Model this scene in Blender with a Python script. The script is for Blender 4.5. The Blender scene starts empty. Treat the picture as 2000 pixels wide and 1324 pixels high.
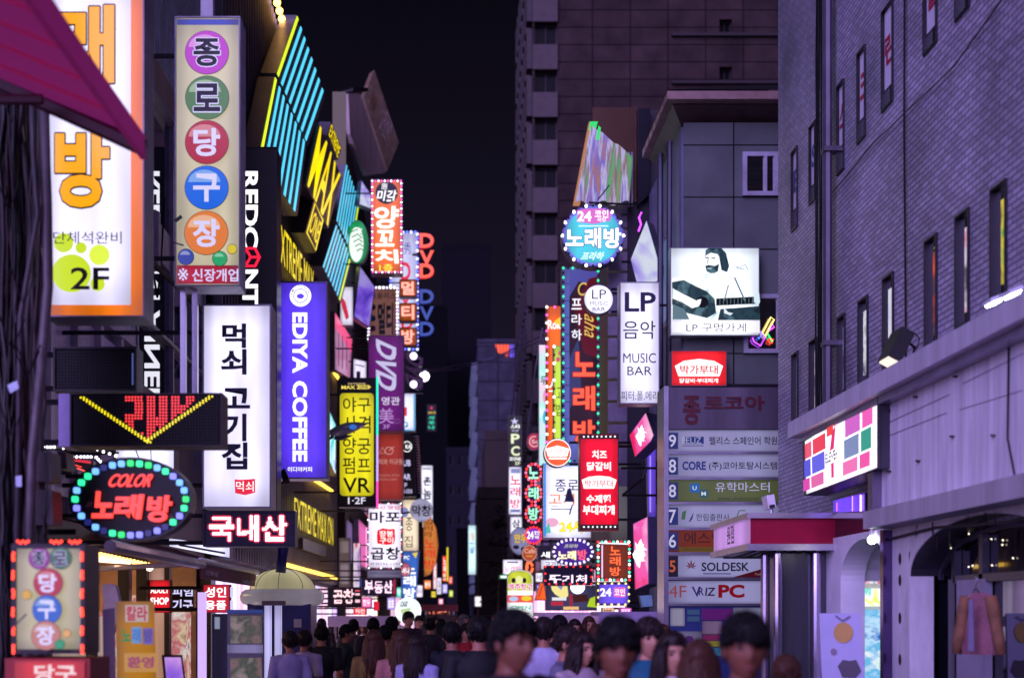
import bpy, math, random
from mathutils import Vector
from bpy_extras import mesh_utils
random.seed(7)
C = bpy.context.scene.collection
SC = bpy.context.scene
# ---------------------------------------------------------------- camera, sky, light, exposure
F, CX, CY, EH = 2600.0, 880.0, 1195.0, 1.75     # focal length (photo px), vanishing point, eye height
cam = bpy.data.cameras.new('camera'); camo = bpy.data.objects.new('camera', cam); C.objects.link(camo)
camo.location = (0, 0, EH); camo.rotation_euler = (math.radians(90), 0, 0)
cam.sensor_width = 36; cam.lens = F / 2000 * 36
cam.shift_x = (1000 - CX) / 2000; cam.shift_y = (CY - 662) / 2000
cam.clip_start = 0.1; cam.clip_end = 2000
cam.dof.use_dof = True; cam.dof.focus_distance = 16.5; cam.dof.aperture_fstop = 1.25
SC.camera = camo
world = bpy.data.worlds.new('World'); SC.world = world; world.use_nodes = True
wn = world.node_tree; bg = wn.nodes['Background']
sky = wn.nodes.new('ShaderNodeTexSky'); sky.sky_type = 'NISHITA'; sky.sun_disc = False
sky.sun_elevation = math.radians(-7); sky.sun_rotation = math.radians(160)
add = wn.nodes.new('ShaderNodeMixRGB'); add.blend_type = 'ADD'; add.inputs[0].default_value = 1
wtc = wn.nodes.new('ShaderNodeTexCoord'); wsp = wn.nodes.new('ShaderNodeSeparateXYZ'); wr = wn.nodes.new('ShaderNodeValToRGB')   # city glow low over the roofs
wr.color_ramp.elements[0].color = (.30, .22, .55, 1); wr.color_ramp.elements[1].color = (.06, .05, .12, 1); wr.color_ramp.elements[1].position = .42
wn.links.new(wtc.outputs['Generated'], wsp.inputs[0]); wn.links.new(wsp.outputs[2], wr.inputs[0]); wn.links.new(wr.outputs[0], add.inputs[2])
wn.links.new(sky.outputs[0], add.inputs[1]); wn.links.new(add.outputs[0], bg.inputs[0]); bg.inputs[1].default_value = 0.05
sun = bpy.data.lights.new('street_glow_fill', 'SUN'); sun.energy = 4.4; sun.angle = math.radians(60); sun.color = (0.53, 0.41, 1.0)
suno = bpy.data.objects.new('street_glow_fill', sun); C.objects.link(suno); suno.rotation_euler = Vector((-.5, -.78, .36)).to_track_quat('Z', 'Y').to_euler()   # added fill lamp standing in for the lit street behind the camera
SC.view_settings.view_transform = 'Standard'; SC.view_settings.look = 'None'; SC.view_settings.exposure = 0; SC.view_settings.gamma = 1
SC.cycles.use_denoising = True; SC.cycles.max_bounces = 6; SC.cycles.sample_clamp_indirect = 4
SC.cycles.use_adaptive_sampling = True; SC.cycles.adaptive_threshold = 0.012

# ---------------------------------------------------------------- materials
_M = {}
def lin(h):
    h = h.lstrip('#'); o = []
    for i in (0, 2, 4):
        c = int(h[i:i+2], 16) / 255; o.append(c / 12.92 if c <= .04045 else ((c + .055) / 1.055) ** 2.4)
    return (o[0], o[1], o[2], 1)
def _new(name):
    m = bpy.data.materials.new(name); m.use_nodes = True
    return m, m.node_tree, m.node_tree.nodes['Principled BSDF']
def em(h, s=1.0, un=0.0, samp=False):
    """something that gives off light: a lightbox face, a tube, LED lettering"""
    k = ('em', h, s, un, samp)
    if k in _M: return _M[k]
    m, nt, b = _new('lit_' + h.lstrip('#'))
    c = lin(h); b.inputs['Base Color'].default_value = (c[0]*.05, c[1]*.05, c[2]*.05, 1); b.inputs['Roughness'].default_value = .3
    b.inputs['Emission Color'].default_value = c; b.inputs['Emission Strength'].default_value = s
    if un:
        tc = nt.nodes.new('ShaderNodeTexCoord'); mp = nt.nodes.new('ShaderNodeMapping'); mp.inputs['Scale'].default_value = (2.4, 2.4, .5)
        n = nt.nodes.new('ShaderNodeTexNoise'); n.inputs['Scale'].default_value = 1.5; n.inputs['Detail'].default_value = 2
        r = nt.nodes.new('ShaderNodeMapRange'); r.inputs[1].default_value = .3; r.inputs[2].default_value = .7
        r.inputs[3].default_value = s * (1 - un); r.inputs[4].default_value = s * (1 + un)
        oi = nt.nodes.new('ShaderNodeObjectInfo'); vm = nt.nodes.new('ShaderNodeVectorMath'); vm.operation = 'SCALE'; vm.inputs[0].default_value = (31, 17, 23)
        nt.links.new(oi.outputs['Random'], vm.inputs['Scale']); nt.links.new(vm.outputs[0], mp.inputs['Location'])
        nt.links.new(tc.outputs['Object'], mp.inputs[0]); nt.links.new(mp.outputs[0], n.inputs[0]); nt.links.new(n.outputs[0], r.inputs[0])
        if samp:   # a lightbox is dimmer along its rim, away from the tubes inside
            sp = nt.nodes.new('ShaderNodeSeparateXYZ'); nt.links.new(tc.outputs['Generated'], sp.inputs[0]); last = None
            for ax in range(3):
                p = nt.nodes.new('ShaderNodeMath'); p.operation = 'PINGPONG'; p.inputs[1].default_value = .5; nt.links.new(sp.outputs[ax], p.inputs[0])
                q = nt.nodes.new('ShaderNodeMapRange'); q.interpolation_type = 'SMOOTHSTEP'; q.inputs[2].default_value = (.26, .26, .14)[ax]; q.inputs[3].default_value = .66 if ax < 2 else .7; q.inputs[4].default_value = 1.04
                nt.links.new(p.outputs[0], q.inputs[0])
                if last:
                    mu = nt.nodes.new('ShaderNodeMath'); mu.operation = 'MULTIPLY'; nt.links.new(last, mu.inputs[0]); nt.links.new(q.outputs[0], mu.inputs[1]); last = mu.outputs[0]
                else: last = q.outputs[0]
            mu = nt.nodes.new('ShaderNodeMath'); mu.operation = 'MULTIPLY'; nt.links.new(last, mu.inputs[0]); nt.links.new(r.outputs[0], mu.inputs[1]); nt.links.new(mu.outputs[0], b.inputs['Emission Strength'])
        else: nt.links.new(r.outputs[0], b.inputs['Emission Strength'])
    if not samp: m.cycles.emission_sampling = 'NONE'
    _M[k] = m; return m
def face(h, s=1.0, un=.16): return em(h, s, un, True)
def mt(h, rough=.6, metal=0.0, var=.25, sc=3.0, bump=0.0, streak=False, spec=.5):
    k = ('mt', h, rough, metal, var, sc, bump, streak, spec)
    if k in _M: return _M[k]
    m, nt, b = _new('surface_' + h.lstrip('#'))
    c = lin(h); b.inputs['Roughness'].default_value = rough; b.inputs['Metallic'].default_value = metal
    b.inputs['Specular IOR Level'].default_value = spec
    tc = nt.nodes.new('ShaderNodeTexCoord'); mp = nt.nodes.new('ShaderNodeMapping')
    if streak: mp.inputs['Scale'].default_value = (3, 3, .25)
    n = nt.nodes.new('ShaderNodeTexNoise'); n.inputs['Scale'].default_value = sc; n.inputs['Detail'].default_value = 6; n.inputs['Roughness'].default_value = .65
    r = nt.nodes.new('ShaderNodeValToRGB'); e = r.color_ramp.elements
    e[0].position = .3; e[1].position = .72
    e[0].color = tuple(max(0, x * (1 - var)) for x in c[:3]) + (1,); e[1].color = tuple(min(1, x * (1 + var)) for x in c[:3]) + (1,)
    L = nt.links.new
    L(tc.outputs['Object'], mp.inputs[0]); L(mp.outputs[0], n.inputs[0]); L(n.outputs[0], r.inputs[0]); L(r.outputs[0], b.inputs['Base Color'])
    if bump:
        n2 = nt.nodes.new('ShaderNodeTexNoise'); n2.inputs['Scale'].default_value = sc * 12; n2.inputs['Detail'].default_value = 5
        bp = nt.nodes.new('ShaderNodeBump'); bp.inputs['Strength'].default_value = bump; bp.inputs['Distance'].default_value = .02
        L(tc.outputs['Object'], n2.inputs[0]); L(n2.outputs[0], bp.inputs['Height']); L(bp.outputs[0], b.inputs['Normal'])
    _M[k] = m; return m
def brick(h1, h2, hm, axes, bw, bh, mortar=.012, rough=.55, bump=.6, name='brickwork', offset=.5, spec=.5):
    """masonry or panel joints laid over world metres; axes picks which two coordinates run along and up the wall"""
    m, nt, b = _new(name); L = nt.links.new
    tc = nt.nodes.new('ShaderNodeTexCoord'); sp = nt.nodes.new('ShaderNodeSeparateXYZ'); cb = nt.nodes.new('ShaderNodeCombineXYZ')
    L(tc.outputs['Object'], sp.inputs[0]); L(sp.outputs[axes[0]], cb.inputs[0]); L(sp.outputs[axes[1]], cb.inputs[1])
    t = nt.nodes.new('ShaderNodeTexBrick'); t.inputs['Color1'].default_value = lin(h1); t.inputs['Color2'].default_value = lin(h2)
    t.inputs['Mortar'].default_value = lin(hm); t.inputs['Scale'].default_value = 1; t.inputs['Mortar Size'].default_value = mortar
    t.inputs['Brick Width'].default_value = bw; t.inputs['Row Height'].default_value = bh; t.inputs['Mortar Smooth'].default_value = .2; t.offset = offset
    L(cb.outputs[0], t.inputs[0])
    n = nt.nodes.new('ShaderNodeTexNoise'); n.inputs['Scale'].default_value = .9; n.inputs['Detail'].default_value = 8
    L(tc.outputs['Object'], n.inputs[0])
    mr = nt.nodes.new('ShaderNodeMapRange'); mr.inputs[1].default_value = .3; mr.inputs[2].default_value = .7; mr.inputs[3].default_value = .6; mr.inputs[4].default_value = 1.25
    L(n.outputs[0], mr.inputs[0])
    mx = nt.nodes.new('ShaderNodeMixRGB'); mx.blend_type = 'MULTIPLY'; mx.inputs[0].default_value = 1
    L(t.outputs[0], mx.inputs[1]); L(mr.outputs[0], mx.inputs[2]); L(mx.outputs[0], b.inputs['Base Color'])
    iv = nt.nodes.new('ShaderNodeMath'); iv.operation = 'SUBTRACT'; iv.inputs[0].default_value = 1; L(t.outputs['Fac'], iv.inputs[1])
    bp = nt.nodes.new('ShaderNodeBump'); bp.inputs['Strength'].default_value = bump; bp.inputs['Distance'].default_value = .015
    L(iv.outputs[0], bp.inputs['Height']); L(bp.outputs[0], b.inputs['Normal']); b.inputs['Roughness'].default_value = rough; b.inputs['Specular IOR Level'].default_value = spec
    return m
def peeling(h, hr, name):
    """old paint with rust stains and runs"""
    m, nt, b = _new(name); L = nt.links.new
    tc = nt.nodes.new('ShaderNodeTexCoord'); mp = nt.nodes.new('ShaderNodeMapping'); mp.inputs['Scale'].default_value = (3, 3, .8)
    n = nt.nodes.new('ShaderNodeTexNoise'); n.inputs['Scale'].default_value = 2.2; n.inputs['Detail'].default_value = 9; n.inputs['Roughness'].default_value = .7
    r = nt.nodes.new('ShaderNodeValToRGB'); e = r.color_ramp.elements; c = lin(h)
    e[0].position = .27; e[0].color = lin(hr); e[1].position = .36; e[1].color = tuple(x*.75 for x in c[:3]) + (1,)
    x = e.new(.62); x.color = c
    L(tc.outputs['Object'], mp.inputs[0]); L(mp.outputs[0], n.inputs[0]); L(n.outputs[0], r.inputs[0]); L(r.outputs[0], b.inputs['Base Color'])
    bp = nt.nodes.new('ShaderNodeBump'); bp.inputs['Strength'].default_value = .25; bp.inputs['Distance'].default_value = .02
    L(n.outputs[0], bp.inputs['Height']); L(bp.outputs[0], b.inputs['Normal']); b.inputs['Roughness'].default_value = .5
    return m
def ledwall(cols, s, scale, name, stretch=(1, 1, 1), dist=.5):
    """a lit screen or holographic panel of shifting colours"""
    m, nt, b = _new(name); L = nt.links.new
    tc = nt.nodes.new('ShaderNodeTexCoord'); mp = nt.nodes.new('ShaderNodeMapping'); mp.inputs['Scale'].default_value = stretch
    n = nt.nodes.new('ShaderNodeTexNoise'); n.inputs['Scale'].default_value = scale; n.inputs['Detail'].default_value = 4; n.inputs['Distortion'].default_value = dist
    r = nt.nodes.new('ShaderNodeValToRGB'); e = r.color_ramp.elements
    for i, h in enumerate(cols):
        p = .3 + .42 * i / (len(cols) - 1)
        if i < 2: x = e[i]; x.position = p
        else: x = e.new(p)
        x.color = lin(h)
    L(tc.outputs['Object'], mp.inputs[0]); L(mp.outputs[0], n.inputs[0]); L(n.outputs[0], r.inputs[0])
    L(r.outputs[0], b.inputs['Emission Color']); b.inputs['Emission Strength'].default_value = s
    b.inputs['Base Color'].default_value = (.02, .02, .02, 1); b.inputs['Roughness'].default_value = .25
    return m
def fabric(h, name):
    """awning cloth that lets some light through"""
    m, nt, b = _new(name); c = lin(h); b.inputs['Base Color'].default_value = c; b.inputs['Roughness'].default_value = .8
    t = nt.nodes.new('ShaderNodeBsdfTranslucent'); t.inputs[0].default_value = c; x = nt.nodes.new('ShaderNodeMixShader'); x.inputs[0].default_value = .55
    tc = nt.nodes.new('ShaderNodeTexCoord'); w = nt.nodes.new('ShaderNodeTexNoise'); w.inputs['Scale'].default_value = 9; bp = nt.nodes.new('ShaderNodeBump'); bp.inputs['Strength'].default_value = .3; bp.inputs['Distance'].default_value = .03
    L = nt.links.new; L(tc.outputs['Object'], w.inputs[0]); L(w.outputs[0], bp.inputs['Height']); L(bp.outputs[0], b.inputs['Normal'])
    L(b.outputs[0], x.inputs[1]); L(t.outputs[0], x.inputs[2]); L(x.outputs[0], nt.nodes['Material Output'].inputs[0]); return m
def glass(h='#15131C', rough=.04, name='dark_glass'):
    k = ('gl', h, rough)
    if k in _M: return _M[k]
    m, nt, b = _new(name); b.inputs['Base Color'].default_value = lin(h); b.inputs['Roughness'].default_value = rough
    b.inputs['Specular IOR Level'].default_value = 1.0; b.inputs['Coat Weight'].default_value = 1; b.inputs['Coat Roughness'].default_value = .02; b.inputs['IOR'].default_value = 2.3
    _M[k] = m; return m
WHITE = '#EFECFF'
DARK = mt('#15131A', .6); CAB = mt('#6F6A7C', .45, .3); STEEL = mt('#B9B4C4', .28, .9, .15); BLACK = mt('#08070B', .5); IRON = mt('#242029', .5, .5)

# ---------------------------------------------------------------- mesh helpers
def P(px, py, Y): return Vector(((px - CX) / F * Y, Y, EH + (CY - py) / F * Y))
class Fr:
    """a plane in the street: fr(px, py, d) is the point of it seen at that photo pixel, moved d metres along its normal"""
    def __init__(s, p, n): s.p = Vector(p); s.n = Vector(n).normalized()
    def __call__(s, px, py, d=0.0):
        o = Vector((0, 0, EH)); r = Vector(((px - CX) / F, 1, (CY - py) / F))
        return o + r * ((s.p - o).dot(s.n) / r.dot(s.n)) + s.n * d
def front(Y): return Fr((0, Y, 0), (0, -1, 0))
def side(X): return Fr((X, 0, 0), (-1 if X > 0 else 1, 0, 0))
class MB:
    def __init__(s): s.v = []; s.f = []
    def add(s, vs, fs):
        o = len(s.v); s.v += [Vector(v) for v in vs]; s.f += [tuple(i + o for i in f) for f in fs]; return s
    def poly(s, pts): return s.add(pts, [tuple(range(len(pts)))])
    def solid(s, a, b):
        n = len(a); return s.add(list(a) + list(b), [tuple(range(n)), tuple(range(2*n-1, n-1, -1))] + [(i, i + n, (i+1) % n + n, (i+1) % n) for i in range(n)])
    def prism(s, fr, pts, d0, d1): return s.solid([fr(x, y, d1) for x, y in pts], [fr(x, y, d0) for x, y in pts])
    def ring(s, fr, a, b, d0, d1):
        n = len(a); v = [fr(x, y, d1) for x, y in a] + [fr(x, y, d1) for x, y in b] + [fr(x, y, d0) for x, y in a] + [fr(x, y, d0) for x, y in b]
        f = []
        for i in range(n):
            j = (i + 1) % n
            f += [(i, j, n + j, n + i), (i, 2*n + i, 2*n + j, j), (n + i, n + j, 3*n + j, 3*n + i)]
        return s.add(v, f)
    def box(s, x0, x1, y0, y1, z0, z1):
        return s.solid([(x0, y0, z0), (x1, y0, z0), (x1, y0, z1), (x0, y0, z1)], [(x0, y1, z0), (x1, y1, z0), (x1, y1, z1), (x0, y1, z1)])
    def tube(s, path, r, n=6, r1=None, flat=1.0):
        path = [Vector(p) for p in path]; vs = []; fs = []; m = len(path); up = Vector((.13, .21, .97))
        for i, p in enumerate(path):
            t = (path[min(i+1, m-1)] - path[max(i-1, 0)])
            if t.length < 1e-9: t = Vector((0, 0, 1))
            t.normalize(); u = t.cross(up)
            if u.length < .05: u = t.cross(Vector((1, 0, 0)))
            u.normalize(); w = t.cross(u)
            rr = (r[i] if isinstance(r, (list, tuple)) else (r if r1 is None else r + (r1 - r) * i / (m - 1)))
            for k in range(n):
                a = 2 * math.pi * k / n; vs.append(p + u * (math.cos(a) * rr) + w * (math.sin(a) * rr * flat))
        for i in range(m - 1):
            for k in range(n): fs.append((i*n + k, i*n + (k+1) % n, (i+1)*n + (k+1) % n, (i+1)*n + k))
        fs += [tuple(range(n - 1, -1, -1)), tuple(range((m-1)*n, m*n))]
        return s.add(vs, fs)
    def ball(s, c, r, nu=8, nv=5, sc=(1, 1, 1)):
        c = Vector(c); vs = [c + Vector((0, 0, r * sc[2]))]; fs = []
        for i in range(1, nv):
            ph = math.pi * i / nv
            for k in range(nu):
                a = 2 * math.pi * k / nu; vs.append(c + Vector((r*sc[0]*math.sin(ph)*math.cos(a), r*sc[1]*math.sin(ph)*math.sin(a), r*sc[2]*math.cos(ph))))
        vs.append(c - Vector((0, 0, r * sc[2]))); L = len(vs) - 1
        for k in range(nu):
            fs.append((0, 1 + k, 1 + (k+1) % nu)); q = 1 + (nv-2)*nu; fs.append((L, q + (k+1) % nu, q + k))
        for i in range(nv - 2):
            for k in range(nu): fs.append((1 + i*nu + k, 1 + (i+1)*nu + k, 1 + (i+1)*nu + (k+1) % nu, 1 + i*nu + (k+1) % nu))
        return s.add(vs, fs)
    def stroke(s, fr, pts, w, d, closed=False, th=.0):
        """a flat or raised line of width w px through pixel points"""
        n = len(pts); L = []; R = []
        for i in range(n):
            a = pts[(i-1) % n] if (closed or i > 0) else pts[i]; b = pts[(i+1) % n] if (closed or i < n-1) else pts[i]
            dx, dy = b[0]-a[0], b[1]-a[1]; l = math.hypot(dx, dy) or 1; nx, ny = -dy/l*w/2, dx/l*w/2
            L.append((pts[i][0]+nx, pts[i][1]+ny)); R.append((pts[i][0]-nx, pts[i][1]-ny))
        for i in range(n if closed else n - 1):
            j = (i + 1) % n
            if th: s.prism(fr, [L[i], L[j], R[j], R[i]], d, d + th)
            else: s.poly([fr(x, y, d) for x, y in (L[i], L[j], R[j], R[i])])
        return s
    def build(s, name, mat, parent=None, smooth=False, label=None, loc=None):
        me = bpy.data.meshes.new(name); o = bpy.data.objects.new(name, me); C.objects.link(o)
        org = Vector(loc) if loc is not None else (ROOTS.get(parent.name, Vector((0, 0, 0))) if parent else Vector((0, 0, 0)))
        me.from_pydata([v - org for v in s.v], [], s.f); me.update()
        if smooth: me.polygons.foreach_set('use_smooth', [True] * len(me.polygons))
        if mat: me.materials.append(mat)
        if parent: o.parent = parent
        else: o.location = org
        ROOTS[o.name] = org
        if label: o['label'] = label
        return o
ROOTS = {}
def tag(o, label, cat, group=None):
    o['label'] = label; o['category'] = cat
    if group: o['group'] = group
    return o
def thing(name, label, cat, loc, group=None):
    o = bpy.data.objects.new(name, None); C.objects.link(o); o.location = loc; o.empty_display_size = .2
    ROOTS[o.name] = Vector(loc); return tag(o, label, cat, group)
def struct(o): o['kind'] = 'structure'; return o
def rect(x0, y0, x1, y1): return [(x0, y0), (x1, y0), (x1, y1), (x0, y1)]
def ell(cx, cy, rx, ry, n=40): return [(cx + rx*math.cos(2*math.pi*i/n), cy + ry*math.sin(2*math.pi*i/n)) for i in range(n)]
def rrect(x0, y0, x1, y1, r, n=5):
    o = []
    for cx, cy, a in ((x1-r, y0+r, -90), (x1-r, y1-r, 0), (x0+r, y1-r, 90), (x0+r, y0+r, 180)):
        for i in range(n + 1): t = math.radians(a + 90*i/n); o.append((cx + r*math.cos(t), cy + r*math.sin(t)))
    return o
def inset(pts, w):
    xs = [p[0] for p in pts]; ys = [p[1] for p in pts]; cx = (min(xs)+max(xs))/2; cy = (min(ys)+max(ys))/2
    hx = (max(xs)-min(xs))/2; hy = (max(ys)-min(ys))/2
    return [(cx + (x-cx)*(hx-w)/hx, cy + (y-cy)*(hy-w)/hy) for x, y in pts]
def along(pts, n, closed=True):
    q = list(pts) + ([pts[0]] if closed else []); ls = [math.hypot(q[i+1][0]-q[i][0], q[i+1][1]-q[i][1]) for i in range(len(q)-1)]
    T = sum(ls); out = []
    for k in range(n):
        t = T * k / (n if closed else n - 1); i = 0
        while i < len(ls) - 1 and t > ls[i]: t -= ls[i]; i += 1
        u = t / ls[i] if ls[i] else 0; out.append((q[i][0] + (q[i+1][0]-q[i][0])*u, q[i][1] + (q[i+1][1]-q[i][1])*u))
    return out
# ---------------------------------------------------------------- lettering
_G = {}
def glyphs(txt, bold):
    k = (txt, bold)
    if k not in _G:
        cu = bpy.data.curves.new('lettering', 'FONT'); cu.body = txt; cu.offset = bold; cu.resolution_u = 3
        ob = bpy.data.objects.new('lettering', cu); me = bpy.data.meshes.new_from_object(ob)
        v = [(a.co.x, a.co.y) for a in me.vertices]; f = [tuple(p.vertices) for p in me.polygons]
        bpy.data.objects.remove(ob); bpy.data.curves.remove(cu); bpy.data.meshes.remove(me)
        x0 = min(a[0] for a in v); x1 = max(a[0] for a in v); y0 = min(a[1] for a in v); y1 = max(a[1] for a in v)
        _G[k] = ([(a[0]-x0, a[1]-y0) for a in v], f, x1-x0, y1-y0)
    return _G[k]
def put_text(mb, fr, txt, box, d, bold=.02, dil=0, th=0, rot=0, sh=0, flip=False):
    """write txt into a pixel box (or four pixel corners TL TR BR BL) of plane fr; dil fattens it all round"""
    v, f, w, h = glyphs(txt, bold); pts = rect(*box) if not isinstance(box[0], (tuple, list)) else box
    TL, TR, BR, BL = [fr(x, y) for x, y in pts]; n = fr.n
    def at(x, y, dd):
        u, q = x / w, y / h
        u = (u + sh * q) / (1 + abs(sh)) + (abs(sh)/(1+abs(sh)) if sh < 0 else 0)
        if flip: u = 1 - u
        if rot: u, q = q, 1 - u
        return BL.lerp(BR, u).lerp(TL.lerp(TR, u), q) + n * dd
    offs = [(0, 0)] if not dil else [(dil*math.cos(a*math.pi/6), dil*math.sin(a*math.pi/6)) for a in range(12)]
    for k, (ox, oy) in enumerate(offs):
        dd = d + th - k * .0002
        mb.add([at(x+ox, y+oy, dd) for x, y in v], f)
        if th and k == 0:
            cnt = {}
            for q in f:
                for i in range(len(q)):
                    e = (q[i], q[(i+1) % len(q)]); key = (min(e), max(e)); cnt[key] = cnt.get(key, 0) + 1
            for (a, b), c in cnt.items():
                if c == 1: mb.add([at(*v[a], d), at(*v[b], d), at(*v[b], dd), at(*v[a], dd)], [(0, 1, 2, 3)])
def inside(txt, bold):
    v, f, w, h = glyphs(txt, bold); T = []
    for q in f:
        for i in range(1, len(q) - 1): T.append((v[q[0]], v[q[i]], v[q[i+1]]))
    def t(u, q):
        x, y = u * w, q * h
        for a, b, c in T:
            s1 = (b[0]-a[0])*(y-a[1]) - (b[1]-a[1])*(x-a[0]); s2 = (c[0]-b[0])*(y-b[1]) - (c[1]-b[1])*(x-b[0]); s3 = (a[0]-c[0])*(y-c[1]) - (a[1]-c[1])*(x-c[0])
            if (s1 >= 0 and s2 >= 0 and s3 >= 0) or (s1 <= 0 and s2 <= 0 and s3 <= 0): return True
        return False
    return t
def dots(mb, fr, pts, r, d):
    for x, y in pts: mb.prism(fr, ell(x, y, r, r, 6), d, d + .006)

# ---------------------------------------------------------------- signs
def sign(name, label, cat, box, Y, fm, items, depth=.18, cab=CAB, fw=3, group=None, br=None, fr=None, frame=None, parts=None):
    fr = fr or front(Y); pts = rect(*box) if not isinstance(box[0], (tuple, list)) else list(box)
    xs = [p[0] for p in pts]; ys = [p[1] for p in pts]
    base = fr((min(xs)+max(xs))/2, max(ys)); root = thing(name, label, cat, base, group)
    MB().prism(fr, pts, -depth, 0).build('cabinet', cab, root)
    ins = inset(pts, fw) if fw else pts
    if fw: MB().ring(fr, pts, ins, -.004, .022).build('frame', frame or cab, root)
    MB().poly([fr(x, y, .004) for x, y in ins]).build('face_panel', fm, root)
    if br is not None:
        sgn = 1 if br > 0 else -1; ex = max(xs) if br > 0 else min(xs)
        for t in (.12, .88):
            b = MB()
            p = fr(ex, min(ys) + (max(ys)-min(ys))*t, -depth/2); p.x -= .03*sgn
            b.tube([p, (br, p.y, p.z)], .022); b.build('bracket', IRON, root)
    decorate(root, fr, items); return root
_B = {}
def bulb(root, p, r, m):
    """one small bulb of a chaser border: an object of its own, its mesh shared"""
    k = (r, m.name)
    if k not in _B:
        b = MB().ball((0, 0, 0), r, 7, 5); me = bpy.data.meshes.new('bulb'); me.from_pydata(b.v, [], b.f); me.update(); me.polygons.foreach_set('use_smooth', [True]*len(me.polygons)); me.materials.append(m); _B[k] = me
    o = bpy.data.objects.new('bulb', _B[k]); C.objects.link(o); o.parent = root; o.location = p - ROOTS[root.name]; return o
def decorate(root, fr, items, d=.008):
    acc = {}; order = []; num = [0]
    def get(nm, m):
        k = (nm, m.name, num[0] if nm not in ('line', 'bulb_dot', 'wave', 'fret') else -1)
        if k not in acc: acc[k] = (MB(), nm, m); order.append(k)
        return acc[k][0]
    for it in items:
        num[0] += 1
        k = it[0]
        if k == 'T':
            _, txt, x0, y0, x1, y1, m = it[:7]; o = it[7] if len(it) > 7 else {}
            o = dict(o); ol = o.pop('ol', None); nm = o.pop('n', 'lettering')
            if ol:
                oo = dict(o); oo['dil'] = ol[1]; oo['th'] = 0; put_text(get('letter_outline', ol[0]), fr, txt, (x0, y0, x1, y1), d, **oo); d += .003
            put_text(get(nm, m), fr, txt, (x0, y0, x1, y1), d, **o)
        elif k == 'V':
            _, txt, x0, y0, x1, y1, m = it[:7]; o = dict(it[7]) if len(it) > 7 else {}
            gap = o.pop('gap', .14); ol = o.pop('ol', None); n = len(txt); st = (y1 - y0) / (n - gap); d2 = d + (.003 if ol else 0)
            for i, ch in enumerate(txt):
                if ch == ' ': continue
                bx = (x0, y0 + i*st, x1, y0 + i*st + st*(1-gap))
                if ol: oo = dict(o); oo['dil'] = ol[1]; oo['th'] = 0; put_text(get('letter_outline', ol[0]), fr, ch, bx, d, **oo)
                put_text(get('lettering', m), fr, ch, bx, d2, **o)
            d = d2
        elif k == 'Q':   # text in a pixel quad
            _, txt, q, m = it[:4]; o = dict(it[4]) if len(it) > 4 else {}
            put_text(get('lettering', m), fr, txt, q, d, **o)
        elif k == 'R': get(it[6] if len(it) > 6 else 'panel', it[5]).poly([fr(x, y, d) for x, y in rect(*it[1:5])])
        elif k == 'E': get(it[6] if len(it) > 6 else 'disc', it[5]).poly([fr(x, y, d) for x, y in ell(*it[1:5])])
        elif k == 'P': get(it[3] if len(it) > 3 else 'emblem', it[2]).poly([fr(x, y, d) for x, y in it[1]])
        elif k == 'L':
            o = it[4] if len(it) > 4 else {}
            get(o.get('n', 'line'), it[3]).stroke(fr, it[1], it[2], d, o.get('c', False), o.get('th', 0))
        elif k == 'B':   # bulbs along a closed pixel path
            _, path, n, r, mats = it[:5]
            for i, (x, y) in enumerate(along(path, n, True)): bulb(root, fr(x, y, .02), r, mats[i % len(mats)])
        elif k == 'G':   # LED dot lettering
            _, txt, x0, y0, x1, y1, m, sp, r = it[:9]; t = inside(txt, .03); pts = []
            nx = max(2, round((x1-x0)/sp)); ny = max(2, round((y1-y0)/sp))
            for a in range(nx):
                for b in range(ny):
                    if t((a+.5)/nx, (b+.5)/ny): pts.append((x0+(a+.5)*(x1-x0)/nx, y1-(b+.5)*(y1-y0)/ny))
            dots(get('led_dot', m), fr, pts, r, d)
        d += .003
    for k in order: acc[k][0].build(acc[k][1], acc[k][2], root)
# ================================================================ SETTING
def sheet(name, x0, x1, y0, y1, z, m):
    return struct(MB().poly([(x0, y0, z), (x1, y0, z), (x1, y1, z), (x0, y1, z)]).build(name, m))
sheet('ground', -900, 900, -60, 1500, 0, mt('#2A2830', .7, 0, .3, 1.5, .2))
sheet('street', -2.9, 2.9, -40, 200, .004, mt('#34313A', .42, 0, .35, 1.2, .25))
for nm, a, b in (('pavement', -6, -2.9), ('pavement', 2.9, 6)):
    struct(MB().box(a, b, -40, 200, .0, .05).build(nm, brick('#4B4852', '#403D47', '#1E1C22', (0, 1), .4, .2, .008, .5, .3, 'paving')))

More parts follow.
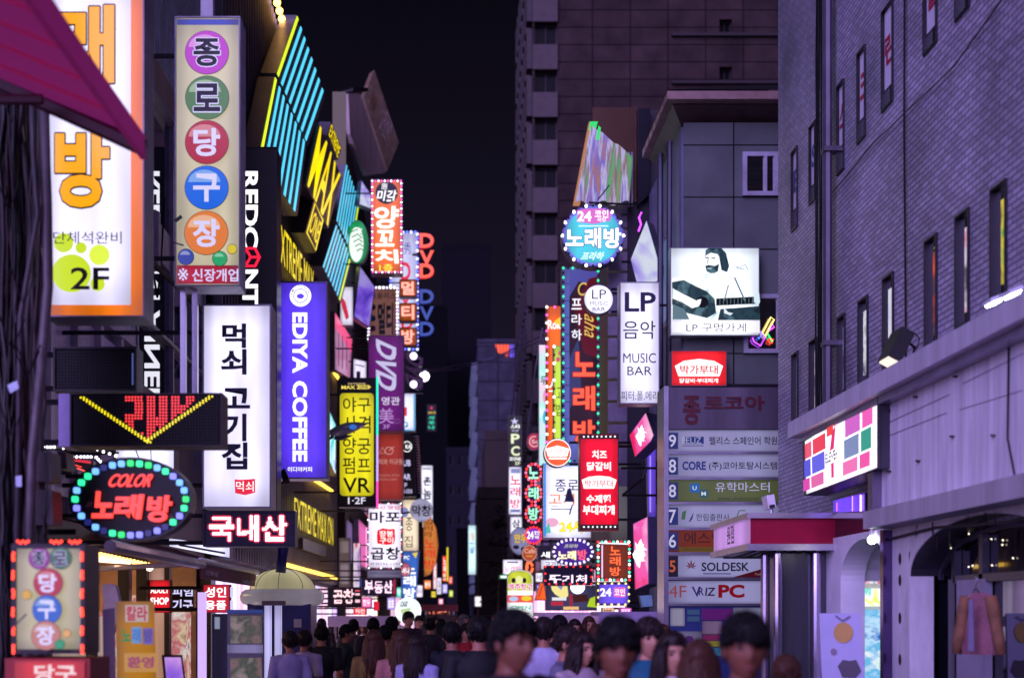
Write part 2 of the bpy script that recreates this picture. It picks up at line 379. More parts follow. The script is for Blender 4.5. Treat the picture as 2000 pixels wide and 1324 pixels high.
def holed(mb, mp, u0, u1, v0, v1, holes, rec):
    us = sorted({u0, u1} | {h[0] for h in holes} | {h[1] for h in holes}); vs = sorted({v0, v1} | {h[2] for h in holes} | {h[3] for h in holes})
    for a, b in zip(us, us[1:]):
        for c, d in zip(vs, vs[1:]):
            m, n = (a+b)/2, (c+d)/2
            if any(h[0] < m < h[1] and h[2] < n < h[3] for h in holes): continue
            mb.poly([mp(a, c, 0), mp(b, c, 0), mp(b, d, 0), mp(a, d, 0)])
    for a, b, c, d in holes:
        for p, q in (((a, c), (b, c)), ((b, c), (b, d)), ((b, d), (a, d)), ((a, d), (a, c))):
            mb.poly([mp(*p, 0), mp(*q, 0), mp(*q, rec), mp(*p, rec)])
def opening(root, mp, h, rec, fm, gm, fw=.05, bars=0, label=None, mat_in=None):
    """a window set into a hole: frame (part) with its pane (sub-part)"""
    a, b, c, d = h; f = MB()
    for r in ((a, a+fw, c, d), (b-fw, b, c, d), (a+fw, b-fw, c, c+fw), (a+fw, b-fw, d-fw, d)):
        q = [(r[0], r[2]), (r[1], r[2]), (r[1], r[3]), (r[0], r[3])]; f.solid([mp(x, y, rec-.05) for x, y in q], [mp(x, y, rec) for x, y in q])
    for i in range(bars):
        x = a + (b-a)*(i+1)/(bars+1); q = [(x-.02, c+fw), (x+.02, c+fw), (x+.02, d-fw), (x-.02, d-fw)]; f.solid([mp(u, v, rec-.045) for u, v in q], [mp(u, v, rec) for u, v in q])
    w = f.build('window', fm, root, label=label)
    MB().poly([mp(a, c, rec-.01), mp(b, c, rec-.01), mp(b, d, rec-.01), mp(a, d, rec-.01)]).build('pane', gm, w)
    return w

# ---------------------------------------------------------------- brick building on the right
RB = thing('brick_building', 'grey-purple brick building with slit windows above a shabby arched shop arcade', 'building', (4.2, 11, 0))
s4 = side(4.0); mpx = lambda u, v, d: Vector((4.0 + d, u, v))
FY = lambda px, X=4.0: F * X / (px - CX)
wins = []
for x0, x1, yt, yb in ((1937,1968,372,592),(1868,1895,425,645),(1808,1832,472,690),(1726,1747,545,730),(1678,1697,590,757),(1637,1652,622,783),(1582,1596,668,818),(1548,1560,693,845)):
    Y1, Y0 = FY(x0), FY(x1); wins.append((Y0, Y1, EH+(CY-yb)/F*Y1, EH+(CY-yt)/F*Y1))
ups = []
for x0, x1, yt, ym, yb in ((1868,1896,-70,-20,45),(1806,1832,-70,70,112),(1724,1746,25,180,222),(1676,1692,108,238,284),(1636,1650,172,290,345),(1582,1594,250,365,402),(1547,1559,300,412,455)):
    Y1, Y0 = FY(x0), FY(x1); z = lambda y: EH+(CY-y)/F*Y1; ups.append((Y0, Y1, z(yb), z(yt), z(ym)))
bm_ = brick('#AAA4BC', '#8C8599', '#504A5C', (1, 2), .145, .048, .006, .42, .6, 'grey_brickwork')
w = MB(); holed(w, mpx, 5.0, 16.25, 2.4, 15, [h for h in wins] + [h[:4] for h in ups], .03)
w.poly([(4, 16.25, 0), (9, 16.25, 0), (9, 16.25, 15), (4, 16.25, 15)]); w.poly([(4, 16.25, 0), (4, 13.85, 0), (4, 13.85, 2.4), (4, 16.25, 2.4)])
w.poly([(4, 5, 2.4), (9, 5, 2.4), (9, 5, 15), (4, 5, 15)]); w.poly([(4, 5, 15), (9, 5, 15), (9, 16.25, 15), (4, 16.25, 15)])
w.build('wall', bm_, RB)
FRM = mt('#1A181E', .4, .3); GL = mt('#A8A6B4', .015, .95, .05, 1)
REFLECTIONS = [('#E83038', '#1E9A58', '#F0D840', '#2A2028', '#E8E0F8'), ('#5A3A60', '#D84070', '#E8D8F8', '#4A3A58'), ('#F07820', '#E84A18', '#3A2A38', '#7A5A88'), ('#E4E0FF', '#F4F2FF', '#6A60A0', '#F0EEFF'), ('#E8E6FF', '#4A4468', '#F4F2FF', '#8A84C0'), ('#4A4870', '#9A98C8', '#E0E8FF'), ('#E0304A', '#F0D8E8', '#4A3A58', '#8A70A0'), ('#D8283A', '#F4ECF8', '#5A4A68')]
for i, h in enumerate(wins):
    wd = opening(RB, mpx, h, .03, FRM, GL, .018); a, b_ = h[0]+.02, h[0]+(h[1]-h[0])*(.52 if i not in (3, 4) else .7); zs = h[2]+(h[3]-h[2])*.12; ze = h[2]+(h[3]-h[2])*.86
    MB().poly([mpx(a, zs, .012), mpx(b_, zs, .012), mpx(b_, ze, .012), mpx(a, ze, .012)]).build('window_display', ledwall(REFLECTIONS[i], .75, 2.2, 'lit_window_display', (1, 1.5, 1.6), .2), wd)  # glowing patch painted on the pane in place of mirrored street signs
film = mt('#C9C4D6', .5, 0, .08); redp = mt('#A3123C', .5, 0, .1); dkb = mt('#4B4A86', .5, 0, .1)
for h, ch in zip(ups, (None, '골', '린', '크', '스', 'S', 'E')):
    o = opening(RB, mpx, h[:4], .03, FRM, GL, .018)
    if ch:
        p = MB(); p.poly([mpx(h[0]+.02, h[4], .012), mpx(h[1]-.02, h[4], .012), mpx(h[1]-.02, h[3]-.02, .012), mpx(h[0]+.02, h[3]-.02, .012)]); fl = p.build('window_film', film, RB)
        t = MB(); fs = side(4.03); H = h[3]-h[4]; g = lambda y, z: (CX + F*4.0/y, CY - (z-EH)*F/y)
        a, b = h[4]+H*.28, h[4]+H*.66
        put_text(t, side(4.0), ch, [g(h[1]-.04, b), g(h[0]+.04, b), g(h[0]+.04, a), g(h[1]-.04, a)], -.008, .03)
        t.build('lettering', redp if ch not in 'SE' else dkb, fl)
d_ = MB(); d_.tube([(3.9, FY(1616, 3.9), 3.7), (3.9, FY(1616, 3.9), 15)], .05, 8)
for z in (4.5, 6.5, 8.5): d_.box(3.85, 4.02, FY(1616, 3.9)-.07, FY(1616, 3.9)+.07, z, z+.05)
d_.build('downpipe', mt('#575160', .4, .5), RB)
MB().box(3.99, 4.05, 14.0, 14.2, 3.7, 15).build('recess_strip', BLACK, RB)
cb_ = MB(); random.seed(3)
for k in range(4): cb_.tube([(3.97, 14.25+.07*k, 3.6+i*.6) if i % 2 else (3.97, 14.25+.07*k+random.uniform(-.03, .03), 3.6+i*.6) for i in range(14)], .009, 4)
cb_.build('wiring', BLACK, RB)
# fascia, cap, lintel
wash = mt('#D8D2E4', .45, 0, .34, 2.6, .08, True); old = peeling('#DAD4DE', '#2A1612', 'rusty_white_paint')
MB().box(3.7, 4.0, 7.0, 11.42, 2.62, 3.52).build('fascia_panel', wash, RB)
MB().box(3.52, 4.0, 7.0, 13.9, 3.56, 3.72).build('parapet_cap', mt('#C4BED2', .35, .2, .2, 3, 0, True), RB)
MB().box(3.6, 4.0, 7.0, 13.85, 3.5, 3.56).build('cap_flashing', mt('#9A92AA', .3, .4), RB)
MB().box(3.58, 4.0, 7.0, 11.55, 2.47, 2.62).build('lintel', mt('#A8A2B0', .5, .1, .25, 2, .05, True), RB)
MB().box(3.62, 3.7, 11.42, 11.55, 2.62, 3.5).build('fascia_post', mt('#6C6478', .35, .6), RB)
sc_ = MB()
for px, py in ((1790,775),(1862,852),(1795,900),(1942,850),(1737,802),(1738,920),(1868,735)): sc_.prism(side(3.7), rect(px-2.5, py-2, px+2.5, py+2), 0, .02)
sc_.build('bolt', BLACK, RB)
mp_ = MB()
for (a, b) in (((1736,825),(1856,770)),((1736,851),(1850,806)),((1880,750),(2000,690)),((1875,800),(1998,762))): mp_.stroke(side(3.7), [a, b], 1.6, .003)
mp_.build('old_seam', mt('#6E6684', .6), RB)
# arcade with two arches
def arch_wall(mb, X, th, ya, yb, zt, arches):
    def prof(yc, hw, zs, rise, n=22):
        return [(yc-hw, 0), (yc-hw, zs)] + [(yc-hw*math.cos(math.pi*i/n), zs+rise*math.sin(math.pi*i/n)) for i in range(1, n)] + [(yc+hw, zs), (yc+hw, 0)]
    y = ya
    for a in arches:
        pr = prof(*a); top = [(p[0], zt) for p in pr]
        mb.poly([(X, y, 0), (X, pr[0][0], 0), (X, pr[0][0], zt), (X, y, zt)])
        for i in range(len(pr)-1):
            if pr[i+1][0] - pr[i][0] > 1e-6: mb.poly([(X, *pr[i]), (X, *pr[i+1]), (X, *top[i+1]), (X, *top[i])])
            mb.poly([(X, *pr[i]), (X, *pr[i+1]), (X+th, *pr[i+1]), (X+th, *pr[i])])
        y = pr[-1][0]
    mb.poly([(X, y, 0), (X, yb, 0), (X, yb, zt), (X, y, zt)])
a_ = MB(); arch_wall(a_, 3.8, .2, 7.0, 11.45, 2.47, [(9.6, 1.42, 2.05, .40)]); a_.build('arcade_wall', old, RB)
a_ = MB()
for i in range(22):
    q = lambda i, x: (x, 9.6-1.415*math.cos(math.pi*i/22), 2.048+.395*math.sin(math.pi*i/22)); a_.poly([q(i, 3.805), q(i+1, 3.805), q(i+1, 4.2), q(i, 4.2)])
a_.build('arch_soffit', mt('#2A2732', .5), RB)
m = MB(); random.seed(21)
for k in range(26):
    y = random.uniform(7.6, 11.3); z = 2.46 - random.random()**3*.3; L = random.uniform(.03, .16); w_ = random.uniform(.006, .02); m.poly([(3.796, y-w_, z), (3.796, y+w_, z), (3.796, y+w_*.4, z-L), (3.796, y-w_*.2, z-L*.8)])
for z in (2.2, 2.02, 1.7, 1.35): m.poly([(3.796, 11.25+.035*math.cos(t), z+.05*math.sin(t)) for t in [k*.7 for k in range(9)]])
m.build('rust_stain', mt('#2E1712', .8, 0, .4, 20), RB)
a_ = MB(); arch_wall(a_, 3.88, .24, 11.6, 13.75, 2.5, [(12.5, .74, 2.06, .38)]); a_.build('arcade_wall', mt('#DCD8E4', .5, 0, .15, 2), RB, label='cleaner pale arch with a white vault behind')
c_ = MB(); c_.box(3.72, 3.8, 11.45, 11.53, .05, 2.46); c_.box(3.76, 3.9, 11.53, 11.62, .05, 2.46); c_.build('door_post', mt('#5C4B74', .15, .9), RB)
# rooms behind
rm = MB(); rm.box(6.8, 6.9, 7, 16, 0, 2.6); rm.box(4.1, 6.8, 11.5, 11.56, 0, 2.6); rm.box(4.3, 6.8, 7, 7.06, 0, 2.6); rm.box(4.3, 6.8, 7.06, 11.5, 2.52, 2.6); rm.build('interior_wall', mt('#2A2730', .6), RB)
vt = MB()
for i in range(12):
    a0, a1 = math.pi*i/12, math.pi*(i+1)/12; q = lambda a, x: (x, 12.5-.80*math.cos(a), 2.06+.42*math.sin(a)); vt.poly([q(a0, 4.13), q(a1, 4.13), q(a1, 4.75), q(a0, 4.75)])
vt.build('vault', mt('#CFCAD8', .45), RB)
m = MB(); m.box(4.02, 6.7, 15.6, 15.7, 0, 2.6); m.box(4.02, 6.7, 11.6, 15.6, 2.5, 2.56); m.build('shop_back_wall', mt('#C8C4D8', .5), RB)
fz = MB(); fz.box(4.3, 6.2, 15.2, 15.58, .1, 1.78); fz.build('display_fridge', ledwall(['#2A6AC8', '#BFE3FF', '#5FB6E8', '#E8F4FF', '#7FD8B0'], 1.0, 3.2, 'lit_fridge_shelves', (1, 1, 1.6), .1), RB)
MB().box(4.3, 6.2, 15.1, 15.57, 1.82, 2.02).build('shop_light_panel', ledwall(['#E83A8A', '#F4F0FF', '#D8F060', '#F8F6FF', '#40C8B0'], 1.3, 4.5, 'lit_shop_header'), RB)
MB().box(4.74, 5.2, 15.3, 15.33, 2.08, 2.42).build('poster', ledwall(['#F0ECFF', '#D83A8C', '#F4F4FF', '#3A4A9A'], .9, 7, 'lit_flower_poster'), RB)
gd = MB(); gd.poly([(4.06, 7.1, 0), (4.06, 11.45, 0), (4.06, 11.45, 2.5), (4.06, 7.1, 2.5)]); gd.build('glass_front', mt('#15131C', .03, .0, .1, 1, spec=.8), RB)
gf = MB()
for y in (8.1, 9.0, 10.05, 10.6): gf.box(4.0, 4.055, y-.035, y+.035, 0, 2.5)
gf.box(4.0, 4.055, 7.1, 10.6, 1.98, 2.04)
gf.tube([(4.02, 9.6-1.3*math.cos(math.pi*i/20), 2.02+.36*math.sin(math.pi*i/20)) for i in range(21)], .028, 6); gf.build('door_frame', mt('#3A3644', .3, .7), RB)
MB().box(3.99, 4.05, 9.95, 10.5, 0, 2.0).build('side_panel', mt('#8E889C', .5), RB)
MB().box(4.02, 4.05, 8.3, 8.9, .9, 1.95).build('glass_poster', ledwall(['#6A5AB0', '#B8A0E0', '#4A4470', '#8A7AD0'], .5, 2.5, 'shop_glow_poster'), RB)
MB().box(4.02, 4.05, 7.7, 8.15, 1.75, 2.3).build('glass_poster', face('#E8E0FF', .9), RB)
m = MB(); rr_ = random.Random(5)
for k in range(22): m.ball((4.045, rr_.uniform(8.4, 10.9), rr_.uniform(2.06, 2.38)), .006, 6, 4)
m.build('sparkle_light', em('#FFF0D8', 3), RB)
for y, z in ((13.4, 2.45), (14.4, 2.45)): MB().box(4.5, 5.6, y, y+.3, z, z+.03).build('ceiling_lamp', em('#EAF2FF', 7, 0, True), RB)
# maroon band and small purple screen under the shop sign
MB().box(3.9, 4.0, 11.55, 13.85, 2.5, 2.8).build('maroon_band', mt('#4A1630', .12, .3), RB)
sc1 = sign('led_screen', 'small purple LED screen tucked under the backlit striped shop sign', 'screen', [(1628,977),(1690,962),(1690,998),(1628,1000)], 0, face('#5A30D8', 1.3), [('L', [(1636,981),(1636,998)], 2, em('#E070FF', 1.6)), ('L', [(1667,968),(1667,998)], 1.5, em('#F0A0FF', 1.8)), ('L', [(1684,966),(1684,998)], 4, em('#FFC8F0', 1.8))], .05, BLACK, 0, fr=side(3.88))
# ---------------------------------------------------------------- things on that building
W7 = face('#F6F2FF', 1.7)
it7 = []
cols = [('#E8506A','#E8304A'),('#4A4AD8','#5A5AE0'),('#D83AA8','#E060A8')]
def q7(u0, u1, v0, v1):
    A, B, Cc, D = (1571,862), (1720,772), (1720,914), (1574,968)
    f = lambda u, v: tuple((A[i]*(1-u)+B[i]*u)*(1-v) + (D[i]*(1-u)+Cc[i]*u)*v for i in (0, 1))
    return [f(u0, v0), f(u1, v0), f(u1, v1), f(u0, v1)]
for i, (v0, v1) in enumerate(((.07,.34),(.38,.68),(.72,.93))):
    for (u0, u1, c) in ((.01,.10,cols[i][0]),(.12,.29,cols[i][1])): it7.append(('P', q7(u0, u1, v0, v1), em(c, 1.0), 'stripe_panel'))
    for (u0, u1, c) in ((.55,.75,('#D060C8','#7A8AB8','#F070B8')[i]),(.78,.92,('#F05AB8','#2A9A88','#F050A8')[i])): it7.append(('P', q7(u0, u1, v0, v1), em(c, 1.0), 'stripe_panel'))
it7 += [('P', q7(.35,.44,.05,.20), em('#E83A3A', 1.1), 'numeral'), ('P', [q7(.42,.42,.2,.2)[0], q7(.48,.48,.05,.05)[0], q7(.45,.45,.44,.44)[0], q7(.39,.39,.46,.46)[0]], em('#D81868', 1.1), 'numeral'),
        ('P', q7(.41,.45,.66,.9), em('#D82878', 1.1), 'numeral'), ('Q', 'ELEVEn', q7(.34,.50,.47,.63), em('#2A2A30', .2), {'bold': .03})]
sign('shop_sign', 'white backlit shop sign with red, blue, pink and green stripes and a numeral', 'sign', [(1571,862),(1720,772),(1720,914),(1574,968)], 0, W7, it7, .22, mt('#3A3640', .4, .4), 2, fr=side(3.62))
# spotlight box on the cap
sp = thing('spotlight', 'black box spotlight tilted up on a bracket above the pale fascia', 'spotlight', (3.5, 11.05, 3.74))
p0 = P(1762, 676, 11.0)
hx = MB(); hx.prism(front(10.95), [(1762,637),(1788,650),(1760,707),(1735,694)], -.28, 0); hx.build('housing', BLACK, sp)
hx = MB(); hx.prism(front(10.95), [(1737,694),(1759,706),(1757,710),(1735,698)], -.24, -.02); hx.build('lens', em('#FFE9D8', 1.2), sp)
hx = MB(); hx.tube([P(1778,672,11.05), P(1786,678,11.1), P(1784,692,11.2)], .012); hx.tube([P(1787,650,11.1), P(1796,662,11.1), P(1792,678,11.1), P(1785,684,11.1)], .006); hx.build('bracket', IRON, sp)
fl = thing('floodlight', 'pair of white LED floodlights on an arm above the pale fascia', 'floodlight', (3.5, 9.3, 3.74))
for x, y, Y in ((1948, 586, 9.15), (1985, 570, 8.7)):
    MB().prism(front(Y), [(x-13,y-4),(x+13,y-14),(x+15,y-6),(x-11,y+4)], -.14, 0).build('housing', mt('#C8C4D4', .4), fl)
    MB().prism(front(Y), [(x-11,y+4),(x+12,y-5),(x+9,y+2),(x-7,y+8)], -.12, -.01).build('lamp_glass', em('#DDF2FF', 14, 0, True), fl)
MB().tube([P(1948,580,9.2), P(1972,578,8.95), P(2010,576,8.5)], .012).build('arm', STEEL, fl)
# red canopy with its clad column
cp = thing('entrance_canopy', 'deep red boxy entrance canopy with steel trim on a grey clad column', 'canopy', (3.5, 14.4, 0))
MB().box(3.04, 3.99, 13.5, 15.35, 2.44, 2.70).build('canopy_box', mt('#960C34', .45, .0, spec=.2), cp)
t_ = MB(); t_.box(3.0, 4.0, 13.46, 15.39, 2.70, 2.755); t_.box(3.0, 4.0, 13.46, 15.39, 2.375, 2.44); t_.build('steel_trim', STEEL, cp)
MB().box(3.035, 3.04, 13.5, 15.35, 2.44, 2.7).build('side_panel', face('#B884D8', 1.4, .12), cp)  # emission stands in for pink sign light falling on this panel
t_ = MB(); fs_ = side(3.03)
put_text(t_, fs_, '원점', [(1420,1028),(1434,1023),(1434,1060),(1420,1064)], .002, .02, rot=0); t_.build('lettering', mt('#3A2840', .4, .6), cp)
t_ = MB()
for i in range(9): t_.tube([(3.1+.1*i, 13.52, 2.37), (3.1+.1*i+random.uniform(-.03, .03), 14.4, 2.34), (3.12+.1*i, 15.2, 2.37)], .012, 4)
t_.build('ceiling_wiring', IRON, cp)
MB().box(3.40, 3.98, 13.75, 14.6, .05, 2.37).build('column', mt('#55525C', .25, .6, .2, 2, 0, True), cp)
for x, y in ((3.37, 13.70), (3.29, 13.9), (3.76, 13.68)): MB().tube([(x, y, .05), (x, y, 2.37)], .045, 10).build('steel_tube', mt('#C2B8D0', .15, .95, .1), cp)
cc = thing('security_camera', 'white box security camera standing on the red canopy', 'camera', (3.3, 13.7, 2.76))
MB().prism(front(13.7), [(1497,967),(1512,965),(1516,990),(1501,993)], -.22, 0).build('housing', mt('#D4D0DC', .4), cc)
MB().prism(front(13.68), [(1503,986),(1513,984),(1514,991),(1504,992)], -.02, 0).build('lens', BLACK, cc)
MB().tube([P(1507,990,13.75), P(1507,1002,13.75)], .015).build('mount', STEEL, cc)
bl = thing('light_bulb', 'bare glowing bulb hanging in the white arch vault', 'lamp', P(1703, 1050, 12.2))
MB().ball(P(1703, 1054, 12.2), .04, 12, 8).build('bulb', em('#FFFFFF', 18, 0, True), bl, True); MB().tube([P(1703,1030,12.2), P(1703,1046,12.2)], .018, 8).build('socket', mt('#D0CCD8'), bl)
# jacket shape modelled in place of a reflection in the near arch glass
jk = thing('jacket_reflection', 'pink and orange jacket standing in for a reflection in the arch glass', 'jacket', (3.93, 9.0, .9))
jp = MB(); fj = Fr((3.93, 9.0, 0), (-.75, -.66, 0))
jp = MB(); zt_ = fj(1908, 1156).z; cx_, cy_ = fj(1911, 1200).x, fj(1911, 1200).y
rings = [(.0, .05, .045), (.03, .15, .06), (.08, .19, .075), (.25, .18, .08), (.45, .19, .085), (.62, .205, .09), (.70, .20, .088)]; vs = []; fs_j = []; nj = 36
for dz, rx, ry in rings:
    for k in range(nj):
        t = 2*math.pi*k/nj; w_ = 1 + (.10*math.sin(9*t+dz*4) + .05*math.sin(17*t+dz*9))*min(1, dz*2.2); vs.append((cx_+(rx*w_*math.cos(t)*.66)*.6, cy_+(rx*w_*math.cos(t)*-.75+ry*w_*math.sin(t)*.5)*.6, zt_-dz*.62))
for i in range(len(rings)-1):
    for k in range(nj): fs_j.append((i*nj+k, i*nj+(k+1) % nj, (i+1)*nj+(k+1) % nj, (i+1)*nj+k))
jp.add(vs, fs_j); jp.build('cloth', mt('#82505E', .8, 0, .45, 5, .4), jk, True)
for sg_ in (-1, 1):
    ux, uy = .66*sg_, -.75*sg_; jp = MB(); jp.tube([(cx_+.6*ux*(.15+.03*i), cy_+.6*uy*(.15+.03*i), zt_-.03-.10*i+.008*(i % 2)) for i in range(5)], [.042, .045, .04, .041, .034], 12); jp.build('sleeve', mt('#7E543C', .8, 0, .45, 6, .4), jk, True)
jp = MB(); jp.prism(fj, [(1907,1170),(1915,1172),(1917,1270),(1905,1270)], .10, .106); jp.build('reflected_lining', mt('#6A6484', .7), jk)
jp = MB(); jp.tube([fj(1900,1152), fj(1905,1140), fj(1909,1130), fj(1905,1126)], .008); jp.tube([fj(1888,1170), fj(1905,1148), fj(1924,1172)], .012); jp.build('reflected_hanger', STEEL, jk)
# banner stand
st = thing('banner_stand', 'white standing banner with a round orange emblem beside the grey column', 'banner', P(1650, 1560, 11.2))
fb = Fr(P(1650, 1250, 11.2), (-.25, -1, .12))
MB().prism(fb, [(1600,1197),(1680,1197),(1700,1500),(1612,1500)], -.02, 0).build('panel', mt('#A9A4CC', .5, 0, .08), st)
decorate(st, fb, [('E', 1647, 1235, 19, 20, mt('#B88A3A', .5)), ('P', [(1636,1300),(1646,1288),(1660,1290),(1672,1288),(1682,1310),(1670,1324),(1645,1322)], mt('#4A4050', .6)), ('E', 1628, 1272, 6, 6, mt('#7A6A80', .6)), ('L', [(1632,1202),(1645,1212),(1660,1203)], 3, mt('#6A6480', .6))])
MB().box(st.location.x-.25, st.location.x+.25, 11.0, 11.5, .051, .09).build('foot', IRON, st)

# ---------------------------------------------------------------- grey panel building behind the directory
GB = thing('panel_building', 'grey stone-clad building with copper eaves behind the lit musician poster', 'building', (6, 25, 0))
gp = brick('#767C7C', '#6A7070', '#17151A', (0, 2), 1.32, .86, .012, .6, .4, 'stone_panels', 0, .15)
mpy = lambda u, v, d: Vector((u, 22 + d, v))
hs = [(5.72, 6.35, 8.6, 9.38), (5.0, 5.75, 6.05, 7.0)]
zt = EH + (CY - 240)/F*22
g_ = MB(); holed(g_, mpy, 3.85, 9, 0, zt, hs, .15); g_.build('wall', gp, GB)
g_ = MB(); g_.box(3.85, 9, 22.2, 25.8, 0, zt); g_.build('side_wall', mt('#7A7CA0', .5, 0, .15), GB)
PVC = mt('#B8B4C8', .4)
# windows re-placed from the photo
for i, (x0, x1, y0, y1) in enumerate(((1450,1519,298,383),(1452,1560,575,690))):
    a, b = P(x0, y1, 21.97), P(x1, y0, 21.97); m = MB()
    for r in ((a.x, a.x+.07, a.z, b.z), (b.x-.07, b.x, a.z, b.z), (a.x+.07, b.x-.07, a.z, a.z+.07), (a.x+.07, b.x-.07, b.z-.07, b.z), (a.x+(b.x-a.x)*.6, a.x+(b.x-a.x)*.6+.05, a.z+.07, b.z-.07)): m.box(r[0], r[1], 21.93, 21.998, r[2], r[3])
    w_ = m.build('window', PVC, GB); MB().poly([(a.x+.05, 21.975, a.z+.05), (b.x-.05, 21.975, a.z+.05), (b.x-.05, 21.975, b.z-.05), (a.x+.05, 21.975, b.z-.05)]).build('pane', glass('#17151C'), w_)
for y0, y1 in ((23.2, 23.9), (24.5, 25.2)):
    m = MB(); m.box(3.80, 3.85, y0, y1, 6.8, 8.4); w_ = m.build('window', PVC, GB); MB().box(3.785, 3.80, y0+.08, y1-.08, 6.9, 8.3).build('pane', em('#8AA0E0', .35), w_)
COP = mt('#A0807C', .4, .2, .25, 4)
e_ = MB(); e_.box(3.5, 9, 21.5, 21.75, zt+.2, zt+.33); e_.box(3.5, 3.75, 21.75, 24.3, zt+.2, zt+.33)
e_.build('gutter', COP, GB)
e_ = MB(); e_.poly([(3.62, 21.7, zt+.19), (9, 21.7, zt+.19), (9, 22.2, zt+.0), (3.85, 22.2, zt+.0)]); e_.poly([(3.62, 21.7, zt+.19), (3.85, 22.2, zt+.0), (3.85, 24.2, zt+.0), (3.62, 24.3, zt+.19)]); e_.build('soffit', mt('#54403E', .5), GB)
e_ = MB(); e_.poly([(3.5, 21.5, zt+.35), (9, 21.5, zt+.35), (9, 24.2, zt+1.5), (6, 24.2, zt+1.5)]); e_.poly([(3.5, 21.5, zt+.35), (6, 24.2, zt+1.5), (3.5, 24.3, zt+.35)]); e_.build('roof', mt('#0E0C10', .7), GB)
r_ = MB()
for k in range(6): r_.box(3.49, 3.5, 21.8+.42*k, 21.83+.42*k, zt+.21, zt+.32)
r_.build('gutter_seam', mt('#4A2426', .4), GB)
r_ = MB(); r_.tube([(3.7, 23.5, 0), (3.7, 23.5, zt)], .06, 8); r_.tube([(3.7, 22.6, 5.2), (3.72, 22.6, zt-.1)], .05, 8); r_.build('downpipe', mt('#4A4858', .4, .4), GB)
r_ = MB(); r_.box(4.4, 9, 21.9, 21.98, 5.45, 5.5); r_.box(4.45, 9, 21.9, 21.98, 5.05, 5.09); r_.tube([(4.43, 21.94, 5.5), (4.43, 21.94, 4.6)], .02); r_.build('conduit', IRON, GB)
r_ = MB(); r_.box(3.82, 5, 21.9, 21.98, zt-2.5, zt-2.42); r_.build('ledge', mt('#3A3640'), GB)

# ---------------------------------------------------------------- tower behind
TW = thing('tower_block', 'tall brown tile-clad office tower rising dark behind the signs', 'building', (20, 70, 0))
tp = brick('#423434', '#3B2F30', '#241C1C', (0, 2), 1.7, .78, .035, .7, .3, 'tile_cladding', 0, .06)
mt60 = lambda u, v, d: Vector((u, 60 + d, v))
xs0, xs1 = P(1040, 0, 60).x, P(1089, 0, 60).x
tw_h = [(xs0+.1, xs1, EH+(CY-(45+93*k+43))/F*60, EH+(CY-(45+93*k))/F*60) for k in range(-2, 10)]
tw2 = []
for k in range(-1, 3):
    a, b = P(1405, 63+93*k, 60), P(1430, 38+93*k, 60); tw2.append((a.x, b.x, a.z, b.z))
g_ = MB(); holed(g_, mt60, xs0, 40, 0, 44, tw_h + tw2, .4); g_.build('front_wall', tp, TW)
for k in range(len(tw_h)-1):
    m = MB(); lo, hi = sorted((tw_h[k][3], tw_h[k+1][3], tw_h[k][2], tw_h[k+1][2]))[1:3]; m.box(xs0, xs1, 59.9, 59.99, lo+.02, hi-.02); m.build('spandrel', mt('#5A5052', .7, 0, .1, spec=.1), TW)
for h in tw_h + tw2: opening(TW, mt60, h, .35, mt('#120E12', .4), mt('#050406', .3, spec=.2), .06, 1)
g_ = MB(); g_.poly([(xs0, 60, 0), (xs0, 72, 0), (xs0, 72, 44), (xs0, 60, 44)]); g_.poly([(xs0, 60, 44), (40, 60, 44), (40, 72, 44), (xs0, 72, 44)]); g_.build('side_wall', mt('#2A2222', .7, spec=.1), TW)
g_ = MB()
for k in range(-2, 11):
    z = EH+(CY-(90+93*k))/F*60
    for j in range(8): g_.box(xs0-.25, xs0-.005, 60.3+1.4*j, 61.0+1.4*j, z-.9, z+.9)
g_.build('window_fin', mt('#332A2A', .5), TW)
g_ = MB()
for y0 in (68, 161): g_.box(P(1311, 0, 60).x, 40, 59.8, 59.99, EH+(CY-y0)/F*60-.12, EH+(CY-y0)/F*60)
g_.build('ledge', mt('#241A20'), TW)
# plain building with louvres far down the street
def bblock(name, label, x0, x1, ytop, Y, depth, m, wm=None, rows=0, cols=0):
    a, b = P(x0, 0, Y), P(x1, 0, Y); h = EH + (CY - ytop)/F*Y
    t = thing(name, label, 'building', ((a.x+b.x)/2, Y, 0)); hs = []
    for r in range(rows):
        for c in range(cols):
            u = a.x + (b.x-a.x)*(c+.3)/cols; v = h*(r+.5)/rows; hs.append((u, u+(b.x-a.x)*.4/cols, v, v+h*.3/rows))
    m_ = MB(); holed(m_, lambda u, v, d: Vector((u, Y+d, v)), a.x, b.x, 0, h, hs, .2)
    m_.poly([(a.x, Y, 0), (a.x, Y+depth, 0), (a.x, Y+depth, h), (a.x, Y, h)]); m_.poly([(b.x, Y, 0), (b.x, Y+depth, 0), (b.x, Y+depth, h), (b.x, Y, h)]); m_.poly([(a.x, Y, h), (b.x, Y, h), (b.x, Y+depth, h), (a.x, Y+depth, h)])
    m_.build('wall', m, t)
    for q in hs: opening(t, lambda u, v, d: Vector((u, Y+d, v)), q, .18, mt('#1A181E'), wm or glass('#0A090D'), .05)
    m_ = MB(); m_.ring(Fr((0, 0, h), (0, 0, 1)), [(0, 0)]*0, [], 0, 0) if 0 else m_.box(a.x-.05, b.x+.05, Y-.06, Y-.005, h-.35, h+.25); m_.build('parapet', m, t)
    return t
LV = bblock('office_block', 'slate grey office block with pale horizontal louvres on its street side', 933, 1012, 668, 110, 14, brick('#454350', '#3E3C48', '#26242C', (0, 2), 2.6, 1.6, .05, .7, .2, 'block_panels', 0, .08))
l_ = MB(); xa = P(933, 0, 110).x
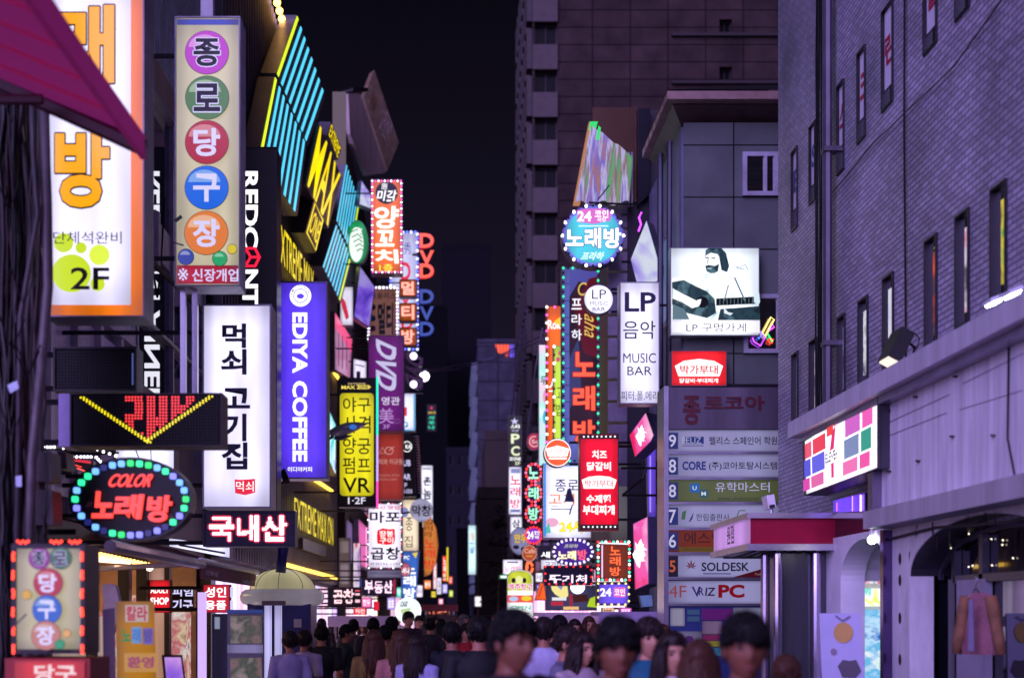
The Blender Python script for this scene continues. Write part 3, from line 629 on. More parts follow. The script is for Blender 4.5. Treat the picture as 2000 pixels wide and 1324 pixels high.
for k in range(7):
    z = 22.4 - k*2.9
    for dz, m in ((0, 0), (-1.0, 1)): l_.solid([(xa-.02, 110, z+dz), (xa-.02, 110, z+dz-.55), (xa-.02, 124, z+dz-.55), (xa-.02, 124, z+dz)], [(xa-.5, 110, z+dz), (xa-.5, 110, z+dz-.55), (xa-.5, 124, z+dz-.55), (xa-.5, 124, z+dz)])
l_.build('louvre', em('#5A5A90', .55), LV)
decorate(LV, front(109.9), [('P', [(967,673),(994,673),(993,690),(990,698),(984,690),(974,690)], em('#FF5A30', 1.4), 'sign_letter'), ('P', [(995,673),(1004,673),(1004,698),(995,698)], em('#6A50E0', 1.2), 'sign_letter')] + [('L', [(971+6*k,672),(971+6*k,699)], 1.4, BLACK) for k in range(6)])
bblock('brown_block', 'low plain brown building before the louvred office block', 948, 1003, 848, 85, 12, mt('#453C3A', .8, 0, .15, .5, spec=.08), None, 0, 0)
bblock('dark_block', 'unlit block with small windows closing the street between lit rows', 872, 925, 878, 130, 12, mt('#201E28', .8, spec=.08), None, 6, 3)
bblock('far_tower', 'very dark distant tower rising behind the far roofs', 862, 960, 480, 190, 20, mt('#16151B', .8, spec=.05), None, 0, 0)
bblock('far_tower', 'dim distant block half hidden by the purple DVD signs', 800, 874, 600, 165, 20, mt('#0D0D11', .8, spec=.05), None, 0, 0)
bblock('narrow_block', 'narrow black block standing between the far bright signs', 893, 916, 1040, 75, 10, mt('#1C1A22', .8, spec=.08))
bblock('grey_block', 'small grey concrete block low beside the dark conifer', 934, 990, 960, 70, 10, mt('#2C2826', .8, spec=.08), None, 0, 0)

# right row between the panel building and the tower
RR = thing('corner_shop_building', 'narrow dark shop building carrying the wavy hologram panel and round karaoke sign', 'building', (4.5, 27, 0))
g_ = MB(); g_.box(3.45, 9, 26, 33, 0, EH+(CY-215)/F*26); g_.build('wall', mt('#2E2A36', .5, .2, .3, 1, 0, True), RR)
for k in range(3): MB().box(3.36, 3.44, 26.2+2.25*k, 28.2+2.25*k, .3, 2.6).build('glow_shop_window', face(('#F0C8E8', '#E8D8F8', '#F8B8D0')[k], 3.0), RR)
g_ = MB(); x = P(1186, 0, 25.9).x; 
for k in range(14): g_.box(x+.02, 3.44, 25.92, 25.98, 4.2+.42*k, 4.2+.42*k+.36)
g_.build('slat_panel', mt('#8A8098', .35, .5, .3), RR)
R2 = thing('sign_row_building', 'low building hidden behind the stacked karaoke and food signs', 'building', (4, 40, 0))
g_ = MB(); g_.box(3.5, 9, 33.2, 57, 0, 9.2); g_.build('wall', mt('#3A3340', .6, 0, .3), R2)
g_ = MB(); 
for k in range(6): g_.box(3.4, 3.49, 34+3.6*k, 36.6+3.6*k, .4, 2.6)
g_.build('glow_shop_window', face('#F0A8DC', 3.0), R2)
for k in range(5):
    for z in (3.4, 6.2): MB().box(3.44, 3.49, 34+4.4*k, 36.2+4.4*k, z, z+1.6).build('window', face(('#8A6AC8', '#C88AB8', '#5A4A90')[(k+int(z)) % 3], .5), R2)
# ---------------------------------------------------------------- left side buildings
L1 = thing('cluttered_building', 'shabby dark building behind the cables, LED boards and orange-framed sign', 'building', (-5, 10, 0))
g_ = MB(); g_.box(-9, -3.9, 9, 15.95, 2.7, 16); g_.build('wall', mt('#A09AA6', .6, 0, .35, 1.2, .1, True), L1)
g_ = MB()
for y in (12.6, 13.5, 14.4, 15.3, 15.85): g_.box(-3.89, -3.78, y, y+.12, 2.7, 16)
g_.box(-3.89, -3.76, 9, 15.9, 4.9, 5.1); g_.build('pilaster', mt('#D6D0DE', .5, .2), L1)
g_ = MB(); g_.box(-3.88, -3.84, 12.75, 13.45, 2.9, 4.8); g_.box(-3.88, -3.84, 13.65, 14.35, 2.9, 4.8); g_.box(-3.88, -3.84, 14.55, 15.25, 2.9, 4.8); g_.build('window', mt('#D8CEF0', .3, 0), L1)
L2 = thing('glass_building', 'glass-fronted building mirroring the white letters of the black blade sign', 'building', (-5, 18, 0))
fg = lambda y0, y1, z0, z1, m, nm, x=-3.8: MB().box(-5, x, y0, y1, z0, z1).build(nm, m, L2)
MIR = mt('#9A98B0', .008, .95, .03, 1)
zz = lambda py, Y=17: EH + (CY - py)/F*Y
fg(16, 20.5, zz(765), zz(490), MIR, 'glazing', -3.82); fg(16, 20.5, zz(417), zz(182), MIR, 'glazing', -3.82)
fg(16, 20.5, zz(490)+.002, zz(417)-.002, mt('#D4D0DC', .5, 0), 'spandrel', -3.80)
fg(16, 20.5, zz(182)+.002, zz(106), mt('#B49A94', .5, 0, .35, 2, 0, True), 'rusty_band', -3.79)
fg(16, 20.5, zz(106)+.002, 14, mt('#C4CCD8', .5), 'corrugated_cladding', -3.78)
g_ = MB()
for k in range(30): g_.box(-3.78, -3.765, 16+.15*k, 16.06+.15*k, zz(104), 14)
g_.build('corrugation', mt('#C8D0DC', .4, .1), L2)
g_ = MB()
for y in (16.0, 18.05, 19.4, 20.4): g_.box(-3.82, -3.76, y, y+.07, zz(765), zz(182))
g_.box(-3.82, -3.72, 16, 20.5, zz(182)-.06, zz(182)); g_.box(-3.82, -3.74, 16, 20.5, zz(640)-.05, zz(640)); g_.build('mullion', mt('#A8A4B4', .4, .1), L2)
fg(16, 20.5, 2.7, zz(765)-.002, mt('#8A8494', .5), 'lower_wall', -3.80)
g_ = MB(); p = P(309, 420, 16.6); g_.box(-3.8, -3.62, 16.5, 16.62, p.z-.7, p.z+.02); g_.build('junction_box', mt('#B0AABC', .4), L2)
g_ = MB(); g_.tube([(-3.7, 16.55, p.z-.7), (-3.68, 16.7, p.z-1.0), (-3.7, 17.0, p.z-.6), (-3.7, 17.2, p.z+.4)], .015, 4); g_.tube([(-3.7, 16.2, zz(535)), (-3.2, 18.5, zz(640, 18.5))], .035, 6); g_.build('cable', BLACK, L2)
# finned black building with the neon chevrons
L3 = thing('finned_building', 'black building with vertical fins under blue neon chevron panels', 'building', (-5, 31, 0))
MB().box(-9, -3.7, 20.55, 42, 0, 13.9).build('wall', mt('#141218', .5), L3)
g_ = MB()
for k in range(72): g_.box(-3.699, -3.55, 20.7+.295*k, 20.76+.295*k, 2.6, 13.85)
g_.build('fin', mt('#8A8492', .35, .3), L3)
def strip(py0, py1, x=-3.5): return x
g_ = MB(); q = side(-3.5); g_.prism(q, [(553,1098),(655,1126),(655,1131),(553,1105)], 0, .06); g_.prism(q, [(600,925),(647,957),(647,961),(600,932)], 0, .06); g_.prism(q, [(639,708),(660,738),(660,742),(639,715)], 0, .06)
g_.build('light_strip', em('#FFC84A', 3.0, 0, True), L3)
g_ = MB(); q = side(-3.4); g_.prism(q, [(592,1050),(637,1067),(637,1086),(592,1072)], -.08, 0); g_.build('name_plate', mt('#5A5468', .3, .5), L3)
decorate(L3, side(-3.42), [('Q', 'EXTREME MAX', [(542,430),(612,530),(612,590),(542,505)], em('#F2D81C', 1.25), {'bold': .0}), ('Q', 'EXTREME MAX ON', [(574,970),(650,1012),(650,1066),(574,1028)], em('#F2D81C', 1.1), {'bold': .0})])
BLU = em('#52CDF5', 1.3, 0, True); LIME = em('#D8F02A', 1.3); GREYP = mt('#8E8896', .4, .2, .15); YEL = em('#FFE000', 1.15)
def chevron(quad, n, lime, label, nm='chevron_sign', X=-3.2, group='blue striped neon chevron panels'):
    fr = side(X); TL, TR, BR, BL = quad; L = lambda a, b, t: (a[0]+(b[0]-a[0])*t, a[1]+(b[1]-a[1])*t)
    root = thing(nm, label, 'sign', fr(*BL), group)
    MB().prism(fr, [TL, TR, BR, BL], -.3, 0).build('cabinet', GREYP, root)
    a = MB(); b = MB()
    for k in range(n):
        t = (k + .1) / n; t2 = (k + .42) / n; tgt = b if k == lime else a
        tgt.prism(fr, [L(TL, TR, t), L(TL, TR, t2), L(BL, BR, t2), L(BL, BR, t)], .002, .014)
    a.build('neon_tube', BLU, root)
    if b.v: b.build('neon_tube', LIME, root, label='lime yellow neon tube')
    return root
chevron([(579,30),(635,190),(602,286),(540,143)], 8, 0, 'upper blue striped neon panel with a lime edge near the string bulbs')
chevron([(536,150),(599,287),(581,422),(505,305)], 8, 0, 'lower blue striped neon panel with a lime edge beside the black blade sign')
chevron([(676,321),(703,402),(688,498),(657,430)], 8, 7, 'upper blue striped neon panel beyond the yellow lettered panel')
chevron([(656,439),(687,507),(666,592),(630,520)], 8, 7, 'lowest blue striped neon panel above the purple coffee sign')
def plate(nm, label, quad, items, X=-3.15, m=GREYP, th=.3, fr=None):
    fr = fr or side(X); root = thing(nm, label, 'sign', fr(*quad[3])); MB().prism(fr, quad, -th, 0).build('cabinet', m, root); decorate(root, fr, items); return root
plate('letter_sign', 'slanted grey panel with huge yellow MAX letters between blue neon chevrons', [(622,240),(667,345),(641,447),(597,362)], [('Q', 'MAX', [(625,245),(665,343),(640,442),(600,362)], YEL, {'bold': .012})], m=mt('#6E6874', .4, .2))
plate('letter_sign', 'small slanted panel reading EXTREME in yellow letters', [(646,238),(667,290),(660,313),(640,264)], [('Q', 'EXTREME', [(647,243),(665,290),(659,309),(642,264)], YEL, {'bold': .0})], m=mt('#6E6874', .4, .2))
plate('letter_sign', 'small slanted panel with yellow outlined ONE', [(613,390),(633,428),(616,494),(595,455)], [('L', [(615,397),(630,430),(616,489),(599,455)], 2.5, YEL, {'c': True}), ('Q', 'ONE', [(614,412),(627,436),(617,476),(602,450)], YEL, {'bold': .0})], m=mt('#6E6874', .4, .2))
# warm string bulbs on the roof edge
sb = thing('string_lights', 'string of warm bulbs along the black roof edge', 'string lights', (-3.45, 26, 13.9))
MB().tube([(-3.45, 23.5+.5*k, 13.95-.03*(k % 2)) for k in range(20)], .012, 4).build('wire', BLACK, sb)
wb = em('#FFC060', 6, 0, True); b0 = None
for k in range(26):
    if b0 is None: b0 = MB().ball((-3.45, 23.6, 13.86), .075, 8, 6).build('bulb', wb, sb, True)
    else:
        b = b0.copy(); C.objects.link(b); b.parent = sb; b.location = (0, .36*k, 0); b.name = 'bulb'
# brown building with tilted board
L4 = thing('brown_metal_building', 'building with a brown sheet-metal facade below a tilted signboard', 'building', (-5, 50, 0))
MB().box(-9, -3.35, 42.3, 60, 0, 17.2).build('wall', mt('#2A2420', .6), L4)
MB().prism(front(42.25), rect(650, 182, 676, 345), 0, .1).build('lit_window', em('#5A4A1A', .6), L4)
MB().prism(Fr(P(700, 240, 44), (.8, -.6, 0)), [(680,183),(703,183),(754,337),(718,342),(684,262)], -.2, 0).build('metal_fascia', mt('#B09A98', .4, .2, .25, 1.5, 0, True), L4)
MB().prism(Fr(P(690, 260, 44.3), (.8, -.6, 0)), [(676,176),(706,176),(706,182),(676,182)], -.3, .3).build('roof_edge', mt('#17141A'), L4)
for k in range(12):
    MB().box(-3.69, -3.56, 20.9+1.76*k, 22.3+1.76*k, .35, 2.45).build('glow_shop_window', face(('#D8C4F8', '#F0B8D8', '#E8D8F0', '#C8A8F0')[k % 4], 2.6), L3)  # added glowing panes, placed to throw light on the crowd
for k in range(6):
    MB().box(-3.34, -3.27, 42.6+2.9*k, 44.9+2.9*k, .35, 2.5).build('glow_shop_window', face(('#F0C0D8', '#E8D0F0', '#F8D8C8')[k % 3], 3.0), L4)
    for z in (3.4, 5.6, 7.8): MB().box(-3.34, -3.30, 42.8+2.9*k, 44.7+2.9*k, z, z+1.3).build('window', face(('#A888D0', '#7A68A8', '#D898C0')[(k+int(z)) % 3], .6), L4)  # glowing panes added in place of purple light on the facade
fbn = Fr(P(742, 230, 46), (.55, -.83, .05))
bb = thing('tilted_signboard', 'weathered brown signboard with faint script tilted above the roofs', 'sign', P(740, 340, 46))
MB().prism(fbn, [(731,137),(779,279),(757,333),(711,190)], -.35, 0).build('board', mt('#75604F', .6, 0, .35, 4), bb)
decorate(bb, fbn, [('Q', '다이소', [(752,205),(768,250),(752,285),(738,245)], mt('#B09AA0', .5), {'rot': 1, 'bold': .0}), ('Q', 'OPEN', [(728,178),(736,200),(728,222),(721,200)], mt('#6A5030', .5))])
L5 = thing('far_shop_row', 'dark far shop row behind the stacked DVD signs', 'building', (-5, 80, 0))
MB().box(-9, -2.75, 60.5, 100, 0, 9.5).build('wall', mt('#221E28', .6), L5)
g_ = MB()
for k in range(8): g_.box(-2.74, -2.66, 61+4.8*k, 64.5+4.8*k, .4, 2.6)
g_.build('glow_shop_window', face('#E8B8D8', 2.0), L5)
R5 = thing('far_shop_row', 'dark far shop row before the small conifer', 'building', (5, 85, 0))
MB().box(4.2, 9, 73, 105, 0, 6).build('wall', mt('#262028', .6), R5)

m = MB(); m.tube([(3.78, 7.2, 2.40), (3.77, 9.0, 2.36), (3.78, 10.4, 2.41), (3.77, 11.4, 2.38)], .012, 5); m.tube([(3.69, 8.8, 3.5), (3.69, 8.82, 2.9), (3.69, 8.7, 2.62)], .008, 4); m.tube([(3.97, 11.6, 3.8), (3.97, 11.65, 6), (3.97, 11.62, 9), (3.97, 11.7, 14)], .01, 4); m.tube([(3.97, 9.2, 6.2), (3.97, 10.5, 6.05), (3.97, 12.5, 6.15), (3.97, 14.1, 6.1)], .008, 4); m.build('surface_cable', BLACK, RB)
for i, pts in enumerate(([(1018,640,55),(1008,720,52),(1002,790,48),(998,812,43)], [(1030,600,58),(1022,700,52),(1016,760,47),(1012,812,43)], [(1060,640,40),(1046,720,40),(1036,800,40),(1030,850,38)])):
    tag(MB().tube([P(*q) for q in pts], .03, 5).build('hanging_wire', mt('#5A5068', .5), loc=P(*pts[0])), ('slack wire dropping from the tower to the dark PC sign', 'second wire dropping beside the tower to the dark PC sign', 'short wire hanging down to the small crimson round sign')[i], 'wire')
# ================================================================ SIGNS
K = lambda h='#1A1730': mt(h, .4, 0, .05)                 # dark film lettering on a lit face
WL = em('#FFFFFF', 1.35); LAV = em('#D8D2FF', 1.0); REDL = em('#FF4638', 1.5); REDD = em('#F01830', 1.1)
WF = face('#DFD9FF', 1.3, .24)
bw = em('#FFFFFF', 3); bp_ = em('#FF5AC8', 2.2); bb_ = em('#5A6AFF', 2.6); bg_ = em('#30E0A0', 1.8); br_ = em('#FF2A30', 2.2); bo = em('#302A40', .1)
PUR = mt('#4A2A6A', .4)
# ---- left, near
aw = thing('awning', 'magenta fabric awning sloping across the orange-framed sign', 'awning', (-3.9, 6, 4.4))
sA = side(-1.85)
tip = lambda px, py: sA(px, py)
m = MB(); m.solid([sA(285,268), sA(285,312), sA(52,-8), sA(95,-8)], [v + Vector((-.03, 0, 0)) for v in (sA(285,268), sA(285,312), sA(52,-8), sA(95,-8))])
far = sA(285, 290); yF = far.y; zF = far.z
m.build('valance', fabric('#FF8ACC', 'purple_awning_cloth'), aw)
zb = sA(230, 240).z; y0 = 4.0
inn = lambda y: Vector((-3.9, y, zF + .95))
m = MB(); N = 10
for k in range(N):
    a, b = yF + (y0-yF)*k/N, yF + (y0-yF)*(k+1)/N; o = lambda y: Vector((-1.86, y, zF + .05)); s_ = -.03
    mid = lambda y: (o(y)+inn(y))/2 - Vector((0, 0, .02))
    m.poly([o(a), o(b), o(b)*.5+inn(b)*.5+Vector((0, 0, s_)), o(a)*.5+inn(a)*.5+Vector((0, 0, s_))]); m.poly([o(a)*.5+inn(a)*.5+Vector((0, 0, s_)), o(b)*.5+inn(b)*.5+Vector((0, 0, s_)), inn(b), inn(a)])
    if k: m.tube([o(a)-Vector((0, 0, .02)), mid(a)-Vector((0, 0, .03)), inn(a)-Vector((0, 0, .02))], .012, 4)
m.build('canopy', fabric('#FF58A0', 'magenta_awning_cloth'), aw)
m = MB(); m.tube([(-1.86, yF, zF+.0), (-3.9, yF, zF+.93)], .05, 6); m.tube([(-2.4, yF-.25, zF+.2), (-3.9, yF-.25, zF+.2)], .03, 6); m.build('arm', mt('#4A0A28', .5), aw)
up = thing('utility_pole', 'utility pole wrapped in a tangle of dark cables beside the orange-framed sign', 'pole', (-2.95, 9.2, 0))
MB().tube([(-3.05, 9.35, 0), (-3.02, 9.35, 9)], .13, 12).build('pole', mt('#1C181C', .7, 0, .3), up)
random.seed(11)
CBL = [mt('#151114', .55), mt('#2A2426', .5), mt('#0A080C', .5), mt('#4A4244', .5), mt('#2E0E12', .5)]
for k in range(40):
    x = 2 + 86*random.random(); Y = 8.8 + .5*random.random(); pts = []
    for j in range(16): pts.append(P(x + random.uniform(-5, 5) + ((4 if k % 3 else 14)*math.sin(j*.5+k)), 150 + j*80, Y + random.uniform(-.04, .04)))
    MB().tube(pts, random.choice((.005, .008, .011, .016, .022)), 5).build('cable', CBL[k % 5], up, True)
MB().tube([P(84,190,8.75), P(92,400,8.75), P(94,560,8.75), P(80,720,8.75), P(62,900,8.75), P(50,1330,8.75)], .033, 8).build('cable', mt('#6A6066', .5, 0, .35, 6), up, True, label='thick pale grey cable')
MB().tube([P(62,180,8.7), P(66,300,8.7), P(74,420,8.7), P(40,620,8.7), P(30,1330,8.7)], .02, 6).build('cable', mt('#4A4248', .5), up, True)
for k in range(9):
    x = random.uniform(5, 80); y = random.uniform(200, 1100); MB().tube([P(x-25, y-30, 8.7), P(x, y+40, 8.65), P(x+25, y-20, 8.7)], .006, 4).build('cable', CBL[2], up)
m = MB(); m.prism(front(8.6), [(14,752),(33,743),(37,758),(20,768)], -.01, 0); m.prism(front(8.6), [(30,930),(42,928),(42,950),(31,950)], -.01, 0); m.build('cable_tag', mt('#B8C8E0', .4), up)
for (x0, y0, x1, y1, Y) in ((62,880,102,940,8.9), (55,955,104,1025,8.9), (112,880,131,915,9.3)): MB().prism(front(Y), [(x0,y0),(x1-3,y0+2),(x1,y1),(x0+4,y1)], -.22, 0).build('junction_box', mt('#443C40', .5), up)

OR = face('#F27808', 1.15, .25); YO = em('#F8A400', 1.15)
r = sign('lightbox_sign', 'tall white lightbox with a glowing orange border and yellow lime dots', 'sign', (88,-60,283,620), 10, OR, [
    ('P', rect(96,-55,256,596), face('#E4DFFF', 1.25, .2), 'white_panel'),
    ('T','래',112,12,224,164,YO,{'bold':.035,'ol':(K('#3A2A10'),.02)}), ('T','방',109,254,215,407,YO,{'bold':.035,'ol':(K('#3A2A10'),.02)}),
    ('E',126,476,19,19,em('#C8E028',1.05)), ('E',160,486,11,11,em('#C8E028',1.05)), ('E',196,500,20,20,em('#DCEF4A',1.1)), ('E',142,536,38,37,em('#C8E028',1.05)), ('E',193,557,14,14,em('#C8E028',1.05)),
    ('T','단체석완비',107,455,240,479,K(),{'bold':.0}), ('T','2F',141,525,216,568,K('#2A2620'),{'bold':.012})], .3, mt('#8A8494', .45, .3, .35, 4), 3, br=-3.9)
# blank LED board, arrow LED board
m = mt('#050407', .5, spec=.2); dd = mt('#16141A', .4)
def grid_dots(x0, y0, x1, y1, s): return [(x, y) for x in frange(x0, x1, s) for y in frange(y0, y1, s)]
def frange(a, b, s):
    o = []
    while a < b: o.append(a); a += s
    return o
sg = sign('led_board', 'dark switched-off LED board above the yellow chevron board', 'LED board', (105,678,268,765), 10.4, m, [('R',258,690,261,752,em('#6A78C8',.5)), ('T','LED BOARD',152,681,190,685,K('#6A6470'))][:1], .2, mt('#1A171E', .5), 4, br=-3.9)
b = MB(); dots(b, front(10.4), grid_dots(114, 688, 254, 757, 6), 1.1, .006); b.build('led_dot', dd, sg)
sg = sign('led_board', 'LED board with a yellow chevron and cut red letters', 'LED board', (138,768,435,872), 10.1, m, [], .24, mt('#1A171E', .5), 3, br=-3.9)
MB().prism(front(10.1), rect(115,769,137,872), -.24, .01).build('end_cap', mt('#A090C8', .4, .2), sg)
b = MB(); dots(b, front(10.1), grid_dots(146, 775, 428, 865, 5.9), 1.0, .006); b.build('led_dot', dd, sg)
runs = ['990-1115 1160-1210 1255-1305 1350-1400 1465-1520','990-1115 1160-1210 1255-1305 1350-1400 1465-1520','1065-1115 1160-1210 1255-1305 1350-1400 1465-1495','1065-1115 1160-1210 1255-1305 1350-1470','1065-1115 1160-1210 1255-1305 1350-1445','1065-1115 1160-1210 1255-1305 1350-1420','990-1115 1160-1210 1255-1305 1350-1375','990-1115 1160-1305 1350-1355','990-1040 1160-1305','1015-1040 1160-1280','1040-1045 1160-1210 1255-1260','1160-1210','1115-1118 1160-1185','1160-1165']
pt = []
for i, row in enumerate(runs):
    for q in row.split():
        a, c = map(int, q.split('-')); pt += [(x/4, 630+(585+23.5*i)/4) for x in frange(a, c+12, 23.7)]
b = MB(); dots(b, front(10.1), pt, 2.1, .014); b.build('red_led', em('#FF3A38', 1.7, 0, True), sg)
b = MB(); dots(b, front(10.1), [(x, y) for i in range(23) for x, y in ((159+i*5.9, 777+i*3.95), (165+i*5.9, 777+i*3.95))] + [(x, y) for i in range(22) for x, y in ((415-i*5.9, 775+i*4.1), (409-i*5.9, 775+i*4.1))], 2.0, .014); b.build('yellow_led', em('#F5E010', 1.5), sg)
# oval neon
random.seed(5)
it = [('T','COLOR',210,926,306,951,REDL,{'bold':.01,'sh':.15,'ol':(em('#A81020',.8),.03),'th':.03}),
      ('T','노',182,960,227,1012,REDL,{'bold':.035,'sh':.12,'th':.04}), ('T','래',224,966,284,1014,REDL,{'bold':.035,'sh':.12,'th':.04}), ('T','방',287,968,340,1020,REDL,{'bold':.035,'sh':.12,'th':.04})]
lc = [em('#30E89A', 1.7), em('#6AA8FF', 1.8), em('#20D868', 1.5), em('#7A7CFF', 1.8), em('#30389A', .5)]
od = sign('oval_neon_sign', 'oval black neon sign with red COLOR lettering ringed by green and blue LEDs', 'sign', ell(256,975,121,82), 9.6, mt('#060409', .4, 0, .4, 12, spec=.3), it, .16, mt('#15121A', .4), 4, br=-3.9)
for i, (x, y) in enumerate(along(ell(256,975,108,70,80), 32)):
    MB().prism(front(9.6), rrect(x-6, y-6, x+6, y+6, 3, 3), .006, .03).build('led_module', lc[random.choice((0,1,0,1,2,3,4))], od)
b = MB()
for x, y in ((165,940),(195,915),(190,960),(330,1010),(310,1025),(175,985)): b.poly([front(9.6)(x+random.uniform(4,12)*math.cos(a), y+random.uniform(3,8)*math.sin(a), .006) for a in [i*.7 for i in range(9)]])
b.build('peeled_patch', mt('#4A4450', .6), od)
# small far LED tube lamps above the oval sign
lt = thing('lamp_row', 'rows of white LED bulbs above the oval neon sign', 'lamp', P(150, 900, 12))
m = MB()
for x0, x1, y in ((86,106,873),(124,142,875),(162,180,875),(130,150,892),(158,178,892),(190,226,878),(188,200,893)):
    for k in range(4): bulb(lt, P(x0+(x1-x0)*k/3, y+(k*4 if x0 > 185 else 0), 12), .012, em('#F4F0FF', 6))
MB().tube([P(80,876,12.1), P(232,884,12.1)], .01).build('rail', IRON, lt)
sign('shop_sign', 'long white lightbox partly hidden above the oval neon sign', 'sign', (225,874,342,935), 13.2, face('#E4E2FF', 1.3), [('L', [(265,878),(272,895)], 2, K('#8A8AB0')), ('L', [(295,880),(296,905)], 2, K('#8A8AB0'))], .2, CAB, 2, br=-3.9)
m_ = sign('led_board', 'small red dotted LED strip board behind the oval neon sign', 'LED board', [(132,893),(182,900),(182,925),(132,905)], 12.4, mt('#30101A', .5), [('L', [(135,910-6),(160,916-4)], 2, em('#FF4A40', 1.5)), ('L', [(134,897),(178,903)], 5, em('#E02A40', 1.0)), ('L', [(134,907),(176,924)], 3, em('#FF5A50', 1.6))], .1, BLACK, 0, br=-3.9)
# lower billiards board with red chasers
CR = face('#D8CCA8', .62, .12)
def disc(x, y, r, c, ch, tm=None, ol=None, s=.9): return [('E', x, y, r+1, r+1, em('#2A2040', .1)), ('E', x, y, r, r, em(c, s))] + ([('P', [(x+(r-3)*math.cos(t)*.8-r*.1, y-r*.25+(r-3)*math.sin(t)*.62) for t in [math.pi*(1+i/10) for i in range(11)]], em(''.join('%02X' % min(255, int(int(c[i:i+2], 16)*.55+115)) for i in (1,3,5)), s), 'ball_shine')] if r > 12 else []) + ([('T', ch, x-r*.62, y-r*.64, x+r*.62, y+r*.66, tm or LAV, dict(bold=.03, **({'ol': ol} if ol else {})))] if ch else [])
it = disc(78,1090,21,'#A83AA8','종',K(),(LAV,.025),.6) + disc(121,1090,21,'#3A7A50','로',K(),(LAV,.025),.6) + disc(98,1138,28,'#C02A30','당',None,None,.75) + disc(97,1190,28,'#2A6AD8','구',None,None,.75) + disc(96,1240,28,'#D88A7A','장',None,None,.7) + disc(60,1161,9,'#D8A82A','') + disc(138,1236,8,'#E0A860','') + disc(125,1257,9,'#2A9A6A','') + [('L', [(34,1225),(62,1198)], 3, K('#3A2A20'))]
sg = sign('billiard_board', 'cream standing board with coloured lettered balls framed by red LEDs', 'sign', (24,1062,168,1276), 7.8, CR, it, .3, mt('#1C1016', .5), 9)
fr = front(7.8); rl = em('#FF3A2A', 5, 0, True)
for x in (29, 163):
    for k in range(6):
        for j in range(4): bulb(sg, fr(x+random.uniform(-1, 1), 1080+36*k+4.5*j, .03), .008, rl)
for x in (45, 110, 146):
    for j in range(5): bulb(sg, fr(x-8+5*j, 1057+(j % 2)*3, .02), .008, rl)
a = fr(15, 1278); c = fr(180, 1278)
MB().box(a.x, c.x, 7.75, 8.2, .06, a.z-.02).build('base_box', mt('#A01818', .5), sg)
decorate(sg, Fr((0, 7.745, 0), (0, -1, 0)), [('P', rect(30,1290,166,1330), face('#D83020', .8), 'red_panel'), ('T','당구',68,1297,150,1330,em('#FFE0E0', .9),{'bold':.03})])
# big billiards sign
it = [('R',346,39,466,50,face('#2A3AA8',.9)), ('R',346,519,466,555,face('#A8203A',.95)), ('T','※',348,525,368,549,LAV,{'bold':.0}), ('T','신장개업',376,526,466,551,LAV,{'bold':.02})]
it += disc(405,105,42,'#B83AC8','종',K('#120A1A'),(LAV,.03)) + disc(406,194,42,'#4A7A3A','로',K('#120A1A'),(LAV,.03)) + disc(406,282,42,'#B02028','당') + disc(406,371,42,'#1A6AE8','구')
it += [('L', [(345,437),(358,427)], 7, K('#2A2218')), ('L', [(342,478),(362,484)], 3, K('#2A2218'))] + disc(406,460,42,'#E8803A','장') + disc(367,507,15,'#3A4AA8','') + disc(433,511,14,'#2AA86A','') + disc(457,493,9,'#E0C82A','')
sg = sign('billiard_sign', 'tall cream lightbox of five coloured balls with dark and pale letters', 'sign', (342,34,470,560), 12.4, face('#D9CDB0', .78, .16), it, .3, mt('#A8A2B2', .5, .2, .3, 5), 3, br=-3.9)
MB().box(P(388,0,12.4).x, P(412,0,12.4).x, 12.5, 12.62, P(0,34,12.5).z, P(0,-60,12.5).z).build('post', mt('#B4AEBE', .4, .3), sg)
m = MB(); 
for x in (352, 375): a = P(x, 560, 12.5); m.box(a.x, a.x+.05, 12.5, 12.56, a.z-1.0, a.z)
m.build('lower_post', STEEL, sg)
MUK = K('#2A2050')
it = []
for ch, y0, y1, x0, x1 in (('먹',632,680,434,481),('쇠',682,732,432,482),('고',758,798,434,489),('기',808,862,434,482),('집',864,917,433,484)): it.append(('T', ch, x0, y0, x1, y1, MUK, {'bold': .03}))
it += [('P', [(459,936),(470,937),(499,935),(499,962),(480,967),(460,963)], em('#E02840', 1.1)), ('T','먹쇠',462,940,496,960,WL,{'bold':.0})]
sign('lightbox_sign', 'tall bright white lightbox with dark brush letters and a red seal', 'sign', (396,595,530,992), 13, WF, it, .35, mt('#9A94A8', .4, .4), 3, br=-3.9)
sg = sign('led_board', 'LED board with thick white pink-edged dot letters under the white brush-letter lightbox', 'LED board', (397,997,577,1067), 12.7, mt('#3A3458', .5), [], .2, mt('#2A2638', .4), 3, br=-3.9)
t = inside('국내산', .03); b = MB(); b2 = MB(); nx, ny = 50, 17; S = set()
for i in range(nx):
    for j in range(ny):
        if t((i+.5)/nx, (j+.5)/ny): S.add((i, j))
cv = lambda i, j: (409+(i+.5)*152/nx, 1057-(j+.5)*51/ny)
dots(b, front(12.7), [cv(*q) for q in S], 1.6, .012); E_ = {(i+a, j+c) for i, j in S for a, c in ((1,0),(-1,0),(0,1),(0,-1))} - S; dots(b2, front(12.7), [cv(*q) for q in E_], 1.3, .012)
b.build('white_led', em('#FFE8F4', 2.2, 0, True), sg); b2.build('red_led', em('#F02848', 1.4), sg)
b = MB(); dots(b, front(12.7), grid_dots(402, 1003, 572, 1062, 3.1), .7, .006); b.build('led_dot', mt('#5A5478', .4), sg)
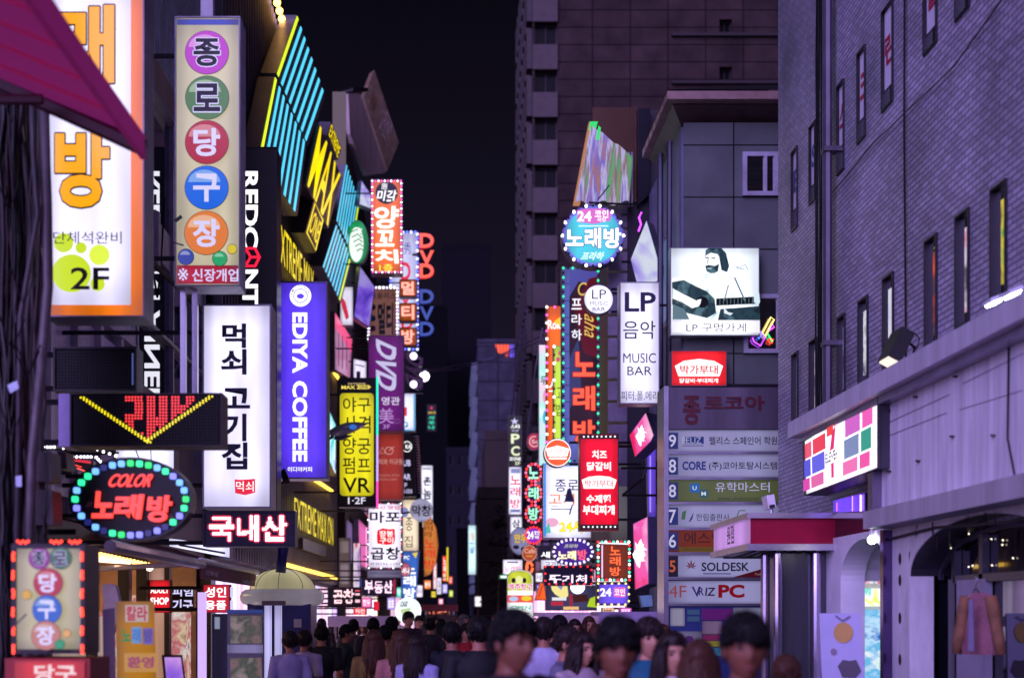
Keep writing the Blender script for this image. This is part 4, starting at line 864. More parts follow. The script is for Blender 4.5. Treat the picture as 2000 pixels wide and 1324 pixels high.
# black blade with white letters
it = [('T','REDC',474,335,504,484,em('#FFFFFF',1.6),{'rot':1,'bold':.03}), ('T','NT',474,527,504,598,em('#FFFFFF',1.6),{'rot':1,'bold':.03}), ('T','AINER',474,606,504,800,em('#FFFFFF',1.6),{'rot':1,'bold':.03})]
hexa = [(490+17*math.cos(math.pi/3*k), 503+20*math.sin(math.pi/3*k)) for k in range(6)]
it += [('L', hexa, 6, em('#F0183A', 1.4), {'c': True, 'n': 'hexagon_logo'}), ('L', [(490,503),(505,503)], 5, em('#F0183A', 1.4), {'n': 'hexagon_logo'}), ('L', [(490,503),(482,489)], 5, em('#F0183A', 1.4), {'n': 'hexagon_logo'}), ('L', [(490,503),(482,517)], 5, em('#F0183A', 1.4), {'n': 'hexagon_logo'})]
sign('blade_sign', 'tall black blade sign with white sideways letters and a red hexagon', 'sign', (466,288,541,1000), 20.4, mt('#12101A', .4), it, .5, mt('#1C1A26', .35, .3), 2, br=-3.7)
EDV = face('#5A3AF0', 1.05, .14)
lg = [('E',587,578,21,21,WL,'round_logo'), ('E',587,578,14,14,EDV,'logo_ring'), ('E',587,578,12.5,12.5,WL,'logo_core'), ('E',587,579,7,5,EDV,'logo_ring')]
for k, ch in enumerate('EDIYA ESPRESSO'):
    if ch != ' ': t = math.pi*(1.05 + .9*k/13); x, y = 587+17.4*math.cos(t), 578+17.4*math.sin(t); lg.append(('Q', ch, [(x-1.3-2*math.cos(t)*0, y-2), (x+1.3, y-2), (x+1.3, y+2), (x-1.3, y+2)], K('#2A1A90'), {'bold': .01}))
sign('coffee_sign', 'tall violet lightbox reading COFFEE sideways under a round white logo', 'sign', (540,550,640,935), 22, EDV, lg + [('T','EDIYA',572,612,601,730,WL,{'rot':1,'bold':.035}), ('T','COFFEE',572,745,601,902,WL,{'rot':1,'bold':.035}), ('T','이디야커피',563,912,610,922,WL,{'bold':.01})], .4, mt('#8A86A0', .4, .4), 3, br=-3.6)
m = thing('floodlamp', 'small black floodlamp clamped below the violet coffee sign', 'spotlight', P(555, 950, 21.5)); MB().prism(front(21.5), [(547,920),(556,914),(564,935),(553,942)], -.15, 0).build('housing', BLACK, m); MB().tube([P(540,945,21.6), P(566,940,21.6)], .02).build('arm', IRON, m)
# yellow VR sign
it = [('R',663,743,732,766,K('#1C1418')), ('T','EXTREME',680,748,714,751,em('#F8D8A0',1.0),{'bold':.0}), ('T','MAX',667,753,694,760,em('#F0D860',1.1),{'bold':.03}), ('P', [(696,752),(720,752),(725,756),(720,760),(696,760),(700,756)], em('#F0D860', 1.0)), ('T','ONE',702,753,719,759,K('#1C1418'),{'bold':.02}),
      ('P', rrect(664,768,730,968,7), face('#E9DC20', 1.0, .1), 'yellow_panel')]
for a, y0, y1 in (('야구',776,805),('사격',812,846),('양궁',855,887),('펌프',893,925),('VR',933,962)): it.append(('T', a, 670, y0, 724, y1, K('#30240C'), {'bold': .006 if a != 'VR' else .012}))
it.append(('T','1·2F',680,971,714,984,em('#F0ECFF',1.0),{'bold':.01}))
sg = sign('activity_sign', 'yellow and dark vertical sign reading VR with a glowing cyan edge tube', 'sign', (661,738,735,990), 30, K('#2A2224'), it, .4, mt('#3A3438', .4, .3), 2, br=-3.6)
b = front(30); MB().prism(b, rect(735,737,738.5,850), -.1, .05).build('edge_tube', em('#20D8B0', 1.7, 0, True), sg); MB().prism(b, rect(735,850,738.5,940), -.1, .05).build('edge_tube', em('#B8A0F0', 1.4), sg); MB().prism(b, rect(735,940,738.5,990), -.1, .05).build('edge_tube', em('#F048B8', 1.4), sg)
fs = thing('rocket_ornament', 'pointed metallic rocket ornament jutting before the yellow sign', 'ornament', P(680, 870, 28.5))
fz = front(28.5)
path = [fz(644,846), fz(660,842), fz(680,836), fz(700,831), fz(718,827)]
MB().tube(path, [.06, .12, .13, .08, .005], 10, flat=1).build('fuselage', mt('#A8A4B8', .3, .3), fs, True)
m = MB(); m.prism(fz, [(645,842),(662,834),(668,838),(650,850)], -.02, .02); m.prism(fz, [(655,848),(690,850),(668,860),(652,858)], -.02, .02); m.build('fin', mt('#6A6480', .3, .7), fs)
MB().ball(fz(690,835,.12), .07, 8, 5, (1.2, .5, .8)).build('cockpit', em('#3A7AE0', .8), fs, True); MB().tube([fz(652,852), fz(640,858)], .03).build('mount', IRON, fs)
# purple DVD
it = [('T','DVD',734,661,774,770,em('#CFC4F0',.95),{'rot':1,'bold':.035,'sh':.2,'ol':(K('#30104A'),.03)}), ('T','영관',745,775,781,791,em('#E8DCF8',.95),{'bold':.012}), ('T','美',740,797,769,827,em('#C89AE0',.9),{'bold':.0}), ('T','3F',748,829,762,837,em('#C89AE0',.9),{'bold':.0}), ('L', [(770,819),(781,819),(781,826),(770,826)], .8, em('#B080C0',.7), {'c': True})]
sign('dvd_sign', 'purple sign with big sideways white DVD and a thin Chinese character', 'sign', (719,655,789,842), 38, face('#70187E', .75, .12), it, .5, mt('#6A5478', .4, .3), 1.5, br=-3.6)
it = [('L', [(741,885),(747,873),(753,885)], 1.2, em('#E0A8A0',.9), {'c': True}), ('L', ell(760,880,8,7,16), 1.2, em('#E0A8A0',.9), {'c': True}), ('L', [(760,880),(770,872)], 1.2, em('#E0A8A0',.9)), ('T','리와 이규동',740,896,787,907,em('#E8B0A8',.8),{'bold':.0}), ('T','02)765-5253',741,926,780,931,em('#D89A90',.7),{'bold':.0}), ('T','02)762-2844',741,934,775,939,em('#D89A90',.7),{'bold':.0})]
sg = sign('brick_red_sign', 'plain brick-red vertical sign with thin pale outline emblem', 'sign', (737,847,788,976), 39, face('#A83630', .78, .08), it, .4, mt('#B08A90', .4, .3), 1, br=-3.6)
# orange skewer sign
it = [('E',755,377,22,22,K('#14101A')), ('T','原',745,359,757,371,WL,{'bold':.0}), ('T','미각',735,372,776,393,WL,{'bold':.02,'sh':.1}), ('R',755,391,764,394,WL),
      ('T','양',729,403,780,447,em('#FFF4E4',1.6),{'bold':.028,'sh':.05}), ('T','꼬',733,450,772,482,em('#FFF4E4',1.6),{'bold':.03,'sh':.05}), ('T','치',731,488,779,515,em('#FFF4E4',1.6),{'bold':.03,'sh':-.05}),
      ('T','1층',741,516,767,531,em('#FFE840',1.3),{'bold':.012}), ('B', rect(727,354,784,532), 76, .027, [bw, bp_])]
sign('skewer_sign', 'orange vertical sign with white brush letters and pink white chaser lights', 'sign', (724,351,786,534), 40, face('#F06A10', 1.1, .12), it, .5, mt('#5A2A3A', .4), 3, br=-3.6)
# signs stacked behind
it = [('T','엠플러스',723,572,773,584,K('#201620'),{'bold':.01}), ('E',728,600,6,6,K('#30203A')), ('E',728,622,6,6,K('#2A5A7A')), ('E',728,642,6,6,K('#5A2A5A')), ('T','멀티',738,592,768,654,K('#201828'),{'bold':.035}), ('B', rect(720,562,776,664), 44, .04, [bw, bw, em('#D8C0FF', 2.5)])]
sign('brown_sign', 'dull mauve sign with heavy dark letters edged by small white bulbs', 'sign', (718,560,778,670), 42, face('#8A5A54', .6), it, .4, mt('#5A4450', .4), 2, br=-3.4)
it = [('T','秀',788,474,804,497,K('#2A4AC8'),{'bold':.0}), ('T','D',783,512,802,548,em('#E0182A',1.1),{'bold':.03}), ('T','V',782,578,802,595,em('#E0182A',1.1),{'bold':.03}), ('T','D',784,624,806,642,em('#E0182A',1.1),{'bold':.03}), ('B', rect(763,454,815,682), 70, .05, [bb_, em('#C0C8FF', 3)])]
sign('white_dvd_sign', 'pale sign with a blue character and red D edged by blue LEDs', 'sign', (760,452,818,684), 47, face('#C8C8F0', .95), it, .4, mt('#2A2A6A', .4), 4, br=-3.3)
for ch, y0, y1, lb in (('멀',546,580,'top brown box sign with a glowing pink letter'), ('티',592,628,'middle brown box sign with a glowing pink letter'), ('방',640,676,'lowest brown box sign with a glowing pink letter')):
    sign('letter_box', lb, 'sign', (780,y0,815,y1), 44, face('#A8501A', .8), [('T',ch,784,y0+4,809,y1-4,em('#FFB8A8',1.3),{'bold':.03,'ol':(em('#F04030',1.0),.03)})], .35, mt('#6A3418', .4), 1.5, 'stacked brown letter boxes', br=-3.3)
for k, (c1, c2, ys, lb) in enumerate(((em('#FF5A44',1.5), em('#E82A2A',.9), (458,491,517), 'red'), (em('#4A60C8',.75), mt('#3A4AA0',.4), (567,600,630), 'dim blue'))):
    rt = thing('channel_letters', f'vertical {lb} DVD channel letters standing free against the night', 'sign', P(832, 655 if k else 550, 45))
    b = MB(); b2 = MB(); f_ = front(45)
    for ch, y in zip('DVD', ys): put_text(b, f_, ch, (820,y,847,y+27), .03, .02, th=.10); put_text(b2, f_, ch, (819,y-1,848,y+28.5), .045, 0, th=.03)
    b.build('lettering', c1, rt); b2.build('letter_rim', c2, rt); b = MB(); b.tube([f_(831,ys[0],-.1), f_(831,ys[2]+27,-.1)], .04); b.tube([f_(831,ys[1]+5,-.1), f_(805,ys[1]+5,-.1)], .04); b.build('bracket', IRON, rt)
sg = thing('neon_outline_sign', 'purple cut-out DVD sign turned sideways with mirror balls', 'sign', P(808, 770, 43)); f_ = front(43)
b = MB(); put_text(b, f_, 'DVD', (791,684,827,768), .0, .035, rot=1, sh=.25, th=.12); b.build('lettering', mt('#5A3A6A', .4), sg); b = MB(); put_text(b, f_, 'DVD', (793,687,825,765), .14, .0, rot=1, sh=.25, th=.02); b.build('inner_lettering', mt('#8A5A90', .4), sg)
b = MB(); b.ball(f_(808,697,.15), .12, 10, 7); b.ball(f_(808,752,.15), .12, 10, 7); b.build('lamp', em('#E8E0FF', 2.5), sg, True); b = MB(); b.stroke(f_, [(789,690),(789,768),(826,768)], 1.2, -.05, th=.04); b.build('frame', mt('#8A7A9A', .4), sg)
lp = thing('globe_lamp', 'round white globe lamp behind the cut-out DVD sign', 'lamp', P(829, 735, 44)); MB().ball(P(829,735,44), .17, 12, 8).build('globe', em('#F4F0FF', 3, 0, True), lp, True); MB().tube([P(826,730,44), P(815,726,44.2)], .03).build('arm', IRON, lp)
sign('white_sign', 'narrow white sign with a blue edge below the cut-out DVD sign', 'sign', (786,768,812,842), 45, face('#DCDCFF', 1.2), [('L', [(809,770),(809,840),(788,840)], 3, em('#3AA8E0', 1.1)), ('R',789,795,795,812,em('#E83A4A',1.0)), ('P', rrect(788,824,797,834,2), em('#2A8AD0', 1.0)), ('T','F',790,826,795,832,WL)], .3, CAB, 1, br=-3.3)
it = [('L', ell(795,872,9,10,20), 1.4, WL, {'c': True}), ('T','KA',792,868,803,876,WL,{'bold':.02}), ('T','PUB',782,898,802,910,LAV,{'bold':.02}), ('T','BAR',782,925,802,937,LAV,{'bold':.02}), ('T','5F',784,943,795,951,LAV,{'bold':.01}), ('T','762-5858',782,955,805,963,LAV,{'bold':.0})]
sg = sign('notebook_sign', 'dark notebook-shaped sign with spiral wire edge reading BAR', 'sign', [(770,848),(808,850),(812,970),(770,970)], 44, mt('#2A2630', .5), it, .3, mt('#3A3440', .4), 1, br=-3.3)
b = MB()
for k in range(22): p = front(44)(810+k*.35, 853+5.2*k, .03); b.tube([p, p+Vector((.07, -.04, .02)), p+Vector((.13, 0, 0)), p+Vector((.1, .06, -.02))], .014, 4)
b.build('spiral_wire', mt('#C8B8B0', .3, .6), sg)
sign('far_white_sign', 'slim white sign with dark letters far behind the spiral notebook sign', 'sign', (822,908,846,1030), 52, face('#ECEAFF', 1.3), [('T','촌',827,930,842,948,K(),{'bold':.03}), ('T','놈',827,953,842,975,K(),{'bold':.03}), ('R',826,914,842,916,K('#8A8AA0')), ('T','집',827,990,842,1012,K(),{'bold':.03})], .4, CAB, 1, br=-2.8)
# tripe restaurant sign
it = [('T','24시 영업',727,988,780,995,em('#D8203A',1.0),{'bold':.012}), ('T','마포',722,998,782,1021,K('#14121C'),{'bold':.025}), ('P', [(737,1035),(748,1031),(760,1033),(771,1032),(772,1050),(770,1062),(755,1064),(737,1061),(736,1048)], em('#E81A2A', 1.1)), ('T','장봉',741,1036,768,1048,WL,{'bold':.012}), ('T','구이',742,1049,768,1061,WL,{'bold':.012}), ('T','곱창',724,1068,781,1093,K('#14121C'),{'bold':.025}), ('T','본점732-1197',723,1098,782,1103,K('#2A2A3A'),{'bold':.0}), ('B', rect(719,983,784,1109), 48, .02, [em('#FF4A6A', 1.5), bo, bw])]
sign('tripe_sign', 'white square-ish sign with black brush letters and a central red seal', 'sign', (717,981,786,1111), 36, face('#F0E6FF', 1.3, .15), it, .4, mt('#7A5A7A', .4), 3, br=-3.6)
sign('lower_strip_sign', 'slim grey sign strip hanging under the white tripe sign', 'sign', (717,1112,784,1128), 36.2, face('#8A80A8', .6), [('T','가맹문의 1577-0000'.replace('0000','8000'),722,1116,780,1122,K('#3A3458'),{'bold':.0})], .3, CAB, 1, br=-3.6)
bs = thing('ball_sign', 'silver balloon ball sign with two black letters', 'sign', P(823, 1018, 42)); MB().ball(P(823,996,42), .365, 24, 14).build('ball', face('#B4B0D4', .7, .25), bs, True)
b = MB(); f_ = front(41.6); put_text(b, f_, '막창', (805,986,842,1008), 0, .02, th=.01); b.build('lettering', K('#14101C'), bs); b = MB(); b.tube([P(823,1018,42), P(823,1075,42)], .04); b.tube([P(800,1000,42.2), P(787,1002,42.4)], .03); b.build('pole', IRON, bs)
sign('cream_sign', 'cream vertical sign with thin brown letters beside the silver ball sign', 'sign', (784,975,818,1076), 46, face('#F0DCC0', 1.05), [('T','종',792,1010,806,1036,K('#3A2218'),{'bold':.0}), ('T','집',790,1046,806,1068,K('#3A2218'),{'bold':.0}), ('E',790,1000,8,10,em('#8A90D0',.9))], .3, mt('#8A6A5A'), 1, br=-3.3)
it = [('V','길러라',829,1014,845,1048,K('#5A2A14'),{'bold':.0}), ('V','노래방',829,1052,850,1110,em('#E02A20',1.0),{'bold':.012})]
sg = sign('oval_orange_sign', 'tall orange half-oval sign with red brush letters', 'sign', [(826,1002),(842,1010),(853,1032),(857,1064),(852,1098),(840,1122),(828,1126)], 50, face('#D8803A', .8), it, .4, mt('#7A4A2A'), 1, br=-2.8)
it = [('T','PC',789,1085,800,1092,WL), ('V','노래방',788,1100,812,1168,WL,{'bold':.03}), ('P', [(805,1080),(816,1078),(812,1090)], em('#F0D040', 1.0))]
sign('blue_sign', 'blue tapering karaoke sign with white letters below the cream sign', 'sign', [(783,1074),(820,1074),(812,1176),(783,1176)], 47, face('#3A6AC8', .95), it, .3, CAB, 1, br=-3.3)
sign('round_sign', 'small round pinkish sign low beside the tripe sign', 'sign', ell(791,1112,12,14), 45, face('#C86A8A', .7), [('T','여나',784,1108,800,1120,WL)], .2, CAB, 1)
sg = sign('led_board', 'LED board with white pink letters on a blue and red frame', 'LED board', (703,1129,774,1162), 33, mt('#2A2A4A'), [('L', [(704,1130),(704,1161)], 4, em('#3A60C0', .9)), ('L', [(771,1130),(771,1161)], 5, em('#C02040', .9)), ('G','부동산',712,1133,767,1158,em('#FFD8F0',2.0),1.9,.95)], .2, mt('#3A2A5A'), 2, br=-3.6)
sg = sign('led_board', 'dark LED board with pink-white tripe lettering low by the stalls', 'LED board', (640,1146,706,1182), 31, mt('#201830'), [('G','곱창',651,1150,692,1178,em('#FFD0D8',2.0),1.9,.95), ('R',694,1152,703,1154,em('#FF5A6A',1.2)), ('R',694,1158,703,1162,em('#FFC0D0',1.2)), ('R',694,1167,703,1176,em('#FFC0D0',1.2))], .2, mt('#3A2030'), 2, br=-3.6)
# facade pieces between the fins and the DVD signs
sg = sign('pink_sign', 'large pink and grey slanted sign with sideways outline letters', 'sign', [(652,608),(688,663),(684,740),(652,722)], 0, face('#C880B0', .7), [('P', [(652,608),(688,663),(686,690),(652,636)], em('#F04A80', 1.0)), ('L', [(661,650),(661,715)], 1.5, K('#5A4A70')), ('L', [(668,655),(668,720)], 1.5, K('#5A4A70')), ('L', [(676,664),(676,722)], 1.5, K('#5A4A70'))], .2, CAB, 1, fr=side(-3.3))
sg = thing('coffee_roundel', 'round green and white wavy roundel behind the blue neon chevrons', 'sign', P(702, 515, 41.5)); f_ = front(41.5)
b = MB(); b.prism(f_, ell(698,473,22,43,32), -.3, 0); b.build('cabinet', CAB, sg)
decorate(sg, f_, [('E',698,473,21,42,face('#0F8A4A',1.0)), ('E',696,478,14,34,em('#F0F8F0',1.1))] + [('L', [(690-6+k*3.2,455+k*9),(697+k*2,448+k*9.5),(706+k,458+k*8)], 2.2, em('#0F8A4A', .9), {'n': 'wave'}) for k in range(5)] + [('P', [(703+6*math.cos(t)*(1 if i % 2 else .45), 452+9*math.sin(t)*(1 if i % 2 else .45)) for i, t in enumerate([k*math.pi/5 for k in range(10)])], em('#F0F8F0', 1.1), 'star')])
HOLO = ledwall(['#4A4AD0', '#B8A8FF', '#E8F0FF', '#8A6AF0', '#30B8A0'], .8, 1.2, 'holographic_film')
HOLO2 = ledwall(['#5A3AC8', '#8A60F0', '#B0A0F0', '#5A30B0'], .75, 1.4, 'violet_holographic_film')
for q, m_, lb, Y in (([(705,352),(728,385),(728,410),(700,400)], HOLO, 'silvery faceted hologram panel beside the orange skewer sign', 43), ([(703,520),(733,560),(722,640),(690,620)], HOLO2, 'violet faceted hologram panel above the pink slanted sign', 41)):
    f_ = Fr(P(q[0][0], q[0][1], Y), (.45, -.9, -.1)); rt = thing('faceted_sign', lb, 'panel', f_(*q[2])); b = MB(); b.prism(f_, q, -.3, 0); b.build('cabinet', mt('#8A8298', .4, .3), rt); MB().poly([f_(x, y, .006) for x, y in inset(q, 2)]).build('face_panel', m_, rt)
b = sign('shop_sign', 'white shop sign sliver with a red curve below the lowest chevron', 'sign', (664,560,690,636), 40.5, face('#E8E0F8', .9), [('P', [(664,575),(675,590),(682,620),(676,625),(668,600)], em('#D83050', .9))], .2, CAB, 1)
sign('shop_sign', 'small white backlit shop sign behind the purple DVD sign', 'sign', [(690,700),(716,706),(716,742),(690,738)], 43, face('#D8D0F0', 1.2), [('R',696,725,704,738,K('#3A3450')), ('L', [(694,712),(712,716)], 2, K('#8A80A0'))], .2, CAB, 1, br=-3.3)
sign('screen_sign', 'tall narrow teal screen sign edge-on beside the yellow VR sign', 'screen', [(641,800),(656,830),(656,930),(641,900)], 0, ledwall(['#20A8A0', '#8AF0FF', '#F0FFFF', '#2A60D0'], 1.1, 1.6, 'teal_screen'), [], .15, CAB, 1, fr=side(-3.3))
sign('pink_lit_sign', 'magenta edged lit panel beside the tripe sign', 'sign', [(698,1012),(718,1030),(718,1110),(700,1104)], 0, face('#D860A8', 1.0), [('L', [(716,1030),(716,1108)], 3, em('#FFB0E8', 1.5))], .15, CAB, 1, fr=side(-3.1))
for x0, x1, y0, y1, Y, h, lb in ((872,876,1068,1135,62,'#E8D82A','thin yellow far sign'), (864,873,1085,1135,66,'#F04A2A','orange-red far sign with pale marks'), (853,862,1128,1160,64,'#F0E8FF','small white far sign'), (864,874,1140,1158,70,'#B8A8FF','small lilac far sign low in the street'), (876,884,1125,1140,72,'#F05A3A','tiny orange far sign'), (877,885,1152,1165,70,'#C8E03A','tiny lime far sign'), (846,853,1090,1150,60,'#E8B0C0','slim pink far sign')):
    sign('far_sign', lb + ' down the street', 'sign', (x0, y0, x1, y1), Y, face(h, 1.1, 0), [('V', '노래방' if y1-y0 > 30 else '식당', x0+2, y0+3, x1-2, y1-3, WL if h not in ('#F0E8FF','#E8D82A') else K(), {'bold': .01})], .3, CAB, .5, br=-2.7)
sg = thing('neon_words', 'tiny vertical green, yellow and red neon words on the dark far block', 'sign', P(843, 840, 128)); decorate(sg, front(128), [('T','·',840,794,845,799,em('#E02A3A',1.2)), ('T','24시',836,803,850,808,em('#E0C030',1.2),{'bold':.03}), ('T','사',837,812,849,819,em('#20D8A0',1.3),{'bold':.03}), ('T','우',837,822,849,829,em('#20D8A0',1.3),{'bold':.03}), ('T','나',837,831,849,838,em('#20D8A0',1.3),{'bold':.03})])
b = MB(); b.prism(front(128), rect(834,790,852,842), -.3, -.02); b.build('back_panel', mt('#0C0B12'), sg)
sign('far_screen', 'tall pale blue screen lit at the far end of the street', 'screen', (914,1025,930,1122), 74, face('#C8E8F0', 1.3, .1), [('T','기름',918,1040,926,1056,em('#F0A050',1.0)), ('R',918,1060,926,1062,em('#4A90D0',.9)), ('T','YBM',918,1066,926,1080,em('#3A80C8',.9),{'rot':1})], .3, CAB, .7)
sign('far_lamp_sign', 'small warm lit sign at street level far away', 'sign', (927,1164,940,1184), 70, face('#F0E8F0', 1.2), [], .2, CAB, .5)
# overhead wires
for lb, pts in (('pair of pale wires strung across the far end of the street', [(832,722,44),(880,716,60),(940,705,85),(1000,688,70),(1060,664,40)]), ('lower slack wire strung across the far street', [(830,724,44),(890,721,60),(950,706,85),(1065,652,42)])):
    tag(MB().tube([P(*q) for q in pts], .035, 5).build('overhead_wire', mt('#6A6480', .5), loc=P(*pts[0])), lb, 'wire')
# ---- right side signs
RW = 3.45
# wavy hologram and its brown metal tower
sg = thing('wave_sign', 'wavy upright hologram panel glowing green, blue and orange in a brown metal frame', 'sign', P(1180, 400, 25.5))
MB().prism(front(25.9), [(1157,210),(1243,210),(1243,395),(1157,395)], -.1, 0).build('metal_back', mt('#7A5A4C', .22, .85, .2, 1.5), sg)
MB().prism(front(25.8), [(1246,212),(1270,212),(1268,380),(1246,400)], -.3, 0).build('dark_fin', mt('#22222E', .3, .6), sg)
wm = ledwall(['#6A4038', '#B07850', '#7A6AD0', '#C8C0F0', '#8A6A70', '#40B070', '#A08878'], .8, 2.2, 'wavy_hologram', (2.6, 1, .28), .1)
b = MB(); f_ = front(25.3); n = 26
for i in range(n):
    a, c = i/n, (i+1)/n; wv = lambda t: .16*math.sin(t*15)
    tp = lambda t: (1152+82*t, 242 + 62*t + 9*math.sin(t*15)); bt = lambda t: (1121+107*t, 397)
    b.poly([f_(*tp(a), wv(a)), f_(*tp(c), wv(c)), f_(*bt(c), wv(c)), f_(*bt(a), wv(a))])
b.build('wave_panel', wm, sg, True)
b = MB(); b.prism(f_, [(1150,240),(1162,240),(1133,398),(1120,398)], -.15, .05); b.build('orange_edge', em('#D8905A', .65), sg)
b = MB(); b.prism(f_, [(1152,240),(1167,240),(1163,255),(1149,257)], .051, .06); b.prism(f_, [(1168,248),(1173,252),(1170,275),(1164,275)], .051, .06); b.build('green_glow_strip', em('#30E070', 1.0), sg)
b = MB()
for k in range(5): b.prism(front(25.7), rect(1208+6*k,300,1211+6*k,405), 0, .08)
b.build('slat', mt('#9A92B0', .3, .5), sg)
# round 24 coin karaoke
it = [('E',1158,461,53,53,face('#4AC8E0',1.0,.1)), ('P', [(1127,410),(1150,408),(1188,408),(1194,414),(1192,432),(1160,438),(1127,434)], em('#E070D0', 1.0)), ('T','24',1127,413,1155,433,WL,{'bold':.03}), ('T','코인',1161,411,1188,426,WL,{'bold':.02}), ('T','곡당',1166,426,1184,434,WL,{'bold':.012}), ('R',1130,441,1188,443.5,em('#D8F4FF',1.2)),
      ('T','노래방',1104,446,1213,486,em('#FFFFFF',1.6),{'bold':.035,'ol':(K('#2A4AA8'),.03)}), ('T','프라하',1133,493,1182,509,em('#E8FFFF',1.3),{'bold':.02,'sh':.15}), ('P', [(1120,423),(1130,415),(1127,420)], em('#6A6AF0', 1.0)),
      ('B', ell(1158,461,59.5,59.5), 14, .032, [bw]), ('B', ell(1158,461,58.5,58.5), 40, .025, [bo, em('#6A5AC8', .8)])]
sign('round_karaoke_sign', 'round cyan sign reading 24 with white karaoke letters and rim bulbs', 'sign', ell(1158,461,61,61,48), 25, face('#7A7AF0', 1.0), it, .3, mt('#3A3A6A', .4), 2, br=RW)
b = thing('wall_bracket', 'thin black bracket arm above the round cyan sign', 'bracket', P(1190, 400, 25.1)); m = MB(); m.tube([P(1150,396,25.1), P(1246,400,25.1)], .02); m.tube([P(1168,390,25.1), P(1190,362,25.1)], .012); m.build('arm', BLACK, b)
# round LP sign
sign('round_bar_sign', 'small round white sign reading LP MUSIC BAR', 'sign', ell(1169,585,29,29,40), 23, face('#EAE6FF', 1.4, .1), [('T','LP',1156,566,1184,584,K('#3A3A5A'),{'bold':.0}), ('T','MUSIC',1152,589,1188,597,K('#5A5A78'),{'bold':.0}), ('T','BAR',1157,600,1182,608,K('#4A4A68'),{'bold':.006})], .15, CAB, 1.2, br=RW)
it = [('T','LP',1220,571,1281,609,MUK,{'bold':.02}), ('T','음악',1217,627,1280,662,MUK,{'bold':.004}), ('T','MUSIC',1217,690,1281,709,MUK,{'bold':.0}), ('T','BAR',1225,716,1273,733,MUK,{'bold':.0}), ('T','피터.폴.메리',1213,764,1285,782,MUK,{'bold':.0})]
sign('bar_sign', 'tall white rectangular sign reading LP MUSIC BAR', 'sign', (1210,551,1288,789), 21.4, face('#E2DDFF', 1.3, .2), it, .3, mt('#8A86A0', .4, .4), 2)
for z in (5.6, 7.0): m = MB(); m.tube([(3.2, 21.7, z), (3.2, 22.8, z), (3.84, 22.8, z)], .022); m.build('bracket', IRON, bpy.data.objects['bar_sign'])
# karaoke blade
it = [('R',1112,528,1167,850,face('#3A1E2E',.55,.4)), ('P', [(1112,528),(1167,528),(1167,560),(1130,550),(1112,580)], em('#5A5AB8', .7)), ('P', [(1150,545),(1167,540),(1167,700),(1140,690),(1120,600)], em('#6A1224', .7)), ('P', [(1112,700),(1130,660),(1135,760),(1112,800)], em('#4A5090', .5)),
      ('T','C',1127,552,1146,578,em('#E8C060',1.0),{'bold':.0,'sh':.2}), ('T','aha',1141,612,1168,668,em('#E8C060',1.0),{'bold':.0,'rot':1,'sh':.3}), ('V','프라하',1116,584,1136,665,em('#F4F0FF',1.2),{'bold':.015,'gap':.3}), ('V','노래방',1119,688,1162,868,em('#FF5A3C',1.4),{'bold':.03,'gap':.28,'ol':(em('#A81820',.8),.03)})]
it += [('L', [(1101,y),(1112,y)], 1.2, K('#2A2A50')) for y in range(555, 850, 33)] + [('B', rect(1100,524,1168,900), 96, .028, [bg_, bo])]
sign('karaoke_blade_sign', 'tall dark karaoke blade with vertical red neon letters and green rim lights', 'sign', (1098,522,1170,905), 28, face('#6A72D0', .75), it, .4, mt('#3A3A6A', .4), 1, br=RW)
# diamond hologram panel, small neon, pink slanted signs
f_ = Fr(P(1260, 490, 23.6), (-.5, -.86, 0)); rt = thing('faceted_sign', 'diamond shaped hologram panel with teal glints above the LP bar sign', 'panel', P(1270, 550, 23.6))
q = [(1263,430),(1290,520),(1285,552),(1243,552),(1231,507)]; b = MB(); b.prism(f_, q, -.35, 0); b.build('cabinet', mt('#6A6480', .4, .4), rt); MB().poly([f_(x, y, .006) for x, y in inset(q, 1.5)]).build('face_panel', HOLO, rt)
nt_ = thing('neon_squiggle', 'short violet neon squiggle on the dark wall by the hologram diamond', 'neon', P(1250, 455, 25.6)); MB().tube([P(1253,415,25.6), P(1248,425,25.6), P(1252,438,25.6), P(1247,452,25.6)], .02, 6).build('neon_tube', em('#C04AF0', 2.5), nt_, True); MB().tube([P(1250,398,25.65), P(1250,460,25.65)], .012).build('mount', IRON, nt_)
PK = ledwall(['#D81078', '#F02A60', '#F860B8', '#FFF0FA', '#E040C0'], 1.0, 1.6, 'pink_lightbox', (1, 1, .6))
for q, lb, Y, nn in (([(1262,805),(1278,850),(1272,862),(1240,893),(1229,850)], 'pink lozenge sign with a white blot emblem', 22.6, 0), ([(1266,1008),(1268,1140),(1240,1152),(1236,1022)], 'upright pink panel sign with a white figure emblem', 21.5, 1)):
    f_ = Fr(P(1250, 900, Y), (-.7, -.7, 0)); rt = thing('pink_sign', lb, 'sign', f_(1250, max(p[1] for p in q)))
    b = MB(); b.prism(f_, q, -.3, 0); b.build('cabinet', mt('#7A74A0', .4, .3), rt); MB().poly([f_(x, y, .006) for x, y in inset(q, 1.5)]).build('face_panel', PK, rt)
    cx, cy, s_ = (1254, 850, 1.0) if not nn else (1252, 1080, 1.35); rn = random.Random(4)
    b = MB(); b.poly([f_(cx+s_*(9+rn.uniform(-5, 4))*math.cos(t*.2513), cy+s_*(17+rn.uniform(-8, 6))*math.sin(t*.2513), .012) for t in range(25)]); b.build('emblem', WL, rt)
sf = thing('wall_bracket', 'black steel sign frame on the wall beside the red food sign', 'bracket', P(1250, 970, 22.6)); m = MB()
for a, c in (((1213,914),(1283,914)), ((1215,967),(1283,967)), ((1217,966),(1255,935)), ((1255,935),(1262,914)), ((1283,900),(1283,985))): m.tube([P(*a, 22.7), P(*c, 22.7)], .022)
m.build('rail', BLACK, sf)
